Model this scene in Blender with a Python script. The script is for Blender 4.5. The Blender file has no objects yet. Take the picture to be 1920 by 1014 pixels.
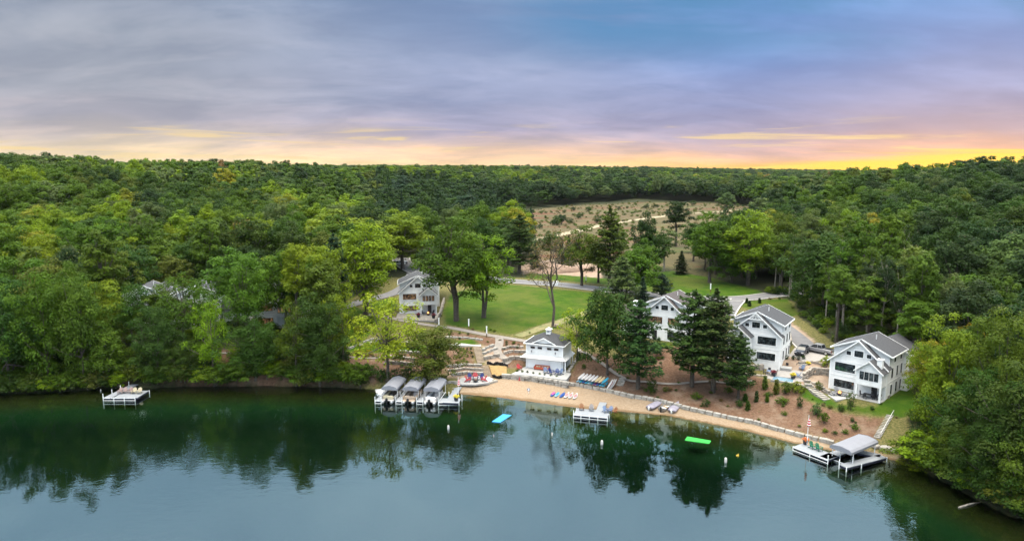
import bpy, bmesh, math, random
import numpy as np
from mathutils import Vector, Matrix
R = math.radians
sc = bpy.context.scene
COL = sc.collection

# ------------------------------------------------------------------ camera
CAM_H, PITCH, FPX = 45.0, R(8.53), 1300.0
cam = bpy.data.cameras.new('camera')
cam.sensor_width = 36.0
cam.lens = FPX / 1920 * 36.0
cam.clip_start, cam.clip_end = 0.5, 20000
camo = bpy.data.objects.new('camera', cam)
COL.objects.link(camo)
camo.location = (0, 0, CAM_H)
camo.rotation_euler = (math.pi / 2 - PITCH, 0, 0)
sc.camera = camo

# ------------------------------------------------------------------ exposure
sc.view_settings.view_transform = 'Standard'
sc.view_settings.look = 'None'
sc.view_settings.exposure = 0.0
sc.view_settings.gamma = 1.0
sc.cycles.max_bounces = 6
sc.cycles.diffuse_bounces = 3
sc.cycles.glossy_bounces = 3
sc.cycles.transmission_bounces = 4
sc.cycles.transparent_max_bounces = 8
sc.cycles.volume_bounces = 0
sc.cycles.use_denoising = True
sc.cycles.sample_clamp_indirect = 4.0

# ------------------------------------------------------------------ sun, low behind the right hill, soft through cloud
SUN_AZ, SUN_EL = R(34.0), R(6.0)          # clockwise from the view direction (+Y)
sun = bpy.data.lights.new('sun', 'SUN')
sun.energy = 2.0
sun.angle = R(10)
sun.color = (1.0, 0.80, 0.55)
suno = bpy.data.objects.new('sun', sun)
COL.objects.link(suno)
suno.rotation_euler = (math.pi / 2 - SUN_EL, 0, math.pi - SUN_AZ)

# ------------------------------------------------------------------ node helpers
def lin(r, g, b):
    f = lambda c: (c / 255 / 12.92) if c <= 10 else ((c / 255 + 0.055) / 1.055) ** 2.4
    return (f(r), f(g), f(b), 1.0)

class NT:
    """small wrapper for writing node trees"""
    def __init__(self, tree):
        self.t = tree; tree.nodes.clear()
    def n(self, kind, **kw):
        nd = self.t.nodes.new(kind)
        for k, v in kw.items():
            if k.startswith('i_'):
                nd.inputs[k[2:].replace('_', ' ')].default_value = v
            else:
                setattr(nd, k, v)
        return nd
    def l(self, a, b):
        self.t.links.new(a, b)
    def math(self, op, a, b=None, c=None, clamp=False):
        nd = self.t.nodes.new('ShaderNodeMath'); nd.operation = op; nd.use_clamp = clamp
        for k, v in enumerate((a, b, c)):
            if v is None: continue
            if isinstance(v, (int, float)): nd.inputs[k].default_value = v
            else: self.l(v, nd.inputs[k])
        return nd.outputs[0]
    def mix(self, f, a, b, blend='MIX'):
        nd = self.t.nodes.new('ShaderNodeMix'); nd.data_type = 'RGBA'; nd.blend_type = blend
        for s, v in ((nd.inputs[0], f), (nd.inputs[6], a), (nd.inputs[7], b)):
            if isinstance(v, (int, float)): s.default_value = v
            elif isinstance(v, tuple): s.default_value = v if len(v) == 4 else (*v, 1)
            else: self.l(v, s)
        return nd.outputs[2]
    def ramp(self, f, stops, interp='LINEAR'):
        nd = self.t.nodes.new('ShaderNodeValToRGB'); cr = nd.color_ramp; cr.interpolation = interp
        while len(cr.elements) > 1: cr.elements.remove(cr.elements[-1])
        cr.elements[0].position = stops[0][0]; cr.elements[0].color = stops[0][1]
        for p, c in stops[1:]:
            e = cr.elements.new(p); e.color = c
        if f is not None: self.l(f, nd.inputs[0])
        return nd.outputs[0]
    def noise(self, vec, scale, detail=3, rough=0.5, dist=0.0, out=0):
        nd = self.t.nodes.new('ShaderNodeTexNoise')
        nd.inputs['Scale'].default_value = scale; nd.inputs['Detail'].default_value = detail
        nd.inputs['Roughness'].default_value = rough; nd.inputs['Distortion'].default_value = dist
        if vec is not None: self.l(vec, nd.inputs['Vector'])
        return nd.outputs[out]
    def mapping(self, vec, scale=(1, 1, 1), rot=(0, 0, 0), loc=(0, 0, 0)):
        nd = self.t.nodes.new('ShaderNodeMapping')
        nd.inputs['Scale'].default_value = scale; nd.inputs['Rotation'].default_value = rot; nd.inputs['Location'].default_value = loc
        self.l(vec, nd.inputs['Vector']); return nd.outputs[0]
    def smooth(self, v, a, b):
        nd = self.t.nodes.new('ShaderNodeMapRange'); nd.interpolation_type = 'SMOOTHSTEP'
        nd.inputs['From Min'].default_value = a; nd.inputs['From Max'].default_value = b
        self.l(v, nd.inputs['Value']); return nd.outputs[0]

def G(v): return (v, v, v, 1)

# ------------------------------------------------------------------ sky: Nishita plus a cloud deck with a sunset gap low on the right
world = bpy.data.worlds.new("World"); sc.world = world; world.use_nodes = True
w = NT(world.node_tree)
tc = w.n('ShaderNodeTexCoord')
sep = w.n('ShaderNodeSeparateXYZ'); w.l(tc.outputs['Generated'], sep.inputs[0])
dx, dy, dz = sep.outputs
zc = w.math('MAXIMUM', dz, 0.0)
# cloud plane coordinates (direction projected on a flat deck)
den = w.math('ADD', zc, 0.20)
comb = w.n('ShaderNodeCombineXYZ')
w.l(w.math('DIVIDE', dx, den), comb.inputs[0]); w.l(w.math('DIVIDE', dy, den), comb.inputs[1])
deck = w.mapping(comb.outputs[0], scale=(0.42, 0.80, 1), rot=(0, 0, R(-24)))
n_big = w.noise(deck, 1.6, 5, 0.55, 0.6)
n_fine = w.noise(w.mapping(comb.outputs[0], scale=(0.62, 0.95, 1), rot=(0, 0, R(-34))), 1.9, 6, 0.55, 0.5)
# elevation, wobbled by cloud noise so that the bands are not level stripes
wob = w.math('MULTIPLY', w.math('SUBTRACT', n_big, 0.5), 0.05)
ez = w.math('ADD', dz, wob)
def P(ypix):   # picture row -> sine of elevation
    return math.sin(math.atan((507 - ypix) / FPX) - PITCH)
K = 1.0
def hi(v): return v
HI = [(0.30, (0.62, 0.86, 1.12, 1)), (0.40, (0.92, 1.28, 1.62, 1)), (0.52, (1.35, 1.75, 2.15, 1)), (0.66, (2.2, 2.5, 2.8, 1)), (0.82, (4.9, 4.7, 4.3, 1)), (1.0, (10.6, 9.8, 8.3, 1))]  # overhead sky out of view, brightened to light the scene
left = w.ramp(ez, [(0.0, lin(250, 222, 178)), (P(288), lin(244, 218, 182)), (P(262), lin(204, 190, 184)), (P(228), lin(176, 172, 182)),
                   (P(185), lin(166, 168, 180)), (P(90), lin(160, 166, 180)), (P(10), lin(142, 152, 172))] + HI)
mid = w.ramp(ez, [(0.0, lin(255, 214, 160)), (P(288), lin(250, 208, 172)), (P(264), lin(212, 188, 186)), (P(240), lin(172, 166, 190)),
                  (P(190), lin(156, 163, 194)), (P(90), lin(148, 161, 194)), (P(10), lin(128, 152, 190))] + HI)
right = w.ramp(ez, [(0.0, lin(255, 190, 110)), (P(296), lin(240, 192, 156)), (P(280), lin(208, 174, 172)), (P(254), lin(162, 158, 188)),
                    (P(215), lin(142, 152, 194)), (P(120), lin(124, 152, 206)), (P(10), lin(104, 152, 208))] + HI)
az = w.math('DIVIDE', dx, w.math('MAXIMUM', w.math('SQRT', w.math('ADD', w.math('MULTIPLY', dx, dx), w.math('MULTIPLY', dy, dy))), 0.001))
col = w.mix(w.smooth(az, -0.52, 0.0), left, mid)
col = w.mix(w.smooth(az, 0.0, 0.36), col, right)
# cloud body: light and dark drifts
col = w.mix(w.smooth(n_fine, 0.32, 0.72), w.mix(1.0, col, (0.95, 0.98, 1.02, 1), 'MULTIPLY'), w.mix(1.0, col, (1.36, 1.34, 1.30, 1), 'MULTIPLY'))
n_edge = w.noise(w.mapping(comb.outputs[0], scale=(1.1, 1.9, 1), rot=(0, 0, R(-30)), loc=(7, 2, 0)), 1.6, 8, 0.6, 0.3)
col = w.mix(w.smooth(n_edge, 0.45, 0.60), w.mix(1.0, col, (0.95, 0.97, 0.99, 1), 'MULTIPLY'), w.mix(1.0, col, (1.07, 1.06, 1.05, 1), 'MULTIPLY'))
# bluer opening high right of centre
blue_f = w.math('MULTIPLY', w.math('MULTIPLY', w.smooth(n_big, 0.44, 0.62), w.smooth(dz, 0.11, 0.2)), w.smooth(az, -0.1, 0.16))
col = w.mix(w.math('MULTIPLY', blue_f, w.smooth(dz, 0.42, 0.24)), col, lin(92, 148, 198))
# sunset gap behind the right hill
da = w.math('SUBTRACT', az, math.sin(SUN_AZ))
g_az = w.math('EXPONENT', w.math('MULTIPLY', w.math('MULTIPLY', da, da), -26.0))
g_el = w.math('EXPONENT', w.math('MULTIPLY', w.math('MAXIMUM', dz, 0.0), -22.0))
front = w.smooth(dy, 0.0, 0.3)
glow = w.math('MULTIPLY', w.math('MULTIPLY', g_az, g_el), front)
col = w.mix(w.math('MULTIPLY', glow, 0.42), col, (1.0, 0.46, 0.20, 1))
azn = w.n('ShaderNodeCombineXYZ'); w.l(w.math('MULTIPLY', az, 3.2), azn.inputs[0]); w.l(w.math('MULTIPLY', dz, 62), azn.inputs[1])
streak = w.noise(azn.outputs[0], 1.3, 6, 0.6, 0.7)
low = w.math('MULTIPLY', w.smooth(dz, 0.075, 0.03), front)
st = w.math('MULTIPLY', w.smooth(streak, 0.53, 0.66), low)
col = w.mix(w.math('MULTIPLY', st, 0.75), col, (1.0, 0.76, 0.36, 1))
azg = w.math('ADD', w.math('MULTIPLY', w.smooth(az, 0.30, 0.56), 0.018), 0.002)
gap = w.smooth(w.math('ADD', w.math('SUBTRACT', azg, dz), w.math('MULTIPLY', w.math('SUBTRACT', streak, 0.5), 0.03)), -0.004, 0.01)
col = w.mix(w.math('MULTIPLY', w.math('MULTIPLY', gap, w.smooth(az, 0.16, 0.46)), front), col, (1.25, 0.78, 0.07, 1))
sky = w.n('ShaderNodeTexSky', sky_type='NISHITA', sun_disc=False, sun_elevation=SUN_EL, sun_rotation=SUN_AZ)
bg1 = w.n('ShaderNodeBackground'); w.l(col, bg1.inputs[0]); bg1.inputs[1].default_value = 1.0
bg2 = w.n('ShaderNodeBackground'); w.l(sky.outputs[0], bg2.inputs[0]); bg2.inputs[1].default_value = 0.05
mxs = w.n('ShaderNodeMixShader'); mxs.inputs[0].default_value = 0.06      # a little clear sky through the cloud deck
w.l(bg1.outputs[0], mxs.inputs[1]); w.l(bg2.outputs[0], mxs.inputs[2])
wo = w.n('ShaderNodeOutputWorld'); w.l(mxs.outputs[0], wo.inputs[0])

# ------------------------------------------------------------------ survey: photograph measurements -> places in the world
def ray(px, py):
    x, y = (px - 960) / FPX, -(py - 507) / FPX
    return Vector((x, math.cos(PITCH) + y * math.sin(PITCH), -math.sin(PITCH) + y * math.cos(PITCH)))
def at(px, py, z):
    d = ray(px, py); t = (z - CAM_H) / d.z
    return Vector((d.x * t, d.y * t, z))
def pd(px, D, z):
    return Vector(((px - 960) / FPX * (D * math.cos(PITCH) + (CAM_H - z) * math.sin(PITCH)), D, z))
def to_px(x, y, z):
    f = y * math.cos(PITCH) - (z - CAM_H) * math.sin(PITCH)
    u = y * math.sin(PITCH) + (z - CAM_H) * math.cos(PITCH)
    return 960 + FPX * x / f, 507 - FPX * u / f

# ================================================================== mesh building
class MB:
    """collects shapes, then links them as ONE mesh object"""
    def __init__(self): self.v = []; self.f = []
    def add(self, vs, fs):
        o = len(self.v); self.v += [tuple(v) for v in vs]; self.f += [tuple(i + o for i in f) for f in fs]; return self
    def box(self, cx, cy, cz, sx, sy, sz, rz=0.0, rx=0.0):
        m = Matrix.Translation((cx, cy, cz)) @ Matrix.Rotation(rz, 4, 'Z') @ Matrix.Rotation(rx, 4, 'X')
        vs = [m @ Vector((x * sx / 2, y * sy / 2, z * sz / 2)) for x in (-1, 1) for y in (-1, 1) for z in (-1, 1)]
        return self.add(vs, [(0, 1, 3, 2), (4, 6, 7, 5), (0, 4, 5, 1), (2, 3, 7, 6), (0, 2, 6, 4), (1, 5, 7, 3)])
    def b2(self, x0, x1, y0, y1, z0, z1):
        return self.box((x0 + x1) / 2, (y0 + y1) / 2, (z0 + z1) / 2, x1 - x0, y1 - y0, z1 - z0)
    def bar(self, p, q, w, h=None):
        p, q = Vector(p), Vector(q); h = h or w; d = (q - p)
        up = Vector((0, 0, 1)) if abs(d.normalized().z) < 0.95 else Vector((0, 1, 0))
        s = d.cross(up).normalized() * w / 2; u = s.cross(d).normalized() * h / 2
        vs = [p - s - u, p + s - u, p + s + u, p - s + u, q - s - u, q + s - u, q + s + u, q - s + u]
        return self.add(vs, [(3, 2, 1, 0), (4, 5, 6, 7), (0, 1, 5, 4), (1, 2, 6, 5), (2, 3, 7, 6), (3, 0, 4, 7)])
    def tube(self, pts, radii, n=8, cap=True):
        pts = [Vector(p) for p in pts]; rings = []
        for i, p in enumerate(pts):
            d = (pts[min(i + 1, len(pts) - 1)] - pts[max(i - 1, 0)]).normalized()
            a = d.cross(Vector((0, 0, 1)) if abs(d.z) < 0.9 else Vector((1, 0, 0))).normalized(); b = d.cross(a)
            rr = radii[i] if hasattr(radii, '__len__') else radii
            rings.append([p + (a * math.cos(t) + b * math.sin(t)) * rr for t in [2 * math.pi * k / n for k in range(n)]])
        vs = [v for r in rings for v in r]; fs = []
        for i in range(len(pts) - 1):
            for k in range(n):
                fs.append((i * n + k, i * n + (k + 1) % n, (i + 1) * n + (k + 1) % n, (i + 1) * n + k))
        if cap: fs += [tuple(range(n))[::-1], tuple((len(pts) - 1) * n + k for k in range(n))]
        return self.add(vs, fs)
    def prism(self, poly, z0, z1):
        n = len(poly); vs = [(x, y, z0) for x, y in poly] + [(x, y, z1) for x, y in poly]
        return self.add(vs, [tuple(range(n))[::-1], tuple(range(n, 2 * n))] + [(i, (i + 1) % n, n + (i + 1) % n, n + i) for i in range(n)])
    def slab(self, quad, t):
        """a roof plane: four corners (counter-clockwise from above) given a thickness t downwards"""
        q = [Vector(p) for p in quad]; n = (q[1] - q[0]).cross(q[2] - q[0]).normalized()
        if n.z < 0: q = q[::-1]; n = -n
        k = len(q); vs = q + [p - n * t for p in q]
        return self.add(vs, [tuple(range(k)), tuple(range(k, 2 * k))[::-1]] + [(i, k + i, k + (i + 1) % k, (i + 1) % k) for i in range(k)])
    def lathe(self, prof, n=12, c=(0, 0, 0)):
        vs = []; fs = []
        for r, z in prof:
            vs += [(c[0] + r * math.cos(2 * math.pi * k / n), c[1] + r * math.sin(2 * math.pi * k / n), c[2] + z) for k in range(n)]
        for i in range(len(prof) - 1):
            for k in range(n): fs.append((i * n + k, i * n + (k + 1) % n, (i + 1) * n + (k + 1) % n, (i + 1) * n + k))
        fs += [tuple(range(n))[::-1], tuple((len(prof) - 1) * n + k for k in range(n))]
        return self.add(vs, fs)
    def loft(self, rings):
        n = len(rings[0]); vs = [v for r in rings for v in r]; fs = []
        for i in range(len(rings) - 1):
            for k in range(n): fs.append((i * n + k, i * n + (k + 1) % n, (i + 1) * n + (k + 1) % n, (i + 1) * n + k))
        fs += [tuple(range(n))[::-1], tuple((len(rings) - 1) * n + k for k in range(n))]
        return self.add(vs, fs)
    def build(self, name, mat, parent=None, smooth=False, bevel=0.0, fix=True):
        me = bpy.data.meshes.new(name); me.from_pydata(self.v, [], self.f)
        if fix or bevel:
            bm = bmesh.new(); bm.from_mesh(me)
            if fix: bmesh.ops.recalc_face_normals(bm, faces=bm.faces)
            if bevel: bmesh.ops.bevel(bm, geom=list(bm.edges), offset=bevel, segments=1, affect='EDGES', clamp_overlap=True)
            bm.to_mesh(me); bm.free()
        if smooth: me.polygons.foreach_set('use_smooth', [True] * len(me.polygons))
        if mat is not None: me.materials.append(mat)
        ob = bpy.data.objects.new(name, me); COL.objects.link(ob)
        if parent is not None: ob.parent = parent
        return ob

def tag(o, label=None, cat=None, group=None, kind=None):
    if label: o['label'] = label
    if cat: o['category'] = cat
    if group: o['group'] = group
    if kind: o['kind'] = kind
    return o
def thing(name, label, cat, loc=(0, 0, 0), rz=0.0, group=None):
    o = bpy.data.objects.new(name, None); COL.objects.link(o); o.empty_display_size = 0.3
    o.location = loc; o.rotation_euler = (0, 0, rz)
    return tag(o, label, cat, group)
def dup(root, loc, rz=0.0, label=None, group=None, mats=None, scale=None):
    """copy of a thing with its parts and sub-parts; mats maps material -> material for recoloured copies"""
    def one(o, par):
        c = o.copy(); COL.objects.link(c)
        if par is not None: c.parent = par
        if mats and c.type == 'MESH' and c.data.materials and c.data.materials[0] in mats:
            c.material_slots[0].link = 'OBJECT'; c.material_slots[0].material = mats[c.data.materials[0]]
        for ch in list(kids.get(o.name, ())): one(ch, c)
        return c
    kids = {}
    def scan(o):
        kids[o.name] = list(o.children)
        for ch in o.children: scan(ch)
    scan(root)
    r = one(root, None); r.location = loc; r.rotation_euler = (0, 0, rz)
    if scale: r.scale = (scale,) * 3
    return tag(r, label, None, group)
def recolor(root, mats):
    for ch in root.children:
        if ch.type == 'MESH' and ch.data.materials and ch.data.materials[0] in mats:
            ch.material_slots[0].link = 'OBJECT'; ch.material_slots[0].material = mats[ch.data.materials[0]]

# ================================================================== materials
def mat(name, c, rough=0.7, var=0.12, scale=2.0, metal=0.0, bump=0.0, bscale=20.0, spec=0.4, c2=None):
    """principled surface whose colour wanders between two close tones"""
    m = bpy.data.materials.new(name); m.use_nodes = True; t = NT(m.node_tree)
    geo = t.n('ShaderNodeTexCoord').outputs['Object']
    c = (*c[:3], 1)
    c2 = (*c2[:3], 1) if c2 else tuple(x * (1 - var * 1.6) for x in c[:3]) + (1,)
    n = t.noise(geo, scale, 5, 0.6)
    colr = t.mix(t.smooth(n, 0.3, 0.7), c, c2)
    p = t.n('ShaderNodeBsdfPrincipled'); t.l(colr, p.inputs['Base Color'])
    p.inputs['Roughness'].default_value = rough; p.inputs['Metallic'].default_value = metal
    p.inputs['Specular IOR Level'].default_value = spec
    if bump:
        b = t.n('ShaderNodeBump'); b.inputs['Strength'].default_value = bump; b.inputs['Distance'].default_value = 0.05
        t.l(t.noise(geo, bscale, 4), b.inputs['Height']); t.l(b.outputs[0], p.inputs['Normal'])
    o = t.n('ShaderNodeOutputMaterial'); t.l(p.outputs[0], o.inputs[0])
    return m

M = {}
M['white_board'] = mat('white_siding', (0.76, 0.76, 0.76), 0.6, 0.08, 0.8)
M['white_trim'] = mat('white_trim', (0.86, 0.86, 0.86), 0.5, 0.03)
M['shingle'] = mat('charcoal_shingle', (0.062, 0.063, 0.070), 0.9, 0.25, 5.0, bump=0.6, bscale=9)
M['shingle_brown'] = mat('brown_shingle', (0.080, 0.066, 0.066), 0.9, 0.25, 5.0, bump=0.6, bscale=9)
M['metal_roof'] = mat('pale_metal_roof', (0.62, 0.62, 0.62), 0.35, 0.05, metal=0.2)
M['black_frame'] = mat('black_window_frame', (0.012, 0.012, 0.014), 0.4)
M['brown_frame'] = mat('brown_window_frame', (0.06, 0.025, 0.018), 0.4)
M['dark_door'] = mat('dark_door', (0.02, 0.02, 0.024), 0.4)
M['concrete'] = mat('pale_concrete', (0.29, 0.27, 0.255), 0.85, 0.1, 1.5)
M['concrete_white'] = mat('white_concrete', (0.34, 0.335, 0.33), 0.8, 0.06, 1.2)
M['paver'] = mat('tan_paver', (0.25, 0.23, 0.21), 0.85, 0.12, 2.5)
M['asphalt'] = mat('grey_asphalt', (0.15, 0.145, 0.15), 0.9, 0.12, 0.6)
M['path'] = mat('gravel_path', (0.24, 0.21, 0.185), 0.95, 0.15, 1.2, bump=0.3)
M['kerb'] = mat('concrete_kerb', (0.42, 0.40, 0.38), 0.85, 0.08)
M['trail'] = mat('sandy_track', (0.30, 0.25, 0.16), 0.95, 0.15, 0.3)
M['stone'] = mat('limestone_block', (0.36, 0.32, 0.27), 0.9, 0.35, 1.6, bump=0.8, bscale=5, c2=(0.19, 0.165, 0.145))
M['stone_pale'] = mat('pale_boulder', (0.36, 0.335, 0.305), 0.9, 0.3, 1.6, bump=0.8, bscale=5, c2=(0.20, 0.185, 0.16))
M['wood'] = mat('tan_timber', (0.30, 0.235, 0.17), 0.8, 0.2, 4.0)
M['wood_dark'] = mat('dark_timber', (0.16, 0.09, 0.05), 0.7, 0.2, 4.0)
M['alu'] = mat('grey_aluminium_deck', (0.235, 0.25, 0.275), 0.6, 0.08, 2.0)
M['alu_light'] = mat('white_dock_pipe', (0.78, 0.78, 0.78), 0.5, 0.05)
M['skirt'] = mat('dark_dock_skirt', (0.012, 0.012, 0.03), 0.6)
M['canvas'] = mat('grey_canopy_canvas', (0.20, 0.205, 0.235), 0.75, 0.05, 0.6)
M['tan_fabric'] = mat('tan_boat_vinyl', (0.38, 0.30, 0.23), 0.6, 0.08)
M['grey_vinyl'] = mat('grey_boat_vinyl', (0.34, 0.33, 0.33), 0.6, 0.1)
M['boat_metal'] = mat('pontoon_metal', (0.45, 0.45, 0.46), 0.3, 0.08, metal=0.7)
M['black_plastic'] = mat('black_plastic', (0.012, 0.012, 0.014), 0.4)
M['lav_cover'] = mat('lavender_boat_cover', (0.27, 0.25, 0.31), 0.8, 0.12, 1.5)
M['red'] = mat('red_plastic', (0.40, 0.035, 0.045), 0.5)
M['navy'] = mat('navy_plastic', (0.02, 0.04, 0.17), 0.5)
M['steel_blue'] = mat('slate_blue_plastic', (0.14, 0.20, 0.33), 0.5)
M['brown_chair'] = mat('chestnut_wood', (0.22, 0.09, 0.035), 0.6)
M['mauve_chair'] = mat('faded_brown_wood', (0.30, 0.21, 0.19), 0.6)
M['grey_chair'] = mat('grey_plastic', (0.20, 0.20, 0.22), 0.5)
M['cream'] = mat('cream_plastic', (0.48, 0.42, 0.29), 0.5)
M['green_chair'] = mat('green_plastic', (0.015, 0.13, 0.075), 0.5)
M['charcoal'] = mat('charcoal_metal', (0.03, 0.03, 0.035), 0.5)
M['straw'] = mat('straw_mat', (0.32, 0.21, 0.085), 0.95, 0.2, 3.0, bump=0.5)
M['silt'] = mat('black_silt_fabric', (0.01, 0.01, 0.012), 0.6)
M['foam_blue'] = mat('blue_foam', (0.03, 0.24, 0.46), 0.5, 0.04)
M['foam_green'] = mat('green_foam', (0.03, 0.36, 0.05), 0.5, 0.04)
M['kayak_blue'] = mat('royal_blue_hull', (0.012, 0.06, 0.26), 0.35)
M['kayak_cyan'] = mat('cyan_hull', (0.02, 0.24, 0.38), 0.35)
M['kayak_pale'] = mat('pale_blue_hull', (0.2, 0.36, 0.46), 0.35)
M['kayak_teal'] = mat('dark_teal_hull', (0.01, 0.12, 0.20), 0.35)
M['kayak_purple'] = mat('purple_hull', (0.14, 0.03, 0.14), 0.35)
M['kayak_white'] = mat('white_board_hull', (0.46, 0.44, 0.44), 0.4)
M['kayak_sand'] = mat('sand_board_hull', (0.44, 0.34, 0.19), 0.4)
M['pink'] = mat('pink_deck_pad', (0.40, 0.06, 0.19), 0.5)
M['deck_red'] = mat('dull_red_deck_pad', (0.35, 0.16, 0.17), 0.6)
M['water_pool'] = mat('pool_water', (0.16, 0.26, 0.34), 0.05, 0.05, spec=0.8)
M['buoy'] = mat('white_buoy', (0.5, 0.48, 0.46), 0.4)
M['yellow'] = mat('yellow_plastic', (0.42, 0.28, 0.02), 0.5)
M['car_dark'] = mat('dark_blue_paint', (0.03, 0.035, 0.05), 0.25, 0.05, metal=0.4, spec=0.7)
M['car_silver'] = mat('silver_paint', (0.33, 0.33, 0.35), 0.3, 0.04, metal=0.5, spec=0.7)
M['car_white'] = mat('white_paint', (0.72, 0.72, 0.72), 0.3, 0.03)
M['car_glass'] = mat('dark_glass', (0.015, 0.018, 0.022), 0.08, 0.02, spec=0.8)
M['tyre'] = mat('black_rubber', (0.015, 0.015, 0.015), 0.85)
M['rim'] = mat('alloy_rim', (0.5, 0.5, 0.5), 0.3, metal=0.7)
M['lamp_red'] = mat('tail_lamp', (0.35, 0.02, 0.02), 0.3)
M['lamp_clear'] = mat('head_lamp', (0.75, 0.75, 0.78), 0.2)
M['bark'] = mat('grey_bark', (0.105, 0.085, 0.068), 0.95, 0.3, 3.0, bump=0.6)
M['bark_pale'] = mat('pale_bark', (0.30, 0.27, 0.23), 0.9, 0.3, 2.0, bump=0.4, c2=(0.14, 0.12, 0.10))
M['soil_pile'] = mat('pink_subsoil', (0.28, 0.19, 0.14), 0.95, 0.25, 0.4, bump=0.4)
M['sofa'] = mat('rust_red_cushion', (0.34, 0.07, 0.035), 0.8, 0.1)
M['flag_red'] = mat('red_flag_cloth', (0.55, 0.04, 0.06), 0.8)

def siding_lines(m, pitch):
    """horizontal lap boards, siding lines as real relief"""
    t = m.node_tree; p = [n for n in t.nodes if n.type == 'BSDF_PRINCIPLED'][0]
    co = t.nodes.new('ShaderNodeTexCoord'); sp = t.nodes.new('ShaderNodeSeparateXYZ'); t.links.new(co.outputs['Object'], sp.inputs[0])
    fr = t.nodes.new('ShaderNodeMath'); fr.operation = 'MULTIPLY'; fr.inputs[1].default_value = 1 / pitch; t.links.new(sp.outputs[2], fr.inputs[0])
    f2 = t.nodes.new('ShaderNodeMath'); f2.operation = 'FRACT'; t.links.new(fr.outputs[0], f2.inputs[0])
    b = t.nodes.new('ShaderNodeBump'); b.inputs['Strength'].default_value = 0.9; b.inputs['Distance'].default_value = 0.04; b.invert = True
    t.links.new(f2.outputs[0], b.inputs['Height']); t.links.new(b.outputs[0], p.inputs['Normal'])
siding_lines(M['white_board'], 0.3)
def glass_mat(name, warm):
    m = bpy.data.materials.new(name); m.use_nodes = True; t = NT(m.node_tree)
    obj = t.n('ShaderNodeTexCoord').outputs['Object']
    n = t.noise(t.mapping(obj, (1.4, 1.4, 0.9)), 1.1, 3, 0.55)
    c = t.mix(t.smooth(n, 0.45, 0.65), (0.012, 0.016, 0.018, 1), (0.07, 0.085, 0.09, 1))
    p = t.n('ShaderNodeBsdfPrincipled'); t.l(c, p.inputs['Base Color'])
    p.inputs['Roughness'].default_value = 0.06; p.inputs['Specular IOR Level'].default_value = 0.7
    if warm:                                   # lamps are on indoors
        e = t.mix(t.smooth(t.noise(t.mapping(obj, (2.2, 2.2, 1.2), loc=(3, 1, 0)), 0.9, 3, 0.6), 0.40, 0.68), (0.05, 0.022, 0.010, 1), (0.90, 0.50, 0.22, 1))
        t.l(e, p.inputs['Emission Color']); p.inputs['Emission Strength'].default_value = warm
    o = t.n('ShaderNodeOutputMaterial'); t.l(p.outputs[0], o.inputs[0]); return m
M['glass'] = glass_mat('window_glass', 0)
M['glass_warm'] = glass_mat('lit_window_glass', 0.34)
fl = bpy.data.materials.new('flame'); fl.use_nodes = True; t = NT(fl.node_tree)
e = t.n('ShaderNodeEmission'); e.inputs[0].default_value = (1.0, 0.42, 0.14, 1); e.inputs[1].default_value = 3.0
t.l(e.outputs[0], t.n('ShaderNodeOutputMaterial').inputs[0]); M['flame'] = fl

def leaf_mat(name, trans=0.22):
    """foliage: the tree's own colour (object colour, or the instance's stored colour), varied leaf by leaf"""
    m = bpy.data.materials.new(name); m.use_nodes = True; t = NT(m.node_tree)
    oi = t.n('ShaderNodeObjectInfo')
    ia = t.n('ShaderNodeAttribute', attribute_type='INSTANCER', attribute_name='tree_colour')
    has = t.math('GREATER_THAN', ia.outputs['Fac'], 0.0001)
    base = t.mix(has, oi.outputs['Color'], ia.outputs['Color'])
    at_ = t.n('ShaderNodeAttribute', attribute_type='GEOMETRY', attribute_name='tint')
    k = at_.outputs['Fac']
    dark = t.mix(1.0, base, (0.68, 0.74, 0.76, 1), 'MULTIPLY')
    light = t.mix(1.0, base, (1.42, 1.28, 1.05, 1), 'MULTIPLY')
    c = t.mix(k, dark, light)
    d = t.n('ShaderNodeBsdfPrincipled'); t.l(c, d.inputs['Base Color']); d.inputs['Roughness'].default_value = 0.55
    d.inputs['Specular IOR Level'].default_value = 0.06
    tr = t.n('ShaderNodeBsdfTranslucent'); t.l(t.mix(1.0, c, (1.25, 1.2, 0.6, 1), 'MULTIPLY'), tr.inputs[0])
    mx = t.n('ShaderNodeMixShader'); mx.inputs[0].default_value = trans
    t.l(d.outputs[0], mx.inputs[1]); t.l(tr.outputs[0], mx.inputs[2])
    t.l(mx.outputs[0], t.n('ShaderNodeOutputMaterial').inputs[0]); return m
M['leaf'] = leaf_mat('broad_leaf'); M['needle'] = leaf_mat('needle_leaf', 0.15)

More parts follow.
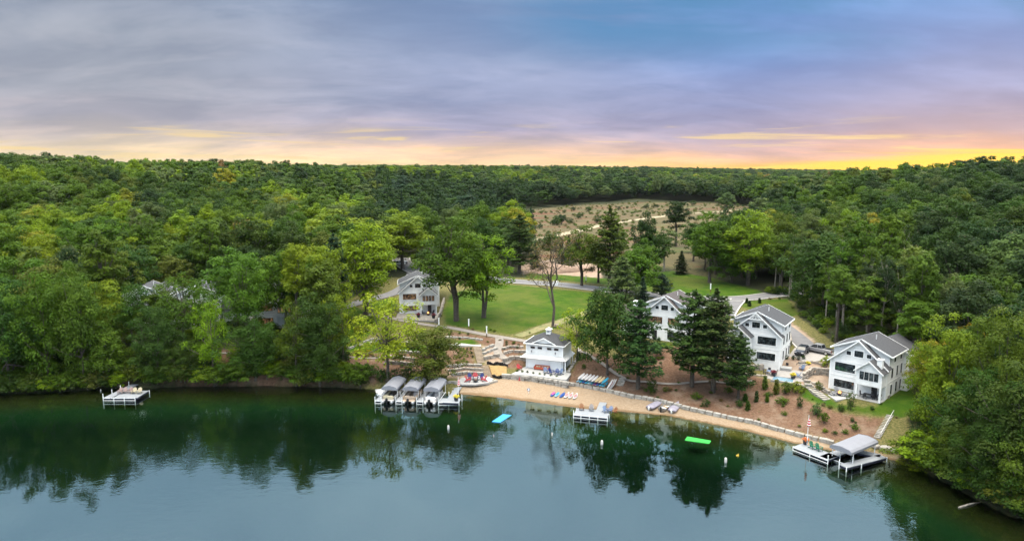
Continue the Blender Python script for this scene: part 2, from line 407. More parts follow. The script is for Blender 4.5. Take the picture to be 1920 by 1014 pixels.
# ================================================================== the ground
LAKE_PX = [(-420, 745), (-260, 742), (-100, 741), (0, 738), (60, 736), (120, 733), (180, 729), (230, 727), (280, 727), (330, 724), (420, 724), (500, 722),
           (570, 724), (620, 725), (700, 728), (790, 733), (862, 738), (930, 744), (1000, 753), (1050, 760), (1100, 766), (1180, 772), (1250, 778),
           (1330, 792), (1400, 807), (1480, 827), (1560, 844), (1620, 852), (1680, 862), (1740, 884), (1800, 916), (1860, 947), (1920, 974), (2050, 1045)]
LAKE = [tuple(at(x, y, 0).xy) for x, y in LAKE_PX] + [(88, 50), (96, 20), (104, -60), (60, -300), (-300, -300), (-330, 60)]
def poly_sd(px, py, poly):
    """signed distance to a polygon, positive inside"""
    px = np.asarray(px, float); py = np.asarray(py, float)
    d2 = np.full(px.shape, 1e18); ins = np.zeros(px.shape, bool); n = len(poly)
    for i in range(n):
        ax, ay = poly[i]; bx, by = poly[(i + 1) % n]
        ex, ey = bx - ax, by - ay
        tt = np.clip(((px - ax) * ex + (py - ay) * ey) / (ex * ex + ey * ey + 1e-12), 0, 1)
        d2 = np.minimum(d2, (px - ax - tt * ex) ** 2 + (py - ay - tt * ey) ** 2)
        cond = ((ay > py) != (by > py))
        with np.errstate(divide='ignore', invalid='ignore'):
            xi = ax + (py - ay) * ex / (ey if ey != 0 else 1e-12)
        ins ^= cond & (px < xi)
    return np.sqrt(d2) * np.where(ins, 1, -1)
def sstep(a, b, x):
    u = np.clip((x - a) / (b - a), 0, 1); return u * u * (3 - 2 * u)

CTRL = [tuple(at(x, y, z)) for x, y, z in [
    (-100, 690, 3), (50, 690, 3), (150, 692, 2.8), (250, 692, 2.8), (350, 690, 3), (450, 690, 3), (540, 688, 3.2), (600, 690, 3), (660, 700, 2.2), (720, 705, 2.0), (790, 710, 1.8), (840, 716, 1.4),
    (100, 650, 6), (250, 642, 6.8), (400, 640, 7), (500, 640, 6.6), (560, 640, 6.2), (640, 655, 5.0), (700, 672, 3.6), (760, 676, 3.4), (700, 650, 4.6), (760, 650, 4.6),
    (250, 605, 7.5), (380, 610, 7.5), (520, 605, 7.2), (640, 600, 7), (690, 580, 7.2), (780, 590, 6.6), (640, 570, 7.8), (745, 550, 8), (765, 500, 9.5),
    (830, 615, 5.9), (900, 630, 5.4), (960, 636, 5.1), (1010, 628, 5.3), (860, 655, 4.2), (860, 690, 1.8), (890, 650, 4.8), (910, 683, 2.9), (935, 668, 3.4), (960, 660, 3.8), (930, 700, 1.5),
    (880, 716, 0.9), (940, 716, 1.0), (1000, 718, 1.0), (1050, 726, 1.0), (890, 708, 1.2), (985, 692, 2.3), (1050, 697, 2.3), (1080, 707, 1.9), (1120, 718, 1.5), (1085, 672, 4.2), (1100, 655, 5.2), (1130, 650, 6), (1150, 600, 7.2),
    (1060, 590, 7), (950, 590, 7), (900, 590, 6.8), (1000, 560, 8), (870, 570, 7.5), (1100, 560, 8), (950, 535, 8.5), (1040, 535, 8.6), (1120, 542, 8.5), (1230, 550, 8.4), (1040, 505, 9.3),
    (1160, 738, 1.1), (1240, 756, 1.0), (1330, 775, 0.9), (1120, 690, 3.7), (1170, 713, 2.7), (1200, 718, 2.7), (1260, 722, 2.8), (1360, 716, 3.3), (1200, 690, 4.3), (1240, 662, 6.2), (1300, 690, 4.8), (1240, 640, 7), (1190, 640, 7), (1340, 640, 7),
    (1400, 690, 6.0), (1410, 680, 6.5), (1400, 765, 1.6), (1400, 735, 3.0), (1450, 745, 3.3), (1480, 778, 2.0), (1550, 795, 2.2), (1520, 765, 3.5), (1600, 795, 2.3), (1560, 815, 1.2), (1480, 802, 1.0),
    (1560, 750, 4.3), (1650, 778, 3.5), (1690, 757, 4.4), (1620, 815, 1.4), (1480, 706, 5.3), (1430, 704, 5.3), (1530, 668, 6.2), (1500, 655, 6.3), (1470, 620, 7.2), (1400, 565, 8.5), (1600, 690, 5.2), (1700, 700, 5.0), (1720, 800, 3.0), (1800, 860, 2.5), (1900, 900, 3.0)]]
CTRL += [tuple(pd(*a)) for a in [
    (-300, 200, 12), (-300, 280, 24), (-300, 400, 34), (-300, 700, 30), (0, 200, 10), (0, 250, 18.5), (0, 300, 26.5), (0, 350, 29.5), (0, 430, 30), (0, 700, 24), (300, 200, 8.6), (300, 260, 14), (300, 330, 22.5), (300, 400, 27), (300, 480, 27.5), (300, 800, 22),
    (550, 210, 8.2), (550, 280, 13), (550, 360, 18), (550, 450, 24), (550, 560, 26), (550, 900, 21), (750, 230, 8.4), (750, 320, 8.5), (750, 420, 10), (750, 520, 15), (750, 650, 23), (750, 1000, 22), (900, 300, 8.6), (900, 420, 9), (900, 560, 11), (900, 720, 18), (900, 900, 23), (900, 1300, 21),
    (1050, 300, 9.5), (1050, 500, 10), (1050, 650, 11), (1050, 800, 16), (1050, 1000, 21), (1050, 1400, 21), (1250, 300, 9), (1250, 500, 10.5), (1250, 680, 11.5), (1250, 900, 14), (1250, 1200, 18), (1250, 1700, 17), (1400, 300, 9.2), (1400, 600, 11), (1400, 900, 11), (1400, 1400, 14), (1400, 2000, 13),
    (1450, 220, 9), (1450, 300, 11), (1450, 400, 12.5), (1600, 170, 8.6), (1600, 240, 14), (1600, 320, 20.5), (1600, 410, 24.5), (1600, 520, 20), (1600, 800, 12), (1600, 1400, 8), (1600, 2200, 7), (1500, 480, 13), (1500, 800, 9), (1500, 1500, 9), (1500, 2300, 8), (1750, 150, 8.6), (1750, 200, 13.5), (1750, 260, 20.5), (1750, 330, 24), (1750, 420, 24), (1750, 800, 14), (1920, 115, 5.5), (1920, 150, 9), (1920, 200, 16), (1920, 260, 25), (1920, 340, 29), (1920, 600, 26),
    (2200, 120, 9), (2200, 200, 20), (2200, 300, 33), (2200, 500, 31), (1200, 3000, 8), (300, 2500, 16), (-600, 2500, 20), (1900, 2500, 6), (2500, 1500, 18)]]
CTRL += [(*p, 0.0) for p in LAKE[::2]]
_c = np.array(CTRL); _n = len(_c)
def _phi(r): return r
_A = np.zeros((_n + 3, _n + 3))
_A[:_n, :_n] = _phi(np.hypot(_c[:, None, 0] - _c[None, :, 0], _c[:, None, 1] - _c[None, :, 1])) + np.eye(_n) * -0.6
_A[:_n, _n] = 1; _A[:_n, _n + 1] = _c[:, 0] / 1000; _A[:_n, _n + 2] = _c[:, 1] / 1000; _A[_n:, :_n] = _A[:_n, _n:].T
_W = np.linalg.solve(_A, np.concatenate([_c[:, 2], [0, 0, 0]]))
PADS = []                                      # (cx, cy, half width, half depth, rotation, height, falloff)
def gz(x, y, pads=True):
    x = np.atleast_1d(np.asarray(x, float)); y = np.atleast_1d(np.asarray(y, float))
    z = _W[_n] + _W[_n + 1] * x / 1000 + _W[_n + 2] * y / 1000
    for i in range(_n): z = z + _W[i] * np.hypot(x - _c[i, 0], y - _c[i, 1])
    z = np.where(y > 240, z + 1.2 * np.sin(x / 37 + 1) * np.sin(y / 41), z)
    if pads:
        for cx, cy, hw, hd, rz, h, fo in PADS:
            lx = (x - cx) * math.cos(rz) + (y - cy) * math.sin(rz); ly = -(x - cx) * math.sin(rz) + (y - cy) * math.cos(rz)
            d = np.hypot(np.maximum(np.abs(lx) - hw, 0), np.maximum(np.abs(ly) - hd, 0))
            f = sstep(fo, 0, d); z = z * (1 - f) + h * f
    sd = poly_sd(x, y, LAKE)
    return np.where(sd > 0, -np.minimum(0.12 * sd + 0.020 * np.minimum(sd, 20) ** 2 * 0.5, 5.0), np.maximum(z, np.minimum(0.03 - 0.09 * sd, 0.8)))
def g1(x, y): return float(gz(x, y)[0])
_T = np.concatenate([np.linspace(70, 320, 700), np.linspace(321, 1500, 500)])
def hit(px, py):
    """where the sight line through a photograph point meets the ground"""
    d = ray(px, py); f = math.hypot(d.x, d.y); tt = _T / f
    X, Y, Z = d.x * tt, d.y * tt, CAM_H + d.z * tt
    k = np.where(Z <= gz(X, Y))[0]
    i = k[0] if len(k) else len(tt) - 1
    if i == 0: return Vector((X[0], Y[0], Z[0]))
    a = np.linspace(tt[i - 1], tt[i], 12); X, Y, Z = d.x * a, d.y * a, CAM_H + d.z * a
    k = np.where(Z <= gz(X, Y))[0]; j = k[0] if len(k) else 11
    return Vector((X[j], Y[j], g1(X[j], Y[j])))

# ---- the buildings' plots, levelled
def plot(px, py, z, rz, W, L, front=1.0, fo=2.5):
    """front-left wall foot seen at (px, py), height z, rotated rz; W wide, L deep"""
    o = at(px, py, z); c, s = math.cos(rz), math.sin(rz)
    cx, cy = W / 2, (L - front) / 2
    PADS.append((o.x + c * cx - s * cy, o.y + s * cx + c * cy, W / 2 + 0.6, (L + front) / 2 + 0.6, rz, z, fo))
    return o
H_A = plot(750, 588, 6.6, R(7.9), 9.6, 15, 3.0)
H_C = plot(1206, 633, 7.0, R(-33), 9.6, 14, 1.2)
H_D = plot(1369, 670, 6.5, R(-34), 9.6, 14, 1.4)
H_E = plot(1554, 727, 4.45, R(-46), 9.6, 15, 2.6)
H_B = plot(987, 688.5, 2.3, R(-21), 8.1, 6.2, 3.0, 2.0)
H_F = plot(232, 618, 7.4, R(14), 9.6, 13)
H_G = plot(332, 614, 7.4, R(10), 11, 13)
H_H = plot(478, 612, 7.2, R(6), 10, 13)
PADS.append((*at(1473, 704, 5.3).xy, 5.2, 4.2, R(-34), 5.3, 2.2))     # pool terrace
PADS.append((*at(1521, 664, 6.3).xy, 3.6, 3.8, R(-40), 6.3, 2.5))     # parking pad
PADS.append((*at(892, 709, 1.15).xy, 3.0, 1.2, R(-3), 1.15, 1.5))     # fire pit terrace
def hp(pts): return [tuple(hit(x, y).xy) for x, y in pts]
ZONES = {
 'lawn': [[(845, 552), (905, 532), (960, 534), (1020, 540), (1110, 548), (1150, 560), (1120, 600), (1066, 650), (1010, 628), (950, 626), (890, 617), (836, 608), (830, 585)],
          [(985, 521), (1135, 533), (1175, 542), (1160, 524), (1060, 516), (990, 512)],
          [(1170, 540), (1200, 515), (1260, 508), (1340, 522), (1425, 545), (1430, 554), (1330, 557), (1262, 556), (1200, 552)],
          [(1378, 572), (1400, 564), (1475, 560), (1500, 590), (1466, 596)],
          [(1508, 722), (1545, 740), (1570, 757), (1640, 762), (1672, 742), (1700, 722), (1730, 770), (1690, 782), (1640, 778), (1580, 768), (1530, 757), (1500, 742)],
          [(640, 648), (690, 636), (760, 644), (812, 648), (806, 660), (700, 661), (642, 661)],
          [(640, 612), (690, 592), (716, 600), (690, 630), (640, 640)], [(690, 566), (742, 560), (744, 582), (700, 586)],
          [(1232, 640), (1262, 642), (1262, 652), (1230, 652)], [(540, 585), (660, 572), (690, 585), (600, 610)],
          [(340, 622), (420, 620), (500, 622), (500, 634), (340, 636)],
          [(852, 640), (890, 634), (895, 645), (855, 648)]],
 'olive': [[(652, 726), (650, 655), (655, 600), (640, 568), (735, 520), (800, 520), (960, 520), (1180, 530), (1300, 520), (1440, 552), (1490, 566), (1500, 596), (1560, 640), (1700, 690), (1705, 860), (1600, 868), (1400, 830), (1000, 770), (860, 748)], ],
 'dry': [[(1655, 815), (1680, 785), (1740, 800), (1800, 868), (1740, 880), (1690, 858)], [(1000, 636), (1070, 600), (1120, 598), (1090, 650), (1060, 655)], [(960, 628), (1000, 612), (1050, 598), (1040, 612), (985, 634)]],
 'mulch': [[(1062, 706), (1085, 678), (1110, 662), (1180, 680), (1235, 652), (1300, 648), (1360, 668), (1404, 696), (1440, 718), (1500, 736), (1530, 760), (1580, 775), (1655, 784), (1640, 826), (1560, 829), (1416, 793), (1322, 774), (1250, 756), (1185, 743), (1110, 727), (1062, 718)],
           [(838, 622), (985, 640), (985, 690), (940, 690), (940, 660), (925, 652), (880, 640), (840, 632)], [(836, 650), (886, 650), (890, 690), (836, 696)],
           [(630, 663), (730, 662), (810, 664), (840, 700), (700, 722), (560, 720), (400, 718), (300, 716), (360, 655), (500, 655)], [(170, 716), (230, 660), (260, 668), (240, 718)], [(880, 690), (940, 690), (940, 706), (870, 712)]],
 'sand': [[(856, 741), (866, 720), (905, 710), (960, 707), (1000, 712), (1062, 719), (1110, 727), (1185, 744), (1250, 756), (1322, 774), (1416, 793), (1556, 830), (1640, 848), (1690, 858), (1690, 872), (1620, 868), (1560, 862), (1480, 846), (1400, 826), (1330, 808), (1250, 794), (1180, 786), (1100, 780), (1000, 766), (930, 756)]],
 'field': [[(930, 430), (952, 408), (1000, 394), (1100, 384), (1200, 379), (1350, 381), (1440, 388), (1400, 430), (1330, 470), (1310, 520), (1250, 500), (1190, 512), (1120, 505), (1040, 500), (985, 485), (950, 460)]],
 'bare': [[(714, 661), (792, 664), (786, 692), (720, 692)], [(836, 686), (905, 685), (912, 708), (838, 708)], [(904, 648), (940, 645), (946, 684), (912, 684)], [(1440, 690), (1462, 664), (1500, 672), (1512, 676), (1556, 684), (1556, 730), (1536, 738), (1500, 722), (1440, 712)], [(1455, 596), (1478, 600), (1530, 640), (1505, 648)], [(975, 492), (1060, 484), (1125, 500), (1130, 524), (1060, 516), (980, 514)]],
}
def axis(bounds):
    out = [bounds[0][0]]
    for a, b, s in bounds:
        n = max(1, round((b - a) / s)); out += list(a + (b - a) * (np.arange(n) + 1) / n)
    return np.array(out)
gx = axis([(-3000, -900, 150), (-900, -300, 25), (-300, -110, 4), (-110, 88, 0.6), (88, 300, 4), (300, 900, 25), (900, 3000, 150)])
gy = axis([(-300, 60, 12), (60, 100, 2), (100, 172, 0.6), (172, 240, 1.2), (240, 720, 4.5), (720, 1500, 20), (1500, 3600, 150)])
XX, YY = np.meshgrid(gx, gy); xs, ys = XX.ravel(), YY.ravel()
zs = gz(xs, ys)
me = bpy.data.meshes.new('ground')
nx, ny = len(gx), len(gy)
idx = np.arange(nx * ny).reshape(ny, nx)
quads = np.stack([idx[:-1, :-1], idx[:-1, 1:], idx[1:, 1:], idx[1:, :-1]], -1).reshape(-1, 4)
me.vertices.add(nx * ny); me.vertices.foreach_set('co', np.stack([xs, ys, zs], 1).ravel().astype('f4'))
me.loops.add(quads.size); me.loops.foreach_set('vertex_index', quads.ravel().astype('i4'))
me.polygons.add(len(quads)); me.polygons.foreach_set('loop_start', (np.arange(len(quads)) * 4).astype('i4')); me.polygons.foreach_set('loop_total', np.full(len(quads), 4, 'i4'))
me.update(); me.polygons.foreach_set('use_smooth', np.ones(len(quads), bool))
ZP = {k: [hp(p) for p in v] for k, v in ZONES.items()}
def zone_mask(k, x, y, soft):
    best = np.full(np.shape(x), -1e9)
    for p in ZP[k]: best = np.maximum(best, poly_sd(x, y, p))
    return best
jit = 0.5 * np.sin(xs * 1.9 + 2 * np.sin(ys * 0.9)) * np.sin(ys * 2.3 + 1.7 * np.sin(xs * 1.1))
for k in ZONES:
    s = 0.5 if k != 'field' else 5
    m_ = sstep(-s, s, zone_mask(k, xs, ys, s) + jit * (0.7 if k != 'field' else 8))
    me.attributes.new('zone_' + k, 'FLOAT', 'POINT').data.foreach_set('value', m_.astype('f4'))
me.attributes.new('depth', 'FLOAT', 'POINT').data.foreach_set('value', np.maximum(-zs, 0).astype('f4'))
gm = bpy.data.materials.new('ground_cover'); gm.use_nodes = True; t = NT(gm.node_tree)
pos = t.n('ShaderNodeNewGeometry').outputs['Position']
def zattr(k): return t.n('ShaderNodeAttribute', attribute_name=k).outputs['Fac']
nA = t.noise(pos, 0.35, 6, 0.6); nB = t.noise(pos, 2.5, 5, 0.65); nC = t.noise(pos, 0.06, 4, 0.6)
forest = t.mix(t.smooth(nB, 0.35, 0.7), (0.030, 0.026, 0.016, 1), (0.035, 0.05, 0.018, 1))
lawn = t.mix(t.smooth(nA, 0.38, 0.66), (0.028, 0.068, 0.004, 1), (0.053, 0.090, 0.006, 1))
lawn = t.mix(t.math('MULTIPLY', t.smooth(nC, 0.47, 0.66), 0.6), lawn, (0.088, 0.095, 0.020, 1))
lawn = t.mix(t.math('MULTIPLY', t.smooth(nB, 0.5, 0.8), 0.4), lawn, (0.020, 0.052, 0.007, 1))
olive = t.mix(t.smooth(nB, 0.35, 0.7), (0.07, 0.075, 0.022, 1), (0.17, 0.14, 0.06, 1))
mulch = t.mix(t.smooth(nB, 0.3, 0.72), (0.100, 0.056, 0.036, 1), (0.160, 0.096, 0.063, 1))
mulch = t.mix(t.smooth(nA, 0.5, 0.68), mulch, (0.175, 0.12, 0.085, 1))
mulch = t.mix(t.math('MULTIPLY', t.smooth(t.noise(pos, 0.9, 5, 0.7), 0.60, 0.72), 0.7), mulch, (0.085, 0.075, 0.03, 1))
sand = t.mix(t.smooth(nB, 0.3, 0.7), (0.235, 0.170, 0.114, 1), (0.295, 0.222, 0.155, 1))
sand = t.mix(t.math('MULTIPLY', t.smooth(nA, 0.5, 0.75), 0.5), sand, (0.25, 0.165, 0.10, 1))
sxyz = t.n('ShaderNodeSeparateXYZ'); t.l(pos, sxyz.inputs[0])
wet = t.math('ADD', sxyz.outputs[2], t.math('MULTIPLY', t.math('SUBTRACT', nA, 0.5), 0.25))
sand = t.mix(t.smooth(wet, 0.20, 0.06), sand, (0.16, 0.105, 0.06, 1))
field = t.mix(t.smooth(nC, 0.40, 0.62), (0.078, 0.066, 0.032, 1), (0.108, 0.084, 0.046, 1))
field = t.mix(t.math('MULTIPLY', t.smooth(t.noise(t.mapping(pos, (1, 2.6, 1)), 0.018, 4, 0.6), 0.53, 0.60), 0.75), field, (0.115, 0.052, 0.032, 1))
field = t.mix(t.math('MULTIPLY', t.smooth(t.noise(t.mapping(pos, (1, 2.2, 1), loc=(40, 9, 0)), 0.022, 4, 0.6), 0.56, 0.66), 0.7), field, (0.065, 0.085, 0.026, 1))
bare = t.mix(t.smooth(nA, 0.4, 0.65), (0.24, 0.17, 0.125, 1), (0.30, 0.23, 0.175, 1))
c = forest
for k, v in (('field', field), ('olive', olive), ('bare', bare), ('mulch', mulch), ('lawn', lawn), ('dry', olive), ('sand', sand)):
    c = t.mix(zattr('zone_' + k), c, v)
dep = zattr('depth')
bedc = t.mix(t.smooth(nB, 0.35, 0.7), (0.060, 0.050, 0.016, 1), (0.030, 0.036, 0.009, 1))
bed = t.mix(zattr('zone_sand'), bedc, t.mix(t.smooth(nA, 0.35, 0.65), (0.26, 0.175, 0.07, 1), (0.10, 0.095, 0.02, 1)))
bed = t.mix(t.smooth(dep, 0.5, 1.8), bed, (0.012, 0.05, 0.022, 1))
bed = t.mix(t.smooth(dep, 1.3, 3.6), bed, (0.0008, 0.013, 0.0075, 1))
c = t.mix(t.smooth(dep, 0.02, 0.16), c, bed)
p = t.n('ShaderNodeBsdfPrincipled'); t.l(c, p.inputs['Base Color']); p.inputs['Roughness'].default_value = 0.95; p.inputs['Specular IOR Level'].default_value = 0.1
b = t.n('ShaderNodeBump'); b.inputs['Strength'].default_value = 0.7; b.inputs['Distance'].default_value = 0.25
t.l(nB, b.inputs['Height']); t.l(b.outputs[0], p.inputs['Normal'])
t.l(p.outputs[0], t.n('ShaderNodeOutputMaterial').inputs[0])
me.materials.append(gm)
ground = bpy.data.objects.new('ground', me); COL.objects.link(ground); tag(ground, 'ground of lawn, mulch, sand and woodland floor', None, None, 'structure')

# ---- the lake
lake = MB(); lake.add([(x, y, 0.0) for x, y in [(-900, -400), (300, -400), (300, 160), (-900, 160)]], [(0, 1, 2, 3)])
wm = bpy.data.materials.new('lake_water'); wm.use_nodes = True; t = NT(wm.node_tree)
pos = t.n('ShaderNodeNewGeometry').outputs['Position']
w1 = t.noise(t.mapping(pos, (1, 1.5, 1), rot=(0, 0, R(12))), 0.55, 3, 0.55, 0.4)
w2 = t.noise(t.mapping(pos, (1, 1.8, 1), rot=(0, 0, R(-20))), 1.7, 2, 0.5, 0.3)
calm = t.smooth(t.noise(pos, 0.035, 3, 0.5), 0.35, 0.7)
hgt = t.math('ADD', t.math('MULTIPLY', w1, 1.0), t.math('MULTIPLY', w2, 0.28))
b = t.n('ShaderNodeBump'); b.inputs['Distance'].default_value = 0.05
t.l(t.math('MULTIPLY_ADD', calm, 0.30, 0.10), b.inputs['Strength']); t.l(hgt, b.inputs['Height'])
fr = t.n('ShaderNodeFresnel'); fr.inputs['IOR'].default_value = 2.0; t.l(b.outputs[0], fr.inputs['Normal'])
gl = t.n('ShaderNodeBsdfGlossy'); gl.inputs['Roughness'].default_value = 0.01; gl.inputs['Color'].default_value = (0.86, 0.98, 1.0, 1); t.l(b.outputs[0], gl.inputs['Normal'])
tr = t.n('ShaderNodeBsdfTransparent'); tr.inputs['Color'].default_value = (0.62, 0.78, 0.62, 1)
mx = t.n('ShaderNodeMixShader'); t.l(fr.outputs[0], mx.inputs[0]); t.l(tr.outputs[0], mx.inputs[1]); t.l(gl.outputs[0], mx.inputs[2])
t.l(mx.outputs[0], t.n('ShaderNodeOutputMaterial').inputs[0])
tag(lake.build('lake_water', wm), 'calm dark green lake', None, None, 'structure')

# ---- roads and paths: ribbons laid on the ground
def sample(pts, step):
    out = [Vector(pts[0])]
    for a, b_ in zip(pts, pts[1:]):
        a, b_ = Vector(a), Vector(b_); n = max(1, int((b_ - a).length / step))
        out += [a.lerp(b_, k / n) for k in range(1, n + 1)]
    return out
def smooth_line(pts, it=2):
    for _ in range(it):
        q = [pts[0]]
        for a, b_ in zip(pts, pts[1:]): q += [a.lerp(b_, 0.25), a.lerp(b_, 0.75)]
        pts = q + [pts[-1]]
    return pts
def ribbon(name, pxs, width, m, lift=0.06, step=0.8, kerb=None, label=None, sides=(1, -1), world=False):
    pts = [Vector((*p, 0)) if world else Vector((*hit(*p).xy, 0)) for p in pxs]
    pts = sample(smooth_line(pts), step); mb = MB(); kb = MB(); rows = []; cols = 4
    for i, p in enumerate(pts):
        d = (pts[min(i + 1, len(pts) - 1)] - pts[max(i - 1, 0)]).normalized(); s = Vector((-d.y, d.x, 0))
        row = [p + s * width * (k / cols - 0.5) for k in range(cols + 1)]
        gzs = gz([q.x for q in row], [q.y for q in row]); top = float(np.mean(gzs)) * 0.5
        rows.append([Vector((q.x, q.y, 0.5 * float(h) + top + lift)) for q, h in zip(row, gzs)])
    vs = [v for r in rows for v in r]; n = cols + 1
    mb.add(vs, [(i * n + k, i * n + k + 1, (i + 1) * n + k + 1, (i + 1) * n + k) for i in range(len(rows) - 1) for k in range(cols)])
    o = mb.build(name, m, fix=False); tag(o, label, None, None, 'structure')
    if kerb:
        for sd in sides:
            e = [r[0] if sd > 0 else r[-1] for r in rows]
            for a, b_ in zip(e, e[1:]): kb.bar(a + Vector((0, 0, 0.03)), b_ + Vector((0, 0, 0.03)), 0.35, 0.16)
        tag(kb.build('kerb', kerb), None, None, None, 'structure')
    return o
ribbon('road', [(905, 522), (960, 528), (1010, 531), (1060, 535), (1110, 541), (1180, 549), (1260, 556), (1340, 562), (1400, 560), (1450, 553), (1500, 548)], 6.0, M['asphalt'], 0.10, 1.5, M['kerb'])
ribbon('road', [(752, 484), (754, 494), (772, 506), (800, 516), (860, 520), (905, 522)], 6.5, M['asphalt'], 0.12, 1.5, M['kerb'])
ribbon('driveway', [(600, 588), (640, 577), (690, 563), (745, 549), (770, 530), (775, 512)], 4.5, M['asphalt'], 0.14, 1.2)
ribbon('driveway', [(1385, 562), (1372, 575), (1362, 592)], 4.0, M['asphalt'], 0.13, 1.0, M['kerb'])
ribbon('driveway', [(1440, 596), (1466, 612), (1492, 632), (1516, 654)], 4.6, M['asphalt'], 0.12, 1.0, M['kerb'], None, (1,))
ribbon('path', [(690, 590), (722, 594), (760, 602), (800, 609), (850, 615), (900, 626), (950, 634), (990, 640)], 1.9, M['path'], 0.07, 0.7)
ribbon('path', [(936, 632), (937, 645), (930, 658), (942, 670), (955, 676), (940, 684)], 1.9, M['path'], 0.08, 0.6)
ribbon('path', [(1078, 650), (1100, 663), (1120, 676), (1145, 694), (1166, 707), (1180, 715), (1210, 716), (1260, 721), (1300, 717), (1350, 714), (1410, 714)], 0.8, M['path'], 0.07, 0.5)
ribbon('path', [(410, 662), (460, 659), (520, 662), (580, 665), (640, 669), (690, 672), (730, 668)], 0.8, M['path'], 0.07, 0.5)
ribbon('path', [(1108, 584), (1080, 592), (1050, 604), (1010, 616), (970, 630)], 3.0, mat('worn_track', (0.24, 0.20, 0.095), 0.95, 0.3, 0.8, c2=(0.13, 0.14, 0.05)), 0.05, 0.8)
ribbon('path', [(1005, 452), (1060, 438), (1120, 423), (1190, 413), (1260, 404), (1330, 398), (1420, 390)], 7, M['trail'], 0.15, 4)

# ================================================================== houses
def window(parent, fmap, u0, u1, v0, v1, n=1, warm=False, frame='black_frame', trim=True, bars=False):
    """framed window on a wall: fmap(u, v, d) gives the point d metres proud of the wall"""
    def bx(mb, a0, a1, b0, b1, d0, d1):
        vs = [fmap(a, b, d) for a in (a0, a1) for b in (b0, b1) for d in (d0, d1)]
        mb.add(vs, [(0, 1, 3, 2), (4, 6, 7, 5), (0, 4, 5, 1), (2, 3, 7, 6), (0, 2, 6, 4), (1, 5, 7, 3)])
    fw = 0.09; m = MB()
    bx(m, u0, u1, v0, v0 + fw, 0.0, 0.07); bx(m, u0, u1, v1 - fw, v1, 0.0, 0.07)
    bx(m, u0, u0 + fw, v0 + fw, v1 - fw, 0.0, 0.07); bx(m, u1 - fw, u1, v0 + fw, v1 - fw, 0.0, 0.07)
    for k in range(1, n):
        u = u0 + (u1 - u0) * k / n; bx(m, u - fw / 2, u + fw / 2, v0 + fw, v1 - fw, 0.0, 0.06)
    if bars:
        vm = (v0 + v1) / 2; bx(m, u0 + fw, u1 - fw, vm - 0.03, vm + 0.03, 0.0, 0.05)
    o = m.build('window', M[frame], parent)
    g = MB(); bx(g, u0 + fw * 0.6, u1 - fw * 0.6, v0 + fw * 0.6, v1 - fw * 0.6, -0.02, 0.035); g.build('pane', M['glass_warm' if warm else 'glass'], o)
    if trim:
        m = MB(); tw = 0.14
        bx(m, u0 - tw, u1 + tw, v1 + 0.004, v1 + tw, -0.01, 0.045); bx(m, u0 - tw, u1 + tw, v0 - tw, v0 - 0.004, -0.01, 0.06)
        bx(m, u0 - tw, u0 - 0.004, v0 - 0.004, v1 + 0.004, -0.01, 0.045); bx(m, u1 + 0.004, u1 + tw, v0 - 0.004, v1 + 0.004, -0.01, 0.045)
        m.build('trim', M['white_trim'], o)
    return o

def gable_slabs(mb, cx, half, ze, zr, y0, y1, over=0.45, t=0.22):
    k = (zr - ze) / half
    for s in (-1, 1):
        xe = cx + s * (half + over)
        mb.slab([(xe, y0, ze - over * k), (xe, y1, ze - over * k), (cx, y1, zr), (cx, y0, zr)], t)
def gable_rake(mb, cx, half, ze, zr, y, over=0.45, h=0.26, th=0.07):
    k = (zr - ze) / half
    for s in (-1, 1):
        xe = cx + s * (half + over); ztop = ze - over * k
        vs = [(xe, y, ztop - h), (cx, y, zr - h * 1.05), (cx, y, zr + 0.015), (xe, y, ztop + 0.015)]
        vs += [(x, y + th, z) for x, _, z in vs]
        mb.add(vs, [(0, 1, 2, 3), (7, 6, 5, 4), (0, 4, 5, 1), (1, 5, 6, 2), (2, 6, 7, 3), (3, 7, 4, 0)])

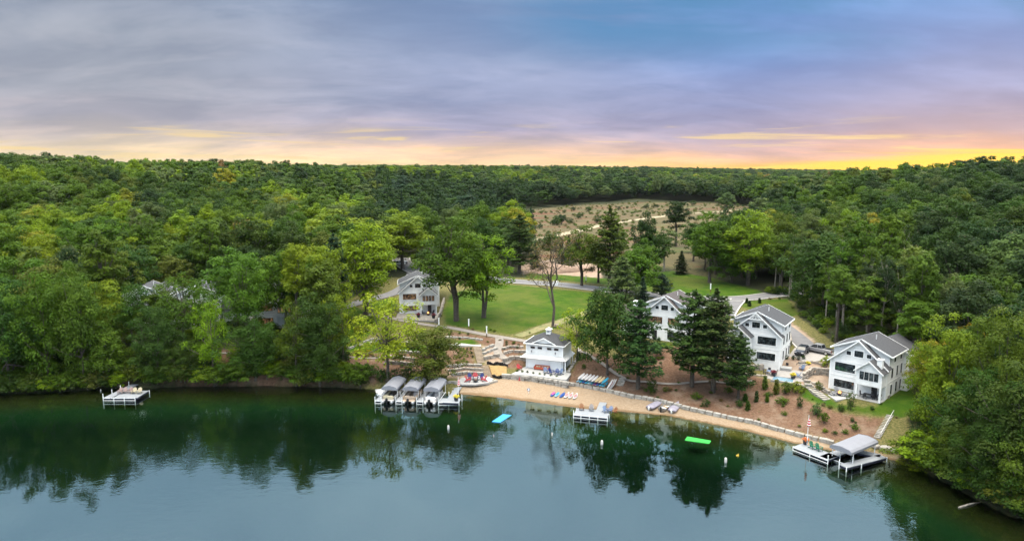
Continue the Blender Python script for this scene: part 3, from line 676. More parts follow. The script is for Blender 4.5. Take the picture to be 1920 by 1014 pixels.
def cottage(label, o, rz, mirror=False, warm=False, roof='shingle', chimney=None, truss=False, W=9.6, L=8.6, wing=True, porch=True, frame='black_frame', low2=False, group='white gabled lake houses', garage=0):
    h = thing('gabled_house', label, 'house', (o.x, o.y, o.z), rz, group)
    X = (lambda x: W - x) if mirror else (lambda x: x)
    def span(a, b): a, b = X(a), X(b); return min(a, b), max(a, b)
    F = lambda u, v, d: (u, -d, v)
    m = MB()
    m.add([(x, y, z) for y in (0, 1.25) for x, z in [(0, -1.2), (W, -1.2), (W, 5.8), (W / 2, 9.75), (0, 5.8)]],
          [(0, 1, 2, 3, 4), (9, 8, 7, 6, 5)] + [(i, 5 + i, 5 + (i + 1) % 5, (i + 1) % 5) for i in range(5)])
    m.add([(x, y, z) for y in (1.2, L) for x, z in [(0.02, -1.2), (W - 0.02, -1.2), (W - 0.02, 7.85), (W / 2, 9.72), (0.02, 7.85)]],
          [(0, 1, 2, 3, 4), (9, 8, 7, 6, 5)] + [(i, 5 + i, 5 + (i + 1) % 5, (i + 1) % 5) for i in range(5)])
    m.build('wall', M['white_board'], h)
    m = MB(); m.b2(-0.03, W + 0.03, -0.035, L, 2.78, 2.95); m.b2(-0.03, W + 0.03, -0.035, 1.2, 5.62, 5.74)
    for x in (0, W): m.b2(x - 0.10, x + 0.10, -0.05, 0.1, -1.0, 5.6)
    m.build('band_trim', M['white_trim'], h)
    m = MB(); gable_slabs(m, W / 2, W / 2, 5.85, 9.98, -0.5, 1.6); r = m.build('roof', M[roof], h)
    m = MB(); gable_rake(m, W / 2, W / 2, 5.85, 9.98, -0.58); m.build('rake_board', M['white_trim'], r)
    m = MB(); gable_slabs(m, W / 2, W / 2, 7.95, 10.04, 0.75, L + 0.4, 0.5); r = m.build('dormer_roof', M[roof], h)
    m = MB(); gable_rake(m, W / 2, W / 2, 7.95, 10.04, 0.67, 0.5, 0.24)
    gable_rake(m, W / 2, W / 2, 7.95, 10.04, L + 0.41, 0.5, 0.24)
    for s in (0, 1):
        xe = W / 2 + (s * 2 - 1) * (W / 2 + 0.53); m.b2(xe - 0.04, xe + 0.04, 0.75, L + 0.4, 7.46, 7.72)
    m.build('eave_board', M['white_trim'], r)
    if wing:                                               # lower rear wing, shifted sideways
        x0, x1 = span(W * 0.28, W + 1.1); L2 = L + 5.2; xc = (x0 + x1) / 2
        m = MB(); m.add([(x, y, z) for y in (L - 0.3, L2) for x, z in [(x0, -1.2), (x1, -1.2), (x1, 7.0), (xc, 8.9), (x0, 7.0)]],
              [(0, 1, 2, 3, 4), (9, 8, 7, 6, 5)] + [(i, 5 + i, 5 + (i + 1) % 5, (i + 1) % 5) for i in range(5)]); m.build('rear_wall', M['white_board'], h)
        m = MB(); gable_slabs(m, xc, (x1 - x0) / 2, 7.1, 9.16, L - 0.6, L2 + 0.45, 0.5); r = m.build('rear_roof', M[roof], h)
        m = MB(); gable_rake(m, xc, (x1 - x0) / 2, 7.1, 9.16, L - 0.68, 0.5, 0.24)
        for xe in (x0 - 0.53, x1 + 0.53): m.b2(xe - 0.04, xe + 0.04, L - 0.6, L2 + 0.45, 6.66, 6.9)
        m.build('eave_board', M['white_trim'], r)
    wa, wb = span(0.85, 4.35)
    window(h, F, wa, wb, 3.7, 5.25, 4, warm, frame)
    if garage < 0: window(h, F, 5.6, 8.2, 3.7, 5.25, 3, warm, frame); window(h, F, 5.6, 8.2, 0.65, 2.1, 3, False, frame)
    else: window(h, F, wa, wb, 0.65, 2.05, 4, warm, frame)
    c = W / 2
    window(h, F, c - 0.75, c + 0.75, 6.85, 7.95, 2, False, frame, bars=True)
    for s in (-1, 1): window(h, F, c + s * 1.72 - 0.36, c + s * 1.72 + 0.36, 6.95, 7.62, 1, False, frame, bars=True)
    if truss:
        m = MB(); m.bar((c - 1.45, -0.52, 8.6), (c + 1.45, -0.52, 8.6), 0.1, 0.2)
        m.bar((c, -0.52, 8.6), (c, -0.52, 9.6), 0.1, 0.14); m.bar((c - 0.8, -0.52, 8.65), (c - 0.25, -0.52, 9.35), 0.1, 0.12); m.bar((c + 0.8, -0.52, 8.65), (c + 0.25, -0.52, 9.35), 0.1, 0.12)
        m.build('gable_truss', M['white_trim'], h)
    for side in (0, 1):                                    # tall narrow side windows
        S = (lambda u, v, d: (W + d, u, v)) if side else (lambda u, v, d: (-d, u, v))
        S2 = (lambda u, v, d: (W - 0.02 + d, u, v)) if side else (lambda u, v, d: (0.02 - d, u, v))
        for u in (2.4, 5.0, 7.2):
            for v in (0.5, 3.5): window(h, S2, u, u + 0.75, v, v + 1.75, 1, False, frame)
        window(h, S2, 3.4, 4.2, 6.2, 7.2, 1, False, frame); window(h, S2, 6.6, 7.4, 6.2, 7.2, 1, False, frame)
    if porch:
        x0, x1 = span(5.35, W + 0.02); D = 2.3
        m = MB(); m.b2(x0, x1, -D, -0.004, 2.62, 5.35)
        xc = (x0 + x1) / 2
        m.add([(x, y, z) for y in (-D, -0.004) for x, z in [(x0, 5.35), (x1, 5.35), (xc, 7.0)]], [(0, 1, 2), (5, 4, 3), (0, 3, 4, 1), (1, 4, 5, 2), (2, 5, 3, 0)])
        m.build('sunroom_wall', M['white_board'], h)
        m = MB(); gable_slabs(m, xc, (x1 - x0) / 2, 5.42, 7.18, -D - 0.4, 0.06, 0.35, 0.18); r = m.build('porch_roof', M[roof], h)
        m = MB(); gable_rake(m, xc, (x1 - x0) / 2, 5.42, 7.18, -D - 0.47, 0.35, 0.22); m.build('rake_board', M['white_trim'], r)
        P_ = lambda u, v, d: (u, -D - d, v)
        n = 4; ww = (x1 - x0 - 1.1) / n
        for k in range(n): window(h, P_, x0 + 0.55 + ww * k + 0.06, x0 + 0.55 + ww * (k + 1) - 0.06, 3.65, 5.05, 1, warm, frame, False)
        for xx in (x0 + 0.17, x1 - 0.17):
            m = MB(); m.b2(xx - 0.16, xx + 0.16, -D + 0.004, -D + 0.32, 0.08, 2.62); m.build('porch_post', M['white_trim'], h)
        m = MB(); m.b2(x0 - 0.1, x1 + 0.1, -D - 0.3, 0.0, -0.35, 0.08); m.build('porch_floor', M['concrete_white'], h)
        d0 = x0 + (x1 - x0) * 0.46; m = MB(); m.b2(d0, d0 + 0.95, -0.06, 0.0, 0.08, 2.2); dd = m.build('door', M['dark_door'], h)
        m = MB(); m.b2(d0 + 0.1, d0 + 0.16, -0.12, -0.06, 1.0, 1.25); m.build('handle', M['rim'], dd)
    else:
        m = MB(); d0 = 2.2; m.b2(d0, d0 + 1.0, -0.05, 0, 0.02, 2.15); m.build('door', M['dark_door'], h)
    if chimney:
        x, y, z0, z1 = chimney; m = MB(); m.b2(x - 0.42, x + 0.42, y - 0.42, y + 0.42, z0, z1); cm = m.build('chimney', M['white_board'], h)
        m = MB(); m.b2(x - 0.5, x + 0.5, y - 0.5, y + 0.5, z1, z1 + 0.14); m.build('chimney_cap', M['white_trim'], cm)
    if garage:                                             # single-storey wing beside the house
        gx0, gx1 = (-6.2, -0.01) if garage < 0 else (W + 0.01, W + 6.2); yc = 4.2
        m = MB(); m.b2(gx0, gx1, 1.6, 6.8, -1.2, 3.9); m.add([(x, y, z) for x in (gx0, gx1) for y, z in [(1.6, 3.9), (6.8, 3.9), (4.2, 6.0)]], [(0, 1, 2), (5, 4, 3), (0, 3, 4, 1), (1, 4, 5, 2), (2, 5, 3, 0)])
        m.build('side_wing_wall', M['white_board'], h)
        m = MB()
        for s in (-1, 1): m.slab([(gx0 - 0.4, yc + s * 3.05, 3.55), (gx1, yc + s * 3.05, 3.55), (gx1, yc, 6.18), (gx0 - 0.4, yc, 6.18)], 0.2)
        m.build('side_wing_roof', M[roof], h)
    v = MB(); v.tube([(W * 0.62, L * 0.55, 9.2), (W * 0.62, L * 0.55, 10.35)], 0.06, 8); v.build('vent_pipe', M['white_trim'], h)
    return h
house_A = cottage('white gabled house with warm lit windows and a fire bowl on its patio', H_A, R(7.9), False, True, 'shingle', None, False, frame='brown_frame')
house_C = cottage('white house with brown roof and left chimney behind the dark pines', H_C, R(-33), False, True, 'shingle_brown', None, False, porch=False, garage=-1)
m = MB(); m.b2(-4.1, -3.1, 3.7, 4.7, 5.2, 7.2); cm = m.build('chimney', M['white_board'], house_C); m = MB(); m.b2(-4.2, -3.0, 3.6, 4.8, 7.2, 7.35); m.build('chimney_cap', M['white_trim'], cm)
house_D = cottage('white house with truss gable and grey roof above the plunge pool terrace', H_D, R(-34), True, False, 'shingle', None, True)
house_E = cottage('rightmost white house with chimneyed sunroom porch over the green lawn', H_E, R(-46), False, False, 'shingle', (8.75, -1.0, 5.8, 7.3))
house_F = cottage('leftmost white house mostly hidden by shore trees', H_F, R(14), False, False)
house_G = cottage('hidden white house with orange lit windows among the shore trees', H_G, R(10), True, True, garage=1)
house_H = cottage('hidden white house above the wooded footpath, left of the driveway', H_H, R(6), False, True)

# ---- the two-storey boathouse on the beach
def boathouse(o, rz):
    h = thing('boathouse', 'square white boathouse with cupola and pediment above the beach', 'boathouse', (o.x, o.y, o.z), rz)
    W, L, E = 8.1, 6.0, 5.5; F = lambda u, v, d: (u, -d, v)
    m = MB(); m.b2(0, W, 0, L, -1.0, E); m.build('wall', M['white_board'], h)
    m = MB()
    for x in (0, W):
        for y in (0, L): m.b2(x - 0.09, x + 0.09, y - 0.09, y + 0.09, 0, E - 0.05)
    m.b2(-0.04, W + 0.04, -0.04, L + 0.04, E - 0.32, E - 0.02); m.build('corner_board', M['white_trim'], h)
    ov = 0.5; zr = 7.35; rx0, rx1 = W / 2 - 1.1, W / 2 + 1.1; yc = L / 2
    c = [(-ov, -ov, E), (W + ov, -ov, E), (W + ov, L + ov, E), (-ov, L + ov, E)]; a, b = (rx0, yc, zr), (rx1, yc, zr)
    m = MB(); m.add(c + [a, b], [(0, 1, 5, 4), (1, 2, 5), (2, 3, 4, 5), (3, 0, 4), (3, 2, 1, 0)]); rf = m.build('roof', M['shingle'], h)
    m = MB(); m.bar((-ov, -ov, E - 0.07), (W + ov, -ov, E - 0.07), 0.1, 0.2); m.bar((W + ov, -ov, E - 0.07), (W + ov, L + ov, E - 0.07), 0.1, 0.2); m.bar((-ov, -ov, E - 0.07), (-ov, L + ov, E - 0.07), 0.1, 0.2)
    m.build('eave_board', M['white_trim'], rf)
    px0, px1, pz0, pz1, py = 1.35, 6.6, E + 0.16, E + 1.32, -0.12; pc = (px0 + px1) / 2
    m = MB(); m.add([(px0 + 0.35, py, pz0), (px1 - 0.35, py, pz0), (pc, py, pz1 - 0.1), (px0 + 0.35, 2.0, pz0), (px1 - 0.35, 2.0, pz0), (pc, 2.6, pz1 - 0.1)], [(0, 1, 2), (5, 4, 3), (0, 3, 4, 1), (1, 4, 5, 2), (2, 5, 3, 0)])
    pe = m.build('pediment', M['white_board'], h)
    m = MB()
    for s in (-1, 1): m.slab([(pc + s * (px1 - px0) / 2, py - 0.25, pz0 - 0.02), (pc + s * (px1 - px0) / 2, 1.9, pz0 - 0.02), (pc, 2.7, pz1 + 0.04), (pc, py - 0.25, pz1 + 0.04)], 0.12)
    m.build('pediment_roof', M['shingle'], pe)
    m = MB(); gable_rake(m, pc, (px1 - px0) / 2, pz0, pz1 + 0.07, py - 0.33, 0.0, 0.2); m.build('pediment_trim', M['white_trim'], pe)
    m = MB(); cx, cy = W / 2, yc
    m.b2(cx - 0.5, cx + 0.5, cy - 0.5, cy + 0.5, zr - 0.35, zr + 0.75); cu = m.build('cupola', M['white_trim'], h)
    m = MB()
    for k in range(4):
        m.b2(cx - 0.32, cx + 0.32, cy - 0.53, cy - 0.5, zr + 0.12 + 0.13 * k, zr + 0.19 + 0.13 * k); m.b2(cx + 0.5, cx + 0.53, cy - 0.32, cy + 0.32, zr + 0.12 + 0.13 * k, zr + 0.19 + 0.13 * k)
    m.build('louvre', M['grey_chair'], cu)
    m = MB(); m.add([(cx - .68, cy - .68, zr + .75), (cx + .68, cy - .68, zr + .75), (cx + .68, cy + .68, zr + .75), (cx - .68, cy + .68, zr + .75), (cx, cy, zr + 1.22)], [(0, 1, 4), (1, 2, 4), (2, 3, 4), (3, 0, 4), (3, 2, 1, 0)]); m.build('cupola_roof', M['metal_roof'], cu)
    z1, z0, d = 3.05, 2.48, 1.15                            # the pale skirt roof between the storeys
    q = lambda x0, y0, x1, y1, z: [(x0, y0, z), (x1, y0, z), (x1, y1, z), (x0, y1, z)]
    m = MB(); m.add(q(-0.0, -0.0, W, L, z1) + q(-d, -d, W + d * 0.9, L, z0), [(4, 5, 1, 0), (5, 6, 2, 1), (7, 4, 0, 3), (0, 1, 2, 3), (7, 6, 5, 4), (6, 7, 3, 2)]); sk = m.build('skirt_roof', M['metal_roof'], h)
    m = MB()
    for k in range(26):
        f = k / 25; m.bar((-d + (W + 1.9 * d) * f, -d, z0 + 0.03), (W * f, -0.02, z1 + 0.03), 0.05, 0.05)
    for k in range(1, 12):
        f = k / 12; m.bar((W + d * 0.9, -d + (L + d) * f, z0 + 0.03), (W + 0.02, L * f, z1 + 0.03), 0.05, 0.05)
    m.build('seam', M['metal_roof'], sk)
    for u in (0.95, 2.55, 4.65, 6.2): window(h, F, u, u + 0.95, 4.35, 4.8, 2, False, 'brown_frame', False)
    for u in (1.25, 6.55):
        m = MB(); m.bar((u, -0.02, 4.02), (u, -0.32, 4.02), 0.05); m.lathe([(0.03, 0), (0.14, -0.06), (0.16, -0.30), (0.06, -0.36), (0.02, -0.6)], 8, (u, -0.3, 4.0)); m.build('wall_lantern', M['grey_chair'], h)
    for u0, u1 in ((0.25, 2.2), (2.26, 5.2), (5.26, 7.85)):
        m = MB(); m.b2(u0, u1, -0.07, 0, 0.1, 2.3); dr = m.build('sliding_door', M['white_trim'], h)
    m = MB(); m.b2(W, W + 0.06, 1.6, 2.7, 0.1, 2.2); m.build('side_door', M['dark_door'], h)
    for px_, py_ in ((W + 0.85, -0.9), (W + 0.85, 4.6)):
        m = MB(); m.b2(px_ - 0.09, px_ + 0.09, py_ - 0.09, py_ + 0.09, 0, 2.5); m.build('post', M['white_trim'], h)
    return h
house_B = boathouse(H_B, R(-21))
def loc(o, rz, x, y, z=None):
    """point x to the right and y inwards of a building's front-left foot"""
    c, s = math.cos(rz), math.sin(rz); return Vector((o.x + c * x - s * y, o.y + s * x + c * y, o.z if z is None else z))

# ================================================================== stone walls, steps, terraces
rw = random.Random(11)
def blocks_along(mb, pts, h, depth, rows, lmin=0.8, lmax=1.7, jit=0.06, back=0.0):
    pts = sample(pts, 0.25); acc = [0.0]
    for a, b in zip(pts, pts[1:]): acc.append(acc[-1] + (b - a).length)
    tot = acc[-1]
    def atlen(s):
        s = min(max(s, 0), tot - 1e-4); k = max(i for i in range(len(acc)) if acc[i] <= s); k = min(k, len(pts) - 2)
        return pts[k].lerp(pts[k + 1], (s - acc[k]) / max(1e-6, acc[k + 1] - acc[k])), (pts[k + 1] - pts[k]).normalized()
    for r in range(rows):
        s = -rw.uniform(0, 0.6)
        while s < tot:
            ln = rw.uniform(lmin, lmax); p_, d = atlen(s + ln / 2); hh = h / rows
            inn = Vector((-d.y, d.x, 0)) * (back * r + rw.uniform(-jit, jit))
            z0 = p_.z + r * hh
            m_ = Matrix.Translation((p_.x + inn.x, p_.y + inn.y, z0 + hh / 2)) @ Matrix.Rotation(math.atan2(d.y, d.x) + rw.uniform(-.05, .05), 4, 'Z')
            sx, sy, sz = ln * 0.97 / 2, depth / 2 * rw.uniform(0.85, 1.15), hh / 2 * rw.uniform(0.86, 0.99)
            vs = [m_ @ Vector((x * sx * rw.uniform(.86, 1), y * sy * rw.uniform(.85, 1), z * sz * rw.uniform(.9, 1))) for x in (-1, 1) for y in (-1, 1) for z in (-1, 1)]
            mb.add(vs, [(0, 1, 3, 2), (4, 6, 7, 5), (0, 4, 5, 1), (2, 3, 7, 6), (0, 2, 6, 4), (1, 5, 7, 3)]); s += ln
def stone_wall(label, pxs, h, rows=2, depth=0.6, m='stone', sink=0.15, z=None, lmin=0.8, lmax=1.7, name='stone_wall', back=0.0, group='stacked stone retaining walls'):
    pts = [at(x, y, z) if z is not None else hit(x, y) for x, y in pxs]; o = pts[len(pts) // 2].copy()
    mb = MB(); blocks_along(mb, [p_ - o - Vector((0, 0, sink)) for p_ in pts], h + sink, depth, rows, lmin, lmax, back=back)
    ob = mb.build(name, M[m], bevel=0.05); ob.location = o
    return tag(ob, label, 'wall', group)
stone_wall('pale boulder wall below the boathouse terrace', [(944, 711), (970, 713), (1000, 716), (1035, 721), (1062, 726)], 1.25, 2, 0.8, 'stone_pale', z=1.0, lmin=1.2, lmax=2.2)
stone_wall('long line of pale boulders along the sand from boathouse to right dock', [(1058, 721), (1082, 723), (1110, 728), (1150, 737), (1185, 745), (1219, 750), (1250, 757), (1281, 765), (1322, 775), (1379, 787), (1416, 794), (1450, 804), (1500, 818), (1556, 831)], 0.65, 1, 0.75, 'stone_pale', lmin=0.9, lmax=1.9)
stone_wall('upper of three stone tiers between the path and the boathouse', [(941, 655), (958, 651), (982, 652)], 0.5, 1)
stone_wall('middle of three stone tiers between the path and the boathouse', [(944, 664), (960, 660), (982, 661)], 0.6, 2)
stone_wall('lowest of three stone tiers between the path and the boathouse', [(946, 679), (962, 674), (982, 676)], 1.0, 2, lmin=1.2, lmax=2)
stone_wall('short stone tier right of the timber stairs, nearest the landing', [(905, 657), (925, 648)], 0.5, 1, m='stone_pale')
stone_wall('second short stone tier right of the timber stairs', [(907, 664), (929, 655)], 0.5, 1, m='stone_pale')
stone_wall('stone tier beside the lower end of the upper timber stairs', [(910, 674), (936, 668)], 0.8, 2)
stone_wall('top stone tier behind the red and navy chairs', [(838, 688), (870, 685), (899, 686)], 0.5, 1, m='stone_pale')
stone_wall('middle stone tier behind the red and navy chairs', [(842, 696), (870, 692), (902, 694)], 0.5, 1)
stone_wall('lowest stone tier behind the red and navy chairs', [(846, 704), (872, 700), (906, 701)], 0.5, 1, m='stone_pale')
stone_wall('low stone edge of the fire pit terrace along the sand', [(852, 719), (880, 723), (912, 721), (928, 716)], 0.4, 1, 0.7, 'stone_pale')
stone_wall('stone tier beside the sand under the olive bushy tree', [(832, 722), (846, 717), (856, 718)], 0.45, 1, m='stone_pale')
stone_wall('stone edge of the terrace lawn left of the lime green tree', [(656, 654), (680, 643), (700, 635)], 0.35, 1, 0.5, 'stone_pale')
stone_wall('upper stone tier below the terrace lawn', [(722, 661), (750, 661), (781, 663)], 0.6, 2, m='stone_pale')
stone_wall('middle stone tier below the terrace lawn', [(726, 671), (750, 672), (774, 675)], 0.6, 2)
stone_wall('lowest stone tier below the terrace lawn', [(722, 682), (750, 683), (772, 686)], 0.8, 2)
stone_wall('stone wall in front of the warm lit house patio', [(744, 600), (780, 602), (816, 606)], 0.9, 2, z=5.9)
stone_wall('stepped stone wall at the right side of the warm lit house', [(817, 606), (826, 590), (832, 566)], 1.2, 2)
stone_wall('stone tier along the mulch above the white bench slabs', [(838, 633), (872, 634), (905, 638)], 0.4, 1, m='stone_pale')
stone_wall('stone wall under the truss gable house', [(1352, 694), (1385, 698), (1428, 694)], 1.3, 2, z=5.2)
stone_wall('lower stone wall left of the pool terrace', [(1352, 705), (1400, 709), (1436, 712)], 1.0, 2, z=4.6)
stone_wall('curved stone wall under the flower bed by the driveway', [(1462, 662), (1474, 656), (1482, 645), (1480, 632)], 1.2, 3)
stone_wall('upper rock tier between the pool terrace and the right hand house', [(1500, 682), (1525, 680), (1545, 686)], 0.5, 1)
stone_wall('middle rock tier between the pool terrace and the right hand house', [(1518, 694), (1535, 694), (1553, 698)], 0.6, 1, m='stone_pale')
stone_wall('dry stone wall of the sunken corner left of the right hand house', [(1508, 712), (1522, 702), (1552, 704)], 1.5, 3)
stone_wall('low rock tier beside the stone steps to the lawn', [(1512, 718), (1535, 726), (1552, 738)], 0.7, 2)
stone_wall('rock edge under the concrete pool wall', [(1480, 722), (1500, 726), (1520, 724)], 0.6, 2, m='stone_pale')
stone_wall('stone edging beside the boathouse side steps', [(1066, 698), (1074, 686), (1083, 672), (1086, 660)], 0.45, 1, 0.7, 'stone_pale')
for k, (x, y, s) in enumerate([(1642, 838, 1.0), (1660, 843, 1.35), (1677, 846, 0.9)]):
    p_ = hit(x, y); mb = MB(); n = 7
    mb.loft([[(math.cos(a) * r_ * s * rw.uniform(.85, 1.1), math.sin(a) * r_ * .8 * s * rw.uniform(.85, 1.1), z_ * s) for a in [6.283 * i / n for i in range(n)]] for r_, z_ in ((.5, -.3), (.75, 0.05), (.68, .35), (.35, .5))])
    o = mb.build('boulder', M['stone_pale'], bevel=0.03); o.location = p_
    tag(o, ['pale boulder by the foot of the right shore steps', 'largest pale boulder beside the right dock ramp', 'small pale boulder at the grassy shore edge'][k], 'boulder', 'boulders at the right shore')
for k, (x, y) in enumerate([(652, 654), (677, 649)]):
    p_ = hit(x, y); mb = MB(); n = 7
    mb.loft([[(math.cos(a) * r_ * rw.uniform(.85, 1.1), math.sin(a) * r_ * .7 * rw.uniform(.85, 1.1), z_) for a in [6.283 * i / n for i in range(n)]] for r_, z_ in ((.5, -.3), (.6, 0.05), (.55, .4), (.3, .6))])
    o = mb.build('boulder', M['stone_pale'], bevel=0.03); o.location = p_; tag(o, ['white boulder at the left end of the terrace lawn edge', 'flat white boulder on the terrace lawn grass'][k], 'boulder')

def stairs(label, tl, tr, bl, br, n, m, rail=None, name='outdoor_stairs'):
    A, B, C_, D_ = [hit(*q) for q in (tl, tr, bl, br)]; o = (C_ + D_) / 2
    t_ = thing(name, label, 'stairs', o); top = (A + B) / 2; d = Vector((top.x - o.x, top.y - o.y, 0)); run = d.length; d.normalize(); sd = Vector((d.y, -d.x, 0))
    w_ = ((B - A).length + (D_ - C_).length) / 2; rise = max(0.3, top.z - o.z); mb = MB(); rz = math.atan2(sd.y, sd.x)
    for k in range(n):
        p_ = d * (run * (k + 0.5) / n); z1 = rise * (k + 1) / n + 0.06
        mb.box(p_.x, p_.y, z1 - 0.07, w_, run / n * 0.86, 0.14, rz)
    mb.build('tread', M[m], t_)
    mb = MB()
    for k in range(n):
        p_ = d * (run * (k + 0.5) / n); z1 = rise * (k + 1) / n - 0.09
        mb.box(p_.x, p_.y, z1 - 0.25, w_ * 0.96, run / n * 0.995, 0.48, rz)
    mb.build('riser', M['wood_dark' if m == 'wood' else 'stone'], t_)
    if rail:
        mb = MB()
        for s in rail:
            a = sd * s * w_ * 0.5 + Vector((0, 0, 1.0)); b = a + d * run + Vector((0, 0, rise)); mb.bar(a, b, 0.06)
            for f in (0, .5, 1): q = a.lerp(b, f); mb.bar(q, q - Vector((0, 0, 1.0)), 0.06)
        mb.build('handrail', M['rim'], t_)
    return t_
stairs('upper flight of timber stairs beside the planted bed', (887, 650), (901, 650), (895, 681), (909, 681), 13, 'wood')
stairs('lower flight of timber stairs ending at the sand', (902, 686), (915, 686), (909, 707), (922, 707), 9, 'wood')
stairs('long stone steps with handrail climbing to the right lawn', (1662, 778), (1676, 778), (1639, 820), (1649, 823), 16, 'stone_pale', (1,))
stairs('pale stone steps along the grass left of the right hand house', (1507, 724), (1518, 720), (1546, 752), (1557, 748), 9, 'stone_pale')
stairs('stone steps from the footpath down to the kayak rack', (1163, 708), (1174, 710), (1156, 722), (1168, 725), 4, 'stone_pale')
stairs('stone steps from the parking pad to the pool terrace', (1512, 672), (1522, 676), (1496, 684), (1508, 688), 6, 'paver')
stairs('wooden steps with rails behind the dock with cream chairs', (236, 682), (246, 682), (214, 706), (228, 708), 10, 'wood', (-1, 1))

def slab(name, label, pxs, z, m, t_=0.3, cat='patio', kind=None):
    pts = [at(x, y, z) for x, y in pxs]; o = sum(pts, Vector()) / len(pts); o.z = z
    mb = MB(); mb.prism([(p_.x - o.x, p_.y - o.y) for p_ in pts], -t_, 0.0)
    ob = mb.build(name, M[m]); ob.location = o
    return tag(ob, label, cat) if not kind else tag(ob, None, None, None, kind)
slab('patio', 'white concrete terrace in front of the boathouse doors', [(958, 701), (1000, 704), (1062, 712), (1071, 700), (1064, 694), (985, 687)], 2.36, 'concrete_white', 0.9)
slab('patio', 'round edged pale fire pit terrace above the sand', [(852, 716), (866, 708), (890, 705), (916, 705), (926, 710), (916, 717), (890, 720), (866, 720)], 1.25, 'concrete_white')
slab('landing', 'white concrete landing at the head of the timber stairs', [(850, 647), (858, 641), (902, 640), (902, 649)], 4.85, 'concrete_white', 0.5)
slab('patio', 'grey paved patio under the warm lit house', [(742, 597), (746, 586), (820, 588), (819, 602), (780, 600)], 6.66, 'paver', 0.7)
slab('patio', 'pale pool terrace beside the truss gable house', [(1433, 708), (1452, 684), (1490, 676), (1522, 690), (1512, 714), (1482, 716)], 5.36, 'concrete', 0.6)
slab('parking_pad', 'pale concrete parking pad with two vehicles', [(1478, 668), (1497, 642), (1540, 648), (1566, 664), (1548, 676), (1506, 676)], 6.36, 'concrete', 0.4, 'parking')
slab('patio', 'white patio with fire table below the right hand house', [(1552, 740), (1560, 733), (1600, 738), (1606, 745), (1585, 747), (1568, 750)], 4.52, 'concrete_white')
slab('patio', 'small paved deck at the right side of the rightmost house', [(1652, 742), (1660, 716), (1680, 716), (1668, 742)], 4.9, 'paver', 0.9)
# concrete pool wall, pool and hot tub
o = at(1466, 717, 5.2); t_ = thing('plunge_pool', 'sunken plunge pool with concrete wall and spa beside the truss gable house', 'pool', o, R(-28))
mb = MB(); mb.b2(-2.0, 2.0, 0, 0.3, -1.6, 0.26); mb.b2(-2.0, 2.0, 2.9, 3.1, -1, 0.26); mb.b2(-2.0, -1.8, 0.3, 2.9, -1, 0.26); mb.b2(1.8, 2.0, 0.3, 2.9, -1, 0.26); mb.build('pool_wall', M['concrete'], t_)
mb = MB(); mb.b2(-1.8, 1.8, 0.3, 2.9, -0.5, 0.18); mb.build('pool_water', M['water_pool'], t_)
mb = MB(); mb.b2(-0.9, 0.3, -0.05, 0.0, -1.3, -0.15); mb.build('glass_panel', M['glass'], t_)
o = at(1474, 693, 5.36); mb = MB(); mb.box(0, 0, 0.22, 1.9, 1.6, 0.44); mb.box(0, 0, 0.47, 2.0, 1.7, 0.08); ob = mb.build('spa_cover', M['concrete_white'], bevel=0.04); ob.location = o; ob.rotation_euler = (0, 0, R(-28)); tag(ob, 'square white spa cover on the pool terrace', 'spa')

# soil heap, straw and silt fence
p_ = hit(1030, 516); mb = MB(); rings = []
for k in range(9):
    f = k / 8; n = 26
    rings.append([((1 - f) ** .8 * (9.5 + 1.5 * math.sin(3 * a + 1) + .6 * math.sin(7 * a)) * math.cos(a) + (2.6 * math.sin(5 * f) if f < 1 else 0), (1 - f) ** .8 * (5.5 + math.sin(2 * a)) * math.sin(a), 4.2 * f ** 0.8 - 0.7 + .25 * math.sin(5 * a + f * 6) * (1 - f)) for a in [6.283 * i / n for i in range(n)]])
mb.loft(rings); ob = mb.build('soil_heap', M['soil_pile'], smooth=True); ob.location = p_ + Vector((1, 8, 0)); tag(ob, 'large heap of pinkish soil behind the road', 'soil heap')
ob2 = ob.copy(); COL.objects.link(ob2); ob2.location = p_ + Vector((13, 9, 0)); ob2.scale = (.8, .8, .55); ob2.rotation_euler = (0, 0, 2); tag(ob2, 'lower heap of pinkish soil right of the large one', 'soil heap')
pts = [hit(x, y) for x, y in [(917, 686), (934, 686.5), (950, 688), (950, 697), (950, 707), (936, 706.5), (923, 705), (920, 695)]]; o = sum(pts, Vector()) / 8
mb = MB(); vs = [p_ - o + Vector((0, 0, 0.16)) for p_ in pts] + [Vector((0, 0, 0.16))]; mb.add(vs + [v - Vector((0, 0, 0.3)) for v in vs], [(i, (i + 1) % 8, 8) for i in range(8)] + [(9 + (i + 1) % 8, 9 + i, 17) for i in range(8)] + [(i, 9 + i, 9 + (i + 1) % 8, (i + 1) % 8) for i in range(8)])
ob = mb.build('straw_mat', M['straw']); ob.location = o; tag(ob, 'tan straw erosion mat on the slope above the sand', 'erosion mat')
for lab, line in (('wavy black silt fence above the straw mat', [(913, 683), (925, 685), (938, 684), (951, 688)]), ('wavy black silt fence below the straw mat along the sand', [(923, 708), (938, 710), (955, 708), (975, 711)])):
    pts = sample([hit(*q) for q in line], 0.3); o = pts[0]; mb = MB()
    for k, (a, b) in enumerate(zip(pts, pts[1:])):
        wv = lambda i: Vector((0.12 * math.sin(i * 1.9), 0.25 * math.sin(i * 1.1), 0.3 + 0.12 * math.sin(i * 1.3)))
        mb.bar(a - o + wv(k), b - o + wv(k + 1), 0.16, 0.7)
    ob = mb.build('silt_fence', M['silt']); ob.location = o; tag(ob, lab, 'silt fence')

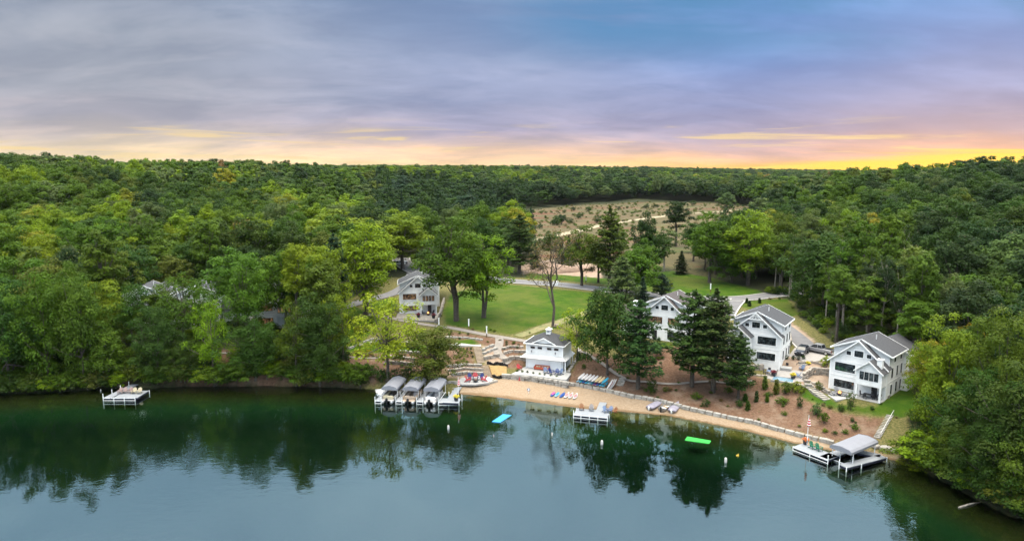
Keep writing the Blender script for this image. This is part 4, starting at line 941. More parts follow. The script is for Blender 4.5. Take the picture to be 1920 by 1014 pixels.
# ================================================================== docks and boat lifts
def dock(label, base, rects, posts, tall=(), z=0.62, rails=()):
    """rects: (p, q, width) deck sections, p-q being the left edge seen along it; posts: feet of the pipes"""
    o = base.copy(); o.z = 0; t_ = thing('dock', label, 'dock', o); dk, sk = MB(), MB()
    for p_, q, w_ in rects:
        p_, q = Vector((p_.x, p_.y, 0)) - o, Vector((q.x, q.y, 0)) - o; d = (q - p_).normalized(); s = Vector((d.y, -d.x, 0)); c = (p_ + q) / 2 + s * w_ / 2; a = math.atan2(d.y, d.x)
        dk.box(c.x, c.y, z, (q - p_).length, w_, 0.12, a); sk.box(c.x, c.y, z - 0.23, (q - p_).length - 0.10, w_ - 0.10, 0.33, a)
    dk.build('deck', M['alu'], t_); sk.build('frame', M['skirt'], t_)
    for k, p_ in enumerate(posts):
        h_ = 1.45 if k in tall else z + 0.12
        m_ = MB(); m_.tube([(p_.x - o.x, p_.y - o.y, -2.5), (p_.x - o.x, p_.y - o.y, h_)], 0.075, 8); m_.build('post', M['alu_light'], t_)
    if rails:
        m_ = MB()
        for a, b in rails:
            m_.bar((a.x - o.x, a.y - o.y, 0.12), (b.x - o.x, b.y - o.y, 0.12), 0.08); m_.bar((a.x - o.x, a.y - o.y, z + 0.0), (b.x - o.x, b.y - o.y, z + 0.0), 0.06, 0.14)
        m_.build('rail', M['alu_light'], t_)
    return t_
DZ = 0.62
def seg(a, b, f): return a.lerp(b, f)
a, b, q = at(194.2, 745.6, DZ), at(253.4, 745.6, DZ), at(246.3, 717.8, 0.9)
dv = (Vector((q.x, q.y, 0)) - Vector((a.x, a.y, 0))).normalized(); qa = a + dv * 4.3; qb = b + dv * 4.3
right = (b - a).normalized(); off = Vector((-dv.y, dv.x, 0)) * 0.09; fo = Vector((0, -0.1, 0))
dock('left dock with cream chairs and a long gangway under the trees', a, [(a, Vector((q.x, q.y, DZ)), 1.5), (qa + right * 1.6, qb, 4.2)] if False else [(a, Vector((q.x, q.y, DZ)), 1.5), (qa + right * 1.52, qb, 4.28)],
     [a + off, a + off + dv * 2.6, a + off + dv * 5.2, a + off + dv * 7.8, b + fo, seg(a, b, .33) + fo, seg(a, b, .66) + fo, qb + right * .1], (0, 1, 2, 3), rails=[(a + fo, b + fo)])
LH = Vector((math.sin(R(8)), math.cos(R(8)), 0)); LR = Vector((LH.y, -LH.x, 0))
fing = [at(703.4, 750.8, DZ), at(742.5, 751.6, DZ), at(781.6, 752.2, DZ)]; tl = at(822.2, 754, DZ); tr_ = at(860.7, 754, DZ)
far_ = 9.2
labs = ['leftmost dock finger, beside the moored runabout', 'middle dock finger between the first and second boat lift', 'right dock finger between the second and third boat lift']
for f_, lb in zip(fing, labs):
    e = f_ + LR * 1.2
    dock(lb, f_, [(f_, f_ + LH * far_, 1.2)], [f_ - LH * .08, e - LH * .08, f_ + LH * 3 - LR * .08, e + LH * 3 + LR * .08, f_ + LH * 6 - LR * .08, e + LH * 6 + LR * .08], (0, 1, 2, 4), rails=[(f_ - LH * .08, e - LH * .08)])
s0 = fing[0] + LH * (far_ + 0.02); s1 = tl + LH * (far_ + 0.02) + LR * 1.3
s1 = s0 + LR * (s1 - s0).dot(LR)
tw = at(843, 725, DZ)
dock('shore dock of platform and gangway linking the three boat lift fingers', tl, [(s0 + LH * 1.2, s1 + LH * 1.2, 1.2), (tl + LR * 1.2 + LH * 2.42, tl + LR * 1.2 + LH * (far_ + 3.0), 1.25), (tl + LH * 2.4, tl + LR * (tr_ - tl).dot(LR) + LH * 2.4, 2.4)],
     [tl - LH * .08, seg(tl, tr_, .5) - LH * .08, tr_ - LH * .08, tr_ + LH * 2.2 + LR * .08, tl + LH * 4 + LR * 1.1, tl + LH * 7 + LR * 1.1], (0, 2, 3, 4), rails=[(tl - LH * .08, tr_ - LH * .08)])

def boat_lift(label, o, rz, L=6.4, W=3.1, ze=2.55, zr=3.15, z0=-2.5):
    t_ = thing('boat_lift', label, 'boat lift', (o.x, o.y, 0), rz, 'canopied boat lifts')
    prof = [(-W / 2, ze - 0.35), (-W / 2, ze), (-W / 2 + .35, ze + .28), (0, zr), (W / 2 - .35, ze + .28), (W / 2, ze), (W / 2, ze - 0.35)]
    mb = MB(); n = len(prof); ys = [0.0, 0.12, L * .33, L * .66, L - .12, L]; sag = [-.12, 0, -.05, -.05, 0, -.12]
    vs = [(x * (1 if 0 < i < 5 else .985), y, z + (sag[i] if 1 < k < 5 else 0)) for i, y in enumerate(ys) for k, (x, z) in enumerate(prof)]
    fs = [(i * n + k, i * n + k + 1, (i + 1) * n + k + 1, (i + 1) * n + k) for i in range(5) for k in range(n - 1)]
    mb.add(vs, fs); b_ = len(mb.v)
    for y in (0.0, L):                                     # end valances
        i0 = len(mb.v); mb.add([(x, y + (0.02 if y else -0.02), z) for x, z in prof] , [tuple(range(n))])
    cv = mb.build('canopy', M['canvas'], t_)
    md = cv.modifiers.new('thick', 'SOLIDIFY'); md.thickness = 0.03
    for x in (-W / 2 + .12, W / 2 - .12):
        for y in (.7, L - .7):
            m_ = MB(); m_.tube([(x, y, z0), (x, y, ze - .02)], 0.06, 6); m_.build('post', M['alu_light'], t_)
    m_ = MB()
    for x in (-W / 2 + .12, W / 2 - .12): m_.bar((x, .2, ze - .08), (x, L - .2, ze - .08), 0.06); m_.bar((x, .5, .25), (x, L - .5, .25), 0.1, .14)
    for y in (.7, L - .7): m_.bar((-W / 2, y, .12), (W / 2, y, .12), 0.1, .14)
    m_.build('cradle', M['alu_light'], t_); return t_
lifts = [at(729.5, 728, 2.55), at(768.7, 729, 2.55), at(808.4, 730.3, 2.55)]
LIFT = [boat_lift(l_, o, R(-8)) for l_, o in zip(['left of the three grey canopied boat lifts', 'middle of the three grey canopied boat lifts', 'right of the three grey canopied boat lifts'], lifts)]

def pontoon(label, o, rz, hullm, seatm, var):
    t_ = thing('pontoon_boat', label, 'pontoon boat', (o.x, o.y, 0.15), rz, 'boats parked under the canopies')
    L, W = 6.3, 2.45
    for x in (-.85, .85):
        m_ = MB(); m_.tube([(x, 0, .22), (x, L - 1, .22), (x, L - .3, .32), (x, L, .5)], [.30, .30, .24, .04], 10); m_.build('pontoon', M['boat_metal'], t_, True)
    m_ = MB(); m_.b2(-W / 2, W / 2, .1, L - .15, .5, .6); m_.build('deck', M[hullm], t_)
    m_ = MB()
    for x in (-W / 2 + .03, W / 2 - .03): m_.b2(x - .03, x + .03, .75, L - .5, .62, 1.2)
    m_.b2(-W / 2 + .06, W / 2 - .06, L - .53, L - .47, .62, 1.2); m_.build('fence', M[hullm], t_)
    m_ = MB(); m_.b2(-.95, .95, .95, 1.55, .6, .98); m_.b2(-.95, .95, .8, .95, .6, 1.3); m_.b2(-1.12, -.55, 2.4, 5.2, .6, .98); m_.b2(.55, 1.12, 3.9, 5.3, .6, .98); m_.build('seat', M[seatm], t_, bevel=.05)
    m_ = MB(); m_.b2(.35, 1.05, 2.7, 3.2, .6, 1.45); m_.b2(.4, 1.0, 2.95, 3.0, 1.45, 1.75); m_.build('console', M['grey_vinyl' if var else 'black_plastic'], t_)
    m_ = MB(); m_.lathe([(.12, -.5), (.15, 0), (.26, .25), (.27, .6), (.18, .78)], 8, (0, -.15, .35)); m_.box(0, .05, .55, .25, .4, .15); m_.build('outboard_motor', M['black_plastic'], t_)
    if var == 2:
        m_ = MB()
        for x in (-.7, .7): m_.bar((x, .2, .6), (x * .9, .35, 1.5), .05)
        m_.bar((-.63, .35, 1.5), (.63, .35, 1.5), .05); m_.build('ladder', M['alu_light'], t_)
    return t_
for (o, l_, hm, sm, vr) in zip(lifts, ['grey pontoon boat under the left canopy', 'tan pontoon boat under the middle canopy', 'grey white pontoon boat under the right canopy'], ['grey_vinyl', 'tan_fabric', 'grey_vinyl'], ['cream', 'tan_fabric', 'white_board'], (0, 1, 2)):
    b_ = o - LH * 1.9; pontoon(l_, b_ + LR * 0.1, R(-8), hm, sm, vr)

def hull_rings(L, W, H, full=0.0, n=9, open_=True):
    rings = []
    for k in range(n):
        f = k / (n - 1); w_ = W / 2 * (1 if f < .45 else max(0.03, 1 - ((f - .45) / .55) ** 2.2)) * (0.9 + .1 * min(1, f * 4)); zt = H * (1 + .25 * f * f)
        rings.append([(-w_, L * f, zt), (-w_ * .8, L * f, zt * .35 + .1 * H * f), (0, L * f, 0.12 * H * f * f * 6 * (f > .6)), (w_ * .8, L * f, zt * .35 + .1 * H * f), (w_, L * f, zt)])
    return rings
def rowboat(label, o, rz, cover, L=4.4, W=1.55, H=.6, hull='boat_metal', group=None, motor=True, name='rowboat'):
    t_ = thing(name, label, 'boat', o, rz, group); R_ = hull_rings(L, W, H)
    m_ = MB(); n = len(R_); vs = [v for r in R_ for v in r]
    m_.add(vs, [(i * 5 + k, i * 5 + k + 1, (i + 1) * 5 + k + 1, (i + 1) * 5 + k) for i in range(n - 1) for k in range(4)] + [(0, 1, 2, 3, 4)])
    if not cover:                                          # inner skin and floor
        i0 = len(m_.v); m_.add([(x * .9, y * .97 + .06, max(z, .16) + (.0 if z > .4 else .04)) for x, y, z in vs], [(i * 5 + k + 1, i * 5 + k, (i + 1) * 5 + k, (i + 1) * 5 + k + 1) for i in range(n - 1) for k in range(4)])
    m_.build('hull', M[hull], t_, True)
    if cover:
        m_ = MB(); rr = []
        for r in R_:
            w_, y, z = r[4]; rr.append([(-w_ * 1.05, y, z - .22), (-w_ * 1.04, y, z + .02), (-w_ * .5, y, z + .14), (0, y, z + .20), (w_ * .5, y, z + .14), (w_ * 1.04, y, z + .02), (w_ * 1.05, y, z - .22)])
        m_.loft(rr); m_.build('boat_cover', M[cover], t_, True)
        if motor: m_ = MB(); m_.lathe([(.08, -.2), (.14, .1), (.16, .45), (.06, .55)], 8, (0, -.12, .25)); m_.build('motor', M['white_trim'], t_)
    else:
        m_ = MB()
        for y in (.9, 2.0, 3.0): m_.b2(-W / 2 * .86, W / 2 * .86, y, y + .32, H * .66, H * .74)
        m_.build('bench', M['white_trim'], t_)
        if motor: m_ = MB(); m_.lathe([(.1, -.3), (.13, .1), (.2, .3), (.2, .6), (.1, .72)], 8, (0, -.14, .3)); m_.build('outboard_motor', M['black_plastic'], t_)
    return t_
def ang(p_, q): return math.atan2(-(q.x - p_.x), q.y - p_.y)   # rotation that turns +Y from p towards q
for (s, e, cv, l_) in [((1217, 769), (1234, 755), 'lav_cover', 'left lavender covered boat on the sand'), ((1239.5, 772), (1254, 757), None, 'open aluminium rowboat between two covered boats'), ((1259, 775), (1268, 759), 'lav_cover', 'right lavender covered boat on the sand')]:
    p_, q = hit(*s), hit(*e); o = rowboat(l_, p_ + Vector((0, 0, .02)), ang(p_, q), cv, group='boats drawn up on the beach'); o.rotation_euler.x = R(3)
p_, q = at(706, 746, .1), at(711, 734, .1); rowboat('small white runabout moored at the leftmost finger', Vector((q.x, q.y, -.15)), ang(q, p_) + .25, None, 4.6, 1.8, .8, 'white_board', None, False, 'runabout')

# beach dock
a, b = at(1075, 780, DZ), at(1141, 786.5, DZ); c_ = at(1082.6, 769, DZ); d_ = (b - a).normalized(); n_ = Vector((-d_.y, d_.x, 0)); wk0, wk1 = at(1116, 768, DZ), at(1139, 750, .9)
a = at(1075.5, 777, DZ); b = at(1139, 783, DZ); d_ = (b - a).normalized(); n_ = Vector((-d_.y, d_.x, 0)); dep = 3.3; pf = a + n_ * dep; pr = b + n_ * dep
wdir = (Vector((wk1.x, wk1.y, 0)) - Vector((wk0.x, wk0.y, 0))).normalized(); w0 = a + n_ * (dep + .02) + d_ * 3.6
dock('beach dock with five chairs and a ramp to the sand', a, [(pf, pr, dep), (w0, w0 + n_ * 4.6 + d_ * .0, 1.35)], [a - n_ * .09, seg(a, b, .22) - n_ * .09, seg(a, b, .47) - n_ * .09, seg(a, b, .72) - n_ * .09, b - n_ * .09, b + n_ * 1.6 + d_ * .09, pf - d_ * .09], (0,), rails=[(a - n_ * .09, b - n_ * .09)])
DOCKB = (a, d_, n_)
# right dock: platform, U of two arms round the lift
P1 = at(1487, 837.5, DZ); P2 = at(1553, 862.5, DZ); P3 = at(1505, 829.5, DZ); E1 = at(1630, 834.5, DZ)
e_ = (P2 - P1).normalized(); f_ = Vector((-e_.y, e_.x, 0)); wpl = 2.6
Q0 = P2 + f_ * 0.0; up = (Vector((E1.x, E1.y, 0)) - Vector((P2.x, P2.y, 0))).normalized()
A0 = at(1588, 877, DZ); A1 = at(1663, 858, DZ); ad = (A1 - A0).normalized(); al = (A1 - A0).length; Lw = (E1 - P2).length
K1 = at(1607, 841, DZ)
dock('right dock in a U shape with green chairs and a flagpole', P1, [(P1 + f_ * wpl, P2 + f_ * wpl, wpl), (P2 + f_ * .0 + up * 0.2 + Vector((-up.y, up.x, 0)) * 1.6, P2 + up * (Lw + 1.0) + Vector((-up.y, up.x, 0)) * 1.6, 1.5), (A0 + Vector((-ad.y, ad.x, 0)) * 1.35, A1 + Vector((-ad.y, ad.x, 0)) * 1.35, 1.35), (at(1606, 842, DZ), at(1652, 852, DZ), 1.3)],
     [P1, seg(P1, P2, .5) - f_ * .09, P2 - f_ * .09, A0 - ad * .08, A0 - ad * .08 + Vector((-ad.y, ad.x, 0)) * 1.3, A0 + ad * 3 - Vector((-ad.y, ad.x, 0)) * .09, A1, P2 + up * 3, P2 + up * 6], (2, 4, 7, 8), rails=[(P1 - f_ * .09, P2 - f_ * .09)])
cl0, cl1 = at(1576, 843, 2.4), at(1620, 825, 2.4)
ld = (Vector((cl1.x, cl1.y, 0)) - Vector((cl0.x, cl0.y, 0)))
boat_lift('large grey canopied boat lift at the right dock', Vector((cl0.x, cl0.y, 0)), ang(cl0, cl1), 7.6, 3.5, 2.5, 2.98)
print('lift len', ld.length)

# ================================================================== chairs, tables, fire bowls
def make_chair():
    t_ = thing('adirondack_chair', 'x', 'chair', (0, 0, 0)); c0 = M['red']
    m_ = MB()
    for k in range(5): y = -.42 + .13 * k; m_.box(0, y, .42 - .035 * k, .52, .115, .03, 0, R(-14))
    m_.build('seat', c0, t_)
    m_ = MB()
    for k in range(5):
        x = -.22 + .11 * k; h_ = .78 - .05 * abs(k - 2) ** 1.6; m_.bar((x, .12, .28), (x * 1.25, .12 + h_ * .42, .28 + h_ * .92), .1, .025)
    m_.build('backrest', c0, t_)
    for s in (-1, 1):
        m_ = MB(); m_.box(s * .33, -.12, .58, .13, .72, .03); m_.build('armrest', c0, t_)
        m_ = MB(); m_.b2(s * .33 - .03, s * .33 + .03, -.42, -.36, 0, .565); m_.build('leg', c0, t_)
        m_ = MB(); m_.bar((s * .31, -.3, .40), (s * .31, .5, .03), .05, .1); m_.build('leg', c0, t_)
    return t_
CH = make_chair(); used_chair = []
def chair(p_, rz, m, label, group, scale=1.12):
    mats = {M['red']: M[m]}
    if not used_chair:
        used_chair.append(1); CH.location = p_; CH.rotation_euler = (0, 0, rz); CH.scale = (scale,) * 3; tag(CH, label, None, group); recolor(CH, mats); return CH
    return dup(CH, p_, rz, label, group, mats, scale)
def face(p_, q): return math.atan2(q.x - p_.x, -(q.y - p_.y))     # turn -Y (a chair's front) from p towards q
z0 = DZ + .07
for x, y, m, l_ in [(226.5, 737, 'mauve_chair', 'leftmost faded brown chair on the left dock'), (234.5, 736.5, 'mauve_chair', 'second faded brown chair on the left dock'), (245.5, 736.5, 'mauve_chair', 'faded brown chair next to the cream chairs on the left dock'), (252.2, 737, 'cream', 'left cream chair on the left dock'), (262, 737.2, 'cream', 'right cream chair on the left dock')]:
    chair(at(x, y, z0), R(6), m, l_, 'chairs on the left dock')
fp = at(892, 715.5, 1.27)
for x, y, m, l_ in [(877, 715, 'red', 'left red chair at the beach fire pit'), (882, 711, 'navy', 'left navy chair at the beach fire pit'), (891, 709.5, 'red', 'middle red chair behind the beach fire pit'), (902, 711, 'navy', 'right navy chair at the beach fire pit'), (908, 714.5, 'red', 'right red chair at the beach fire pit')]:
    p_ = at(x, y, 1.26); chair(p_, face(p_, fp), m, l_, 'chairs round the beach fire pit', 1.3)
zt = 2.37
for x, y, rz, m, l_ in [(973, 693, .5, 'red', 'red chair at the left corner of the boathouse terrace'), (1023, 699, .2, 'steel_blue', 'slate blue chair in front of the red sofa'), (1033, 700.5, .9, 'navy', 'navy chair right of the red sofa'), (1044.5, 702, -.2, 'navy', 'navy chair near the boathouse corner'), (1051, 701.5, -.8, 'steel_blue', 'slate blue chair at the boathouse corner')]:
    chair(at(x, y, zt), rz, m, l_, 'chairs on the boathouse terrace', 1.2)
a, d_, n_ = DOCKB
for u, v, rz, m, l_ in [(1.0, 2.7, .2, 'brown_chair', 'chestnut chair at the left end of the beach dock'), (2.8, 2.75, .1, 'grey_chair', 'grey chair on the beach dock, left of the ramp'), (5.35, 2.6, .6, 'steel_blue', 'first slate blue chair right of the ramp'), (6.3, 2.75, -.3, 'steel_blue', 'second slate blue chair right of the ramp'), (7.1, 2.5, -.7, 'brown_chair', 'chestnut chair at the right end of the beach dock')]:
    p_ = a + d_ * u + n_ * v; p_.z = z0; chair(p_, math.atan2(d_.y, d_.x) + rz, m, l_, 'chairs on the beach dock')
for x, y, l_ in [(1523, 840, 'left green chair on the right dock'), (1534.5, 844, 'right green chair on the right dock')]:
    chair(at(x, y, z0), R(20), 'green_chair', l_, 'green chairs on the right dock')
ft = at(1574, 741, 4.54)
for x, y, l_ in [(1562, 740.5, 'grey chair left of the fire table below the right hand house'), (1585, 742.5, 'grey chair right of the fire table below the right hand house'), (1569, 736.5, 'grey chair behind the fire table below the right hand house')]:
    p_ = at(x, y, 4.54); chair(p_, face(p_, ft), 'grey_chair', l_, 'chairs round the fire table')
fa = loc(H_A, R(7.9), 7.3, -3.0, 6.7)
for x, y, l_ in [(6.0, -2.2, 'dark chair left of the fire bowl at the warm lit house'), (8.5, -2.2, 'dark chair right of the fire bowl at the warm lit house')]:
    p_ = loc(H_A, R(7.9), x, y, 6.7); chair(p_, face(p_, fa), 'charcoal', l_, 'chairs round the patio fire bowl')
for x, y, rz, l_ in [(1504, 694, -1.0, 'slate chair at the right side of the pool terrace, farther one'), (1497, 707, -2.2, 'slate chair at the right side of the pool terrace, nearer one')]:
    chair(at(x, y, 5.38), rz, 'steel_blue', l_, 'chairs on the pool terrace')
def fire_bowl(p_, label, flame, r=.55, square=False):
    t_ = thing('fire_pit', label, 'fire pit', p_)
    m_ = MB(); m_.lathe([(r * .5, 0), (r * .55, .1), (r, .42), (r * .92, .45), (r * .7, .36)], 4 if square else 14); m_.build('bowl', M['charcoal'], t_)
    if flame:
        m_ = MB()
        for k in range(5): a_ = k * 1.3; m_.lathe([(.02, .4), (.11, .5), (.07, .72), (.01, .85 + .1 * (k % 2))], 6, (.16 * math.cos(a_), .16 * math.sin(a_), 0))
        m_.build('flame', M['flame'], t_)
    else:
        m_ = MB()
        for k in range(4): a_ = k * .8; m_.bar((-.3 * math.cos(a_), -.3 * math.sin(a_), .42), (.3 * math.cos(a_), .3 * math.sin(a_), .5), .1)
        m_.build('log', M['wood_dark'], t_)
fire_bowl(fp, 'dark fire pit ringed by red and navy chairs above the sand', False, .7)
fire_bowl(ft, 'burning fire table on the white patio below the right hand house', True, .6, True)
fire_bowl(fa, 'burning fire bowl on the patio of the warm lit house', True, .6)
def dining(p_, rz, label, m, n=4, L=1.7):
    t_ = thing('dining_table', label, 'table', p_, rz)
    m_ = MB(); m_.box(0, 0, .73, L, .95, .06); m_.build('tabletop', M[m], t_, bevel=.02)
    for x in (-1, 1):
        for y in (-1, 1): m_ = MB(); m_.bar((x * (L / 2 - .1), y * .38, 0), (x * (L / 2 - .1), y * .38, .7), .07); m_.build('leg', M[m], t_)
    return t_
def make_dchair():
    t_ = thing('dining_chair', 'x', 'chair', (0, 0, 0)); m_ = MB(); m_.box(0, 0, .45, .5, .5, .06); m_.build('seat', M['charcoal'], t_)
    m_ = MB(); m_.box(0, .25, .78, .5, .05, .6, 0, R(-8)); m_.build('backrest', M['charcoal'], t_)
    for x in (-.21, .21):
        for y in (-.21, .21): m_ = MB(); m_.bar((x, y, 0), (x, y, .43), .05); m_.build('leg', M['charcoal'], t_)
    return t_
dc = make_dchair()
pE = loc(H_E, R(-46), 7.3, -1.1, 4.55); dining(pE, R(-46), 'dark dining table under the sunroom porch of the rightmost house', 'charcoal')
for k, (x, y, rz, l_) in enumerate([(6.1, -1.1, 90, 'dark dining chair at the left end of the porch table'), (7.0, -1.9, 180, 'dark dining chair at the lake side of the porch table'), (8.5, -1.1, -90, 'dark dining chair at the right end of the porch table')]):
    p_ = loc(H_E, R(-46), x, y, 4.55)
    if k == 0: dc.location = p_; dc.rotation_euler = (0, 0, R(-46 + rz)); tag(dc, l_, None, 'porch dining chairs')
    else: dup(dc, p_, R(-46 + rz), l_, 'porch dining chairs')
pD = at(1478, 687, 5.38); dining(pD, R(-34), 'slate dining table beside the spa cover', 'steel_blue', L=2.0)
for dx_, dy_, rz, l_ in [(-1.35, 0, 90, 'dark chair left of the slate dining table'), (1.35, 0, -90, 'dark chair right of the slate dining table'), (0, .85, 0, 'dark chair behind the slate dining table'), (0, -.85, 180, 'dark chair on the lake side of the slate dining table')]:
    c, s = math.cos(R(-34)), math.sin(R(-34)); dup(dc, pD + Vector((c * dx_ - s * dy_, s * dx_ + c * dy_, 0)), R(-34 + rz), l_, 'chairs round the slate table')
pS = at(1444, 702, 5.38); dining(pS, R(-34), 'low slate table at the left end of the pool terrace', 'steel_blue', L=1.3)
for dx_, dy_, rz, l_ in [(-1.0, .2, 90, 'dark chair left of the low slate table'), (1.0, -.1, -90, 'dark chair right of the low slate table'), (0.1, .9, 0, 'dark chair behind the low slate table')]:
    dup(dc, pS + Vector((dx_, dy_, 0)), R(-34 + rz), l_, 'chairs round the low slate table')
# grill
p_ = loc(H_E, R(-46), 9.0, -.7, 4.55); t_ = thing('grill', 'black kettle grill at the right post of the porch', 'grill', p_)
m_ = MB(); m_.lathe([(.05, .55), (.25, .62), (.34, .85), (.3, 1.05), (.12, 1.18)], 12); m_.build('bowl', M['black_plastic'], t_, True)
for k in range(3): a_ = k * 2.09; m_ = MB(); m_.bar((.15 * math.cos(a_), .15 * math.sin(a_), .62), (.3 * math.cos(a_), .3 * math.sin(a_), 0), .04); m_.build('leg', M['black_plastic'], t_)
# the red sofa on the boathouse terrace
p_ = loc(H_B, R(-21), 3.75, -.75, 2.37); t_ = thing('outdoor_sofa', 'long rust red sofa with pale cushions against the boathouse doors', 'sofa', p_, R(-21))
m_ = MB(); m_.box(0, 0, .3, 3.3, .9, .4); m_.build('seat', M['sofa'], t_, bevel=.06); m_ = MB(); m_.box(0, .38, .68, 3.3, .22, .5); m_.build('backrest', M['sofa'], t_, bevel=.06)
for s in (-1, 1): m_ = MB(); m_.box(s * 1.6, 0, .5, .22, .9, .4); m_.build('armrest', M['sofa'], t_, bevel=.05)
for x in (-1.1, -.6, .1, .7, 1.2): m_ = MB(); m_.box(x, .18, .62, .42, .16, .3, R(rw.uniform(-15, 15)), R(-15)); m_.build('cushion', M['cream' if x != .1 else 'mauve_chair'], t_, bevel=.04)
# picnic tables
for k, (x, y) in enumerate([(1046, 614), (845, 652)]):
    p_ = hit(x, y); t_ = thing('picnic_table', ['picnic table on the grass under the half bare tree', 'pale bench table beside the stair landing'][k], 'picnic table', p_, R(-20))
    m_ = MB(); m_.box(0, 0, .74, 1.8, .75, .06); m_.build('tabletop', M['mauve_chair' if not k else 'concrete_white'], t_)
    for s in (-1, 1): m_ = MB(); m_.box(0, s * .7, .44, 1.8, .28, .05); m_.build('bench', M['mauve_chair' if not k else 'concrete_white'], t_); m_ = MB(); m_.bar((s * .65, -.7, 0), (s * .65, .3, .72), .07); m_.bar((s * .65, .7, 0), (s * .65, -.3, .72), .07); m_.build('trestle', M['charcoal'], t_)

# stone benches and tables on the left terrace lawn
for k, (x, y, rz, l_) in enumerate([(698, 645, .2, 'pale slab bench on the terrace lawn nearest its stone edge'), (710, 639, .1, 'pale slab bench behind the first on the terrace lawn'), (757, 645, -.1, 'long pale slab table right of the lime green tree'), (748, 653, .1, 'pale slab seat in front of the long slab table'), (770, 654, .0, 'pale slab seat at the right end of the terrace lawn'), (731, 638, .2, 'pale slab bench behind the lime green tree')]):
    p_ = hit(x, y); t_ = thing('stone_bench', l_, 'bench', p_, rz, 'slab benches on the terrace lawn'); w_ = 2.4 if k == 2 else 1.5
    m_ = MB(); m_.box(0, 0, .52, w_, .7, .16); m_.build('seat', M['stone_pale'], t_, bevel=.03)
    for s in (-1, 1): m_ = MB(); m_.box(s * w_ * .32, 0, .22, .3, .5, .46); m_.build('leg', M['stone_pale'], t_)

# ================================================================== boards, kayaks, floats
def board(label, p_, rz, m, L=3.1, W=.78, tilt=0.0, group=None, deckm=None, name='paddleboard', hull=.16):
    t_ = thing(name, label, 'paddleboard' if name == 'paddleboard' else 'kayak', p_, rz, group); m_ = MB(); rr = []
    for k in range(11):
        f = k / 10; w_ = W / 2 * max(.06, math.sin(math.pi * (0.08 + .86 * f)) ** .6); zc = .25 * hull * (abs(2 * f - 1) ** 3) * 4 * .5
        rr.append([(w_ * math.cos(a_), L * f, zc + hull * (.5 + .5 * math.sin(a_))) for a_ in [6.283 * i / 8 for i in range(8)]])
    m_.loft(rr); m_.build('hull', M[m], t_, True)
    if deckm:
        m_ = MB(); m_.prism([(W * .3 * math.cos(a_), L * .5 + L * .30 * math.sin(a_)) for a_ in [6.283 * i / 14 for i in range(14)]], hull + .002, hull + .03); m_.build('deck_pad', M[deckm], t_)
    t_.rotation_euler.x = tilt; return t_
BB = [((1033.5, 744), (1039.3, 734.5), 'kayak_blue', 'pink', 'blue board with pink pad, leftmost on the sand'), ((1041, 745), (1047.5, 735.5), 'kayak_pale', 'kayak_cyan', 'pale and bright blue board on the sand'), ((1050.5, 746), (1057.5, 736.5), 'kayak_blue', 'kayak_blue', 'plain royal blue board on the sand'),
      ((1058.5, 747), (1064.5, 738), 'kayak_white', 'deck_red', 'left of three white boards with dull red pads'), ((1067, 748), (1072, 738.6), 'kayak_white', 'deck_red', 'middle of three white boards with dull red pads'), ((1075.5, 749), (1080.5, 739.5), 'kayak_white', 'deck_red', 'right of three white boards with dull red pads')]
for s, e, m, dm, l_ in BB:
    p_, q = hit(*s), hit(*e); board(l_, p_ + Vector((0, 0, .04)), ang(p_, q), m, 3.1, .85, R(3), 'boards lying on the beach', dm)
rk0, rk1 = hit(1080, 722), hit(1134, 733); rk0.z += .05; ax = (rk1 - rk0); ax.z = 0; RL = ax.length; ax.normalize(); rrz = math.atan2(ax.y, ax.x)
rack = thing('kayak_rack', 'timber rack of kayaks and boards above the beach wall', 'rack', rk0, rrz)
m_ = MB(); m_.bar((0, 0, .7), (RL, 0, .7), .12); m_.bar((0, 1.5, .72), (RL, 1.5, .72), .12); m_.bar((0, .3, 1.30), (RL, .3, 1.30), .1); m_.bar((0, 1.7, 1.52), (RL, 1.7, 1.52), .1); m_.build('rail', M['wood'], rack)
for k in range(4):
    x = RL * k / 3
    for y, h_ in ((.2, 1.35), (1.65, 1.57)): m_ = MB(); m_.bar((x, y, -.6), (x, y, h_), .12); m_.build('post', M['wood_dark'], rack)
cols = ['kayak_pale', 'kayak_cyan', 'kayak_blue', 'kayak_cyan', 'kayak_pale', 'kayak_teal', 'kayak_purple', 'kayak_blue', 'kayak_cyan', 'kayak_cyan']
nm_ = {'kayak_pale': 'pale blue', 'kayak_cyan': 'cyan', 'kayak_blue': 'royal blue', 'kayak_teal': 'dark teal', 'kayak_purple': 'purple'}
seen = {}
for k, m in enumerate(cols):
    f = (k + .6) / 10.2; p_ = rk0 + ax * (RL * f) + Vector((-ax.y, ax.x, 0)) * -.35 + Vector((0, 0, .62)); seen[m] = seen.get(m, 0) + 1; tot_ = cols.count(m)
    l_ = f"{nm_[m]} kayak on the lower rack rail" + ('' if tot_ == 1 else f', {["first","second","third","fourth"][seen[m]-1]} from left')
    board(l_, p_, rrz, m, 2.9, .60, R(5), 'kayaks on the rack', None, 'kayak', .28)
for k in range(8):
    m = 'kayak_white' if k < 5 else 'kayak_sand' if k < 7 else 'kayak_cyan'; f = (k + .7) / 8.4; p_ = rk0 + ax * (RL * f) + Vector((-ax.y, ax.x, 0)) * -.1 + Vector((0, 0, 1.32))
    l_ = (f'white board on top of the rack, {["first", "second", "third", "fourth", "fifth"][k]} from left' if k < 5 else ['left sand coloured board on top of the rack', 'right sand coloured board on top of the rack', 'cyan board on top of the rack at its right end'][k - 5])
    board(l_, p_, rrz, m, 2.8, .74, R(9), 'boards on top of the rack', None, 'paddleboard', .12)
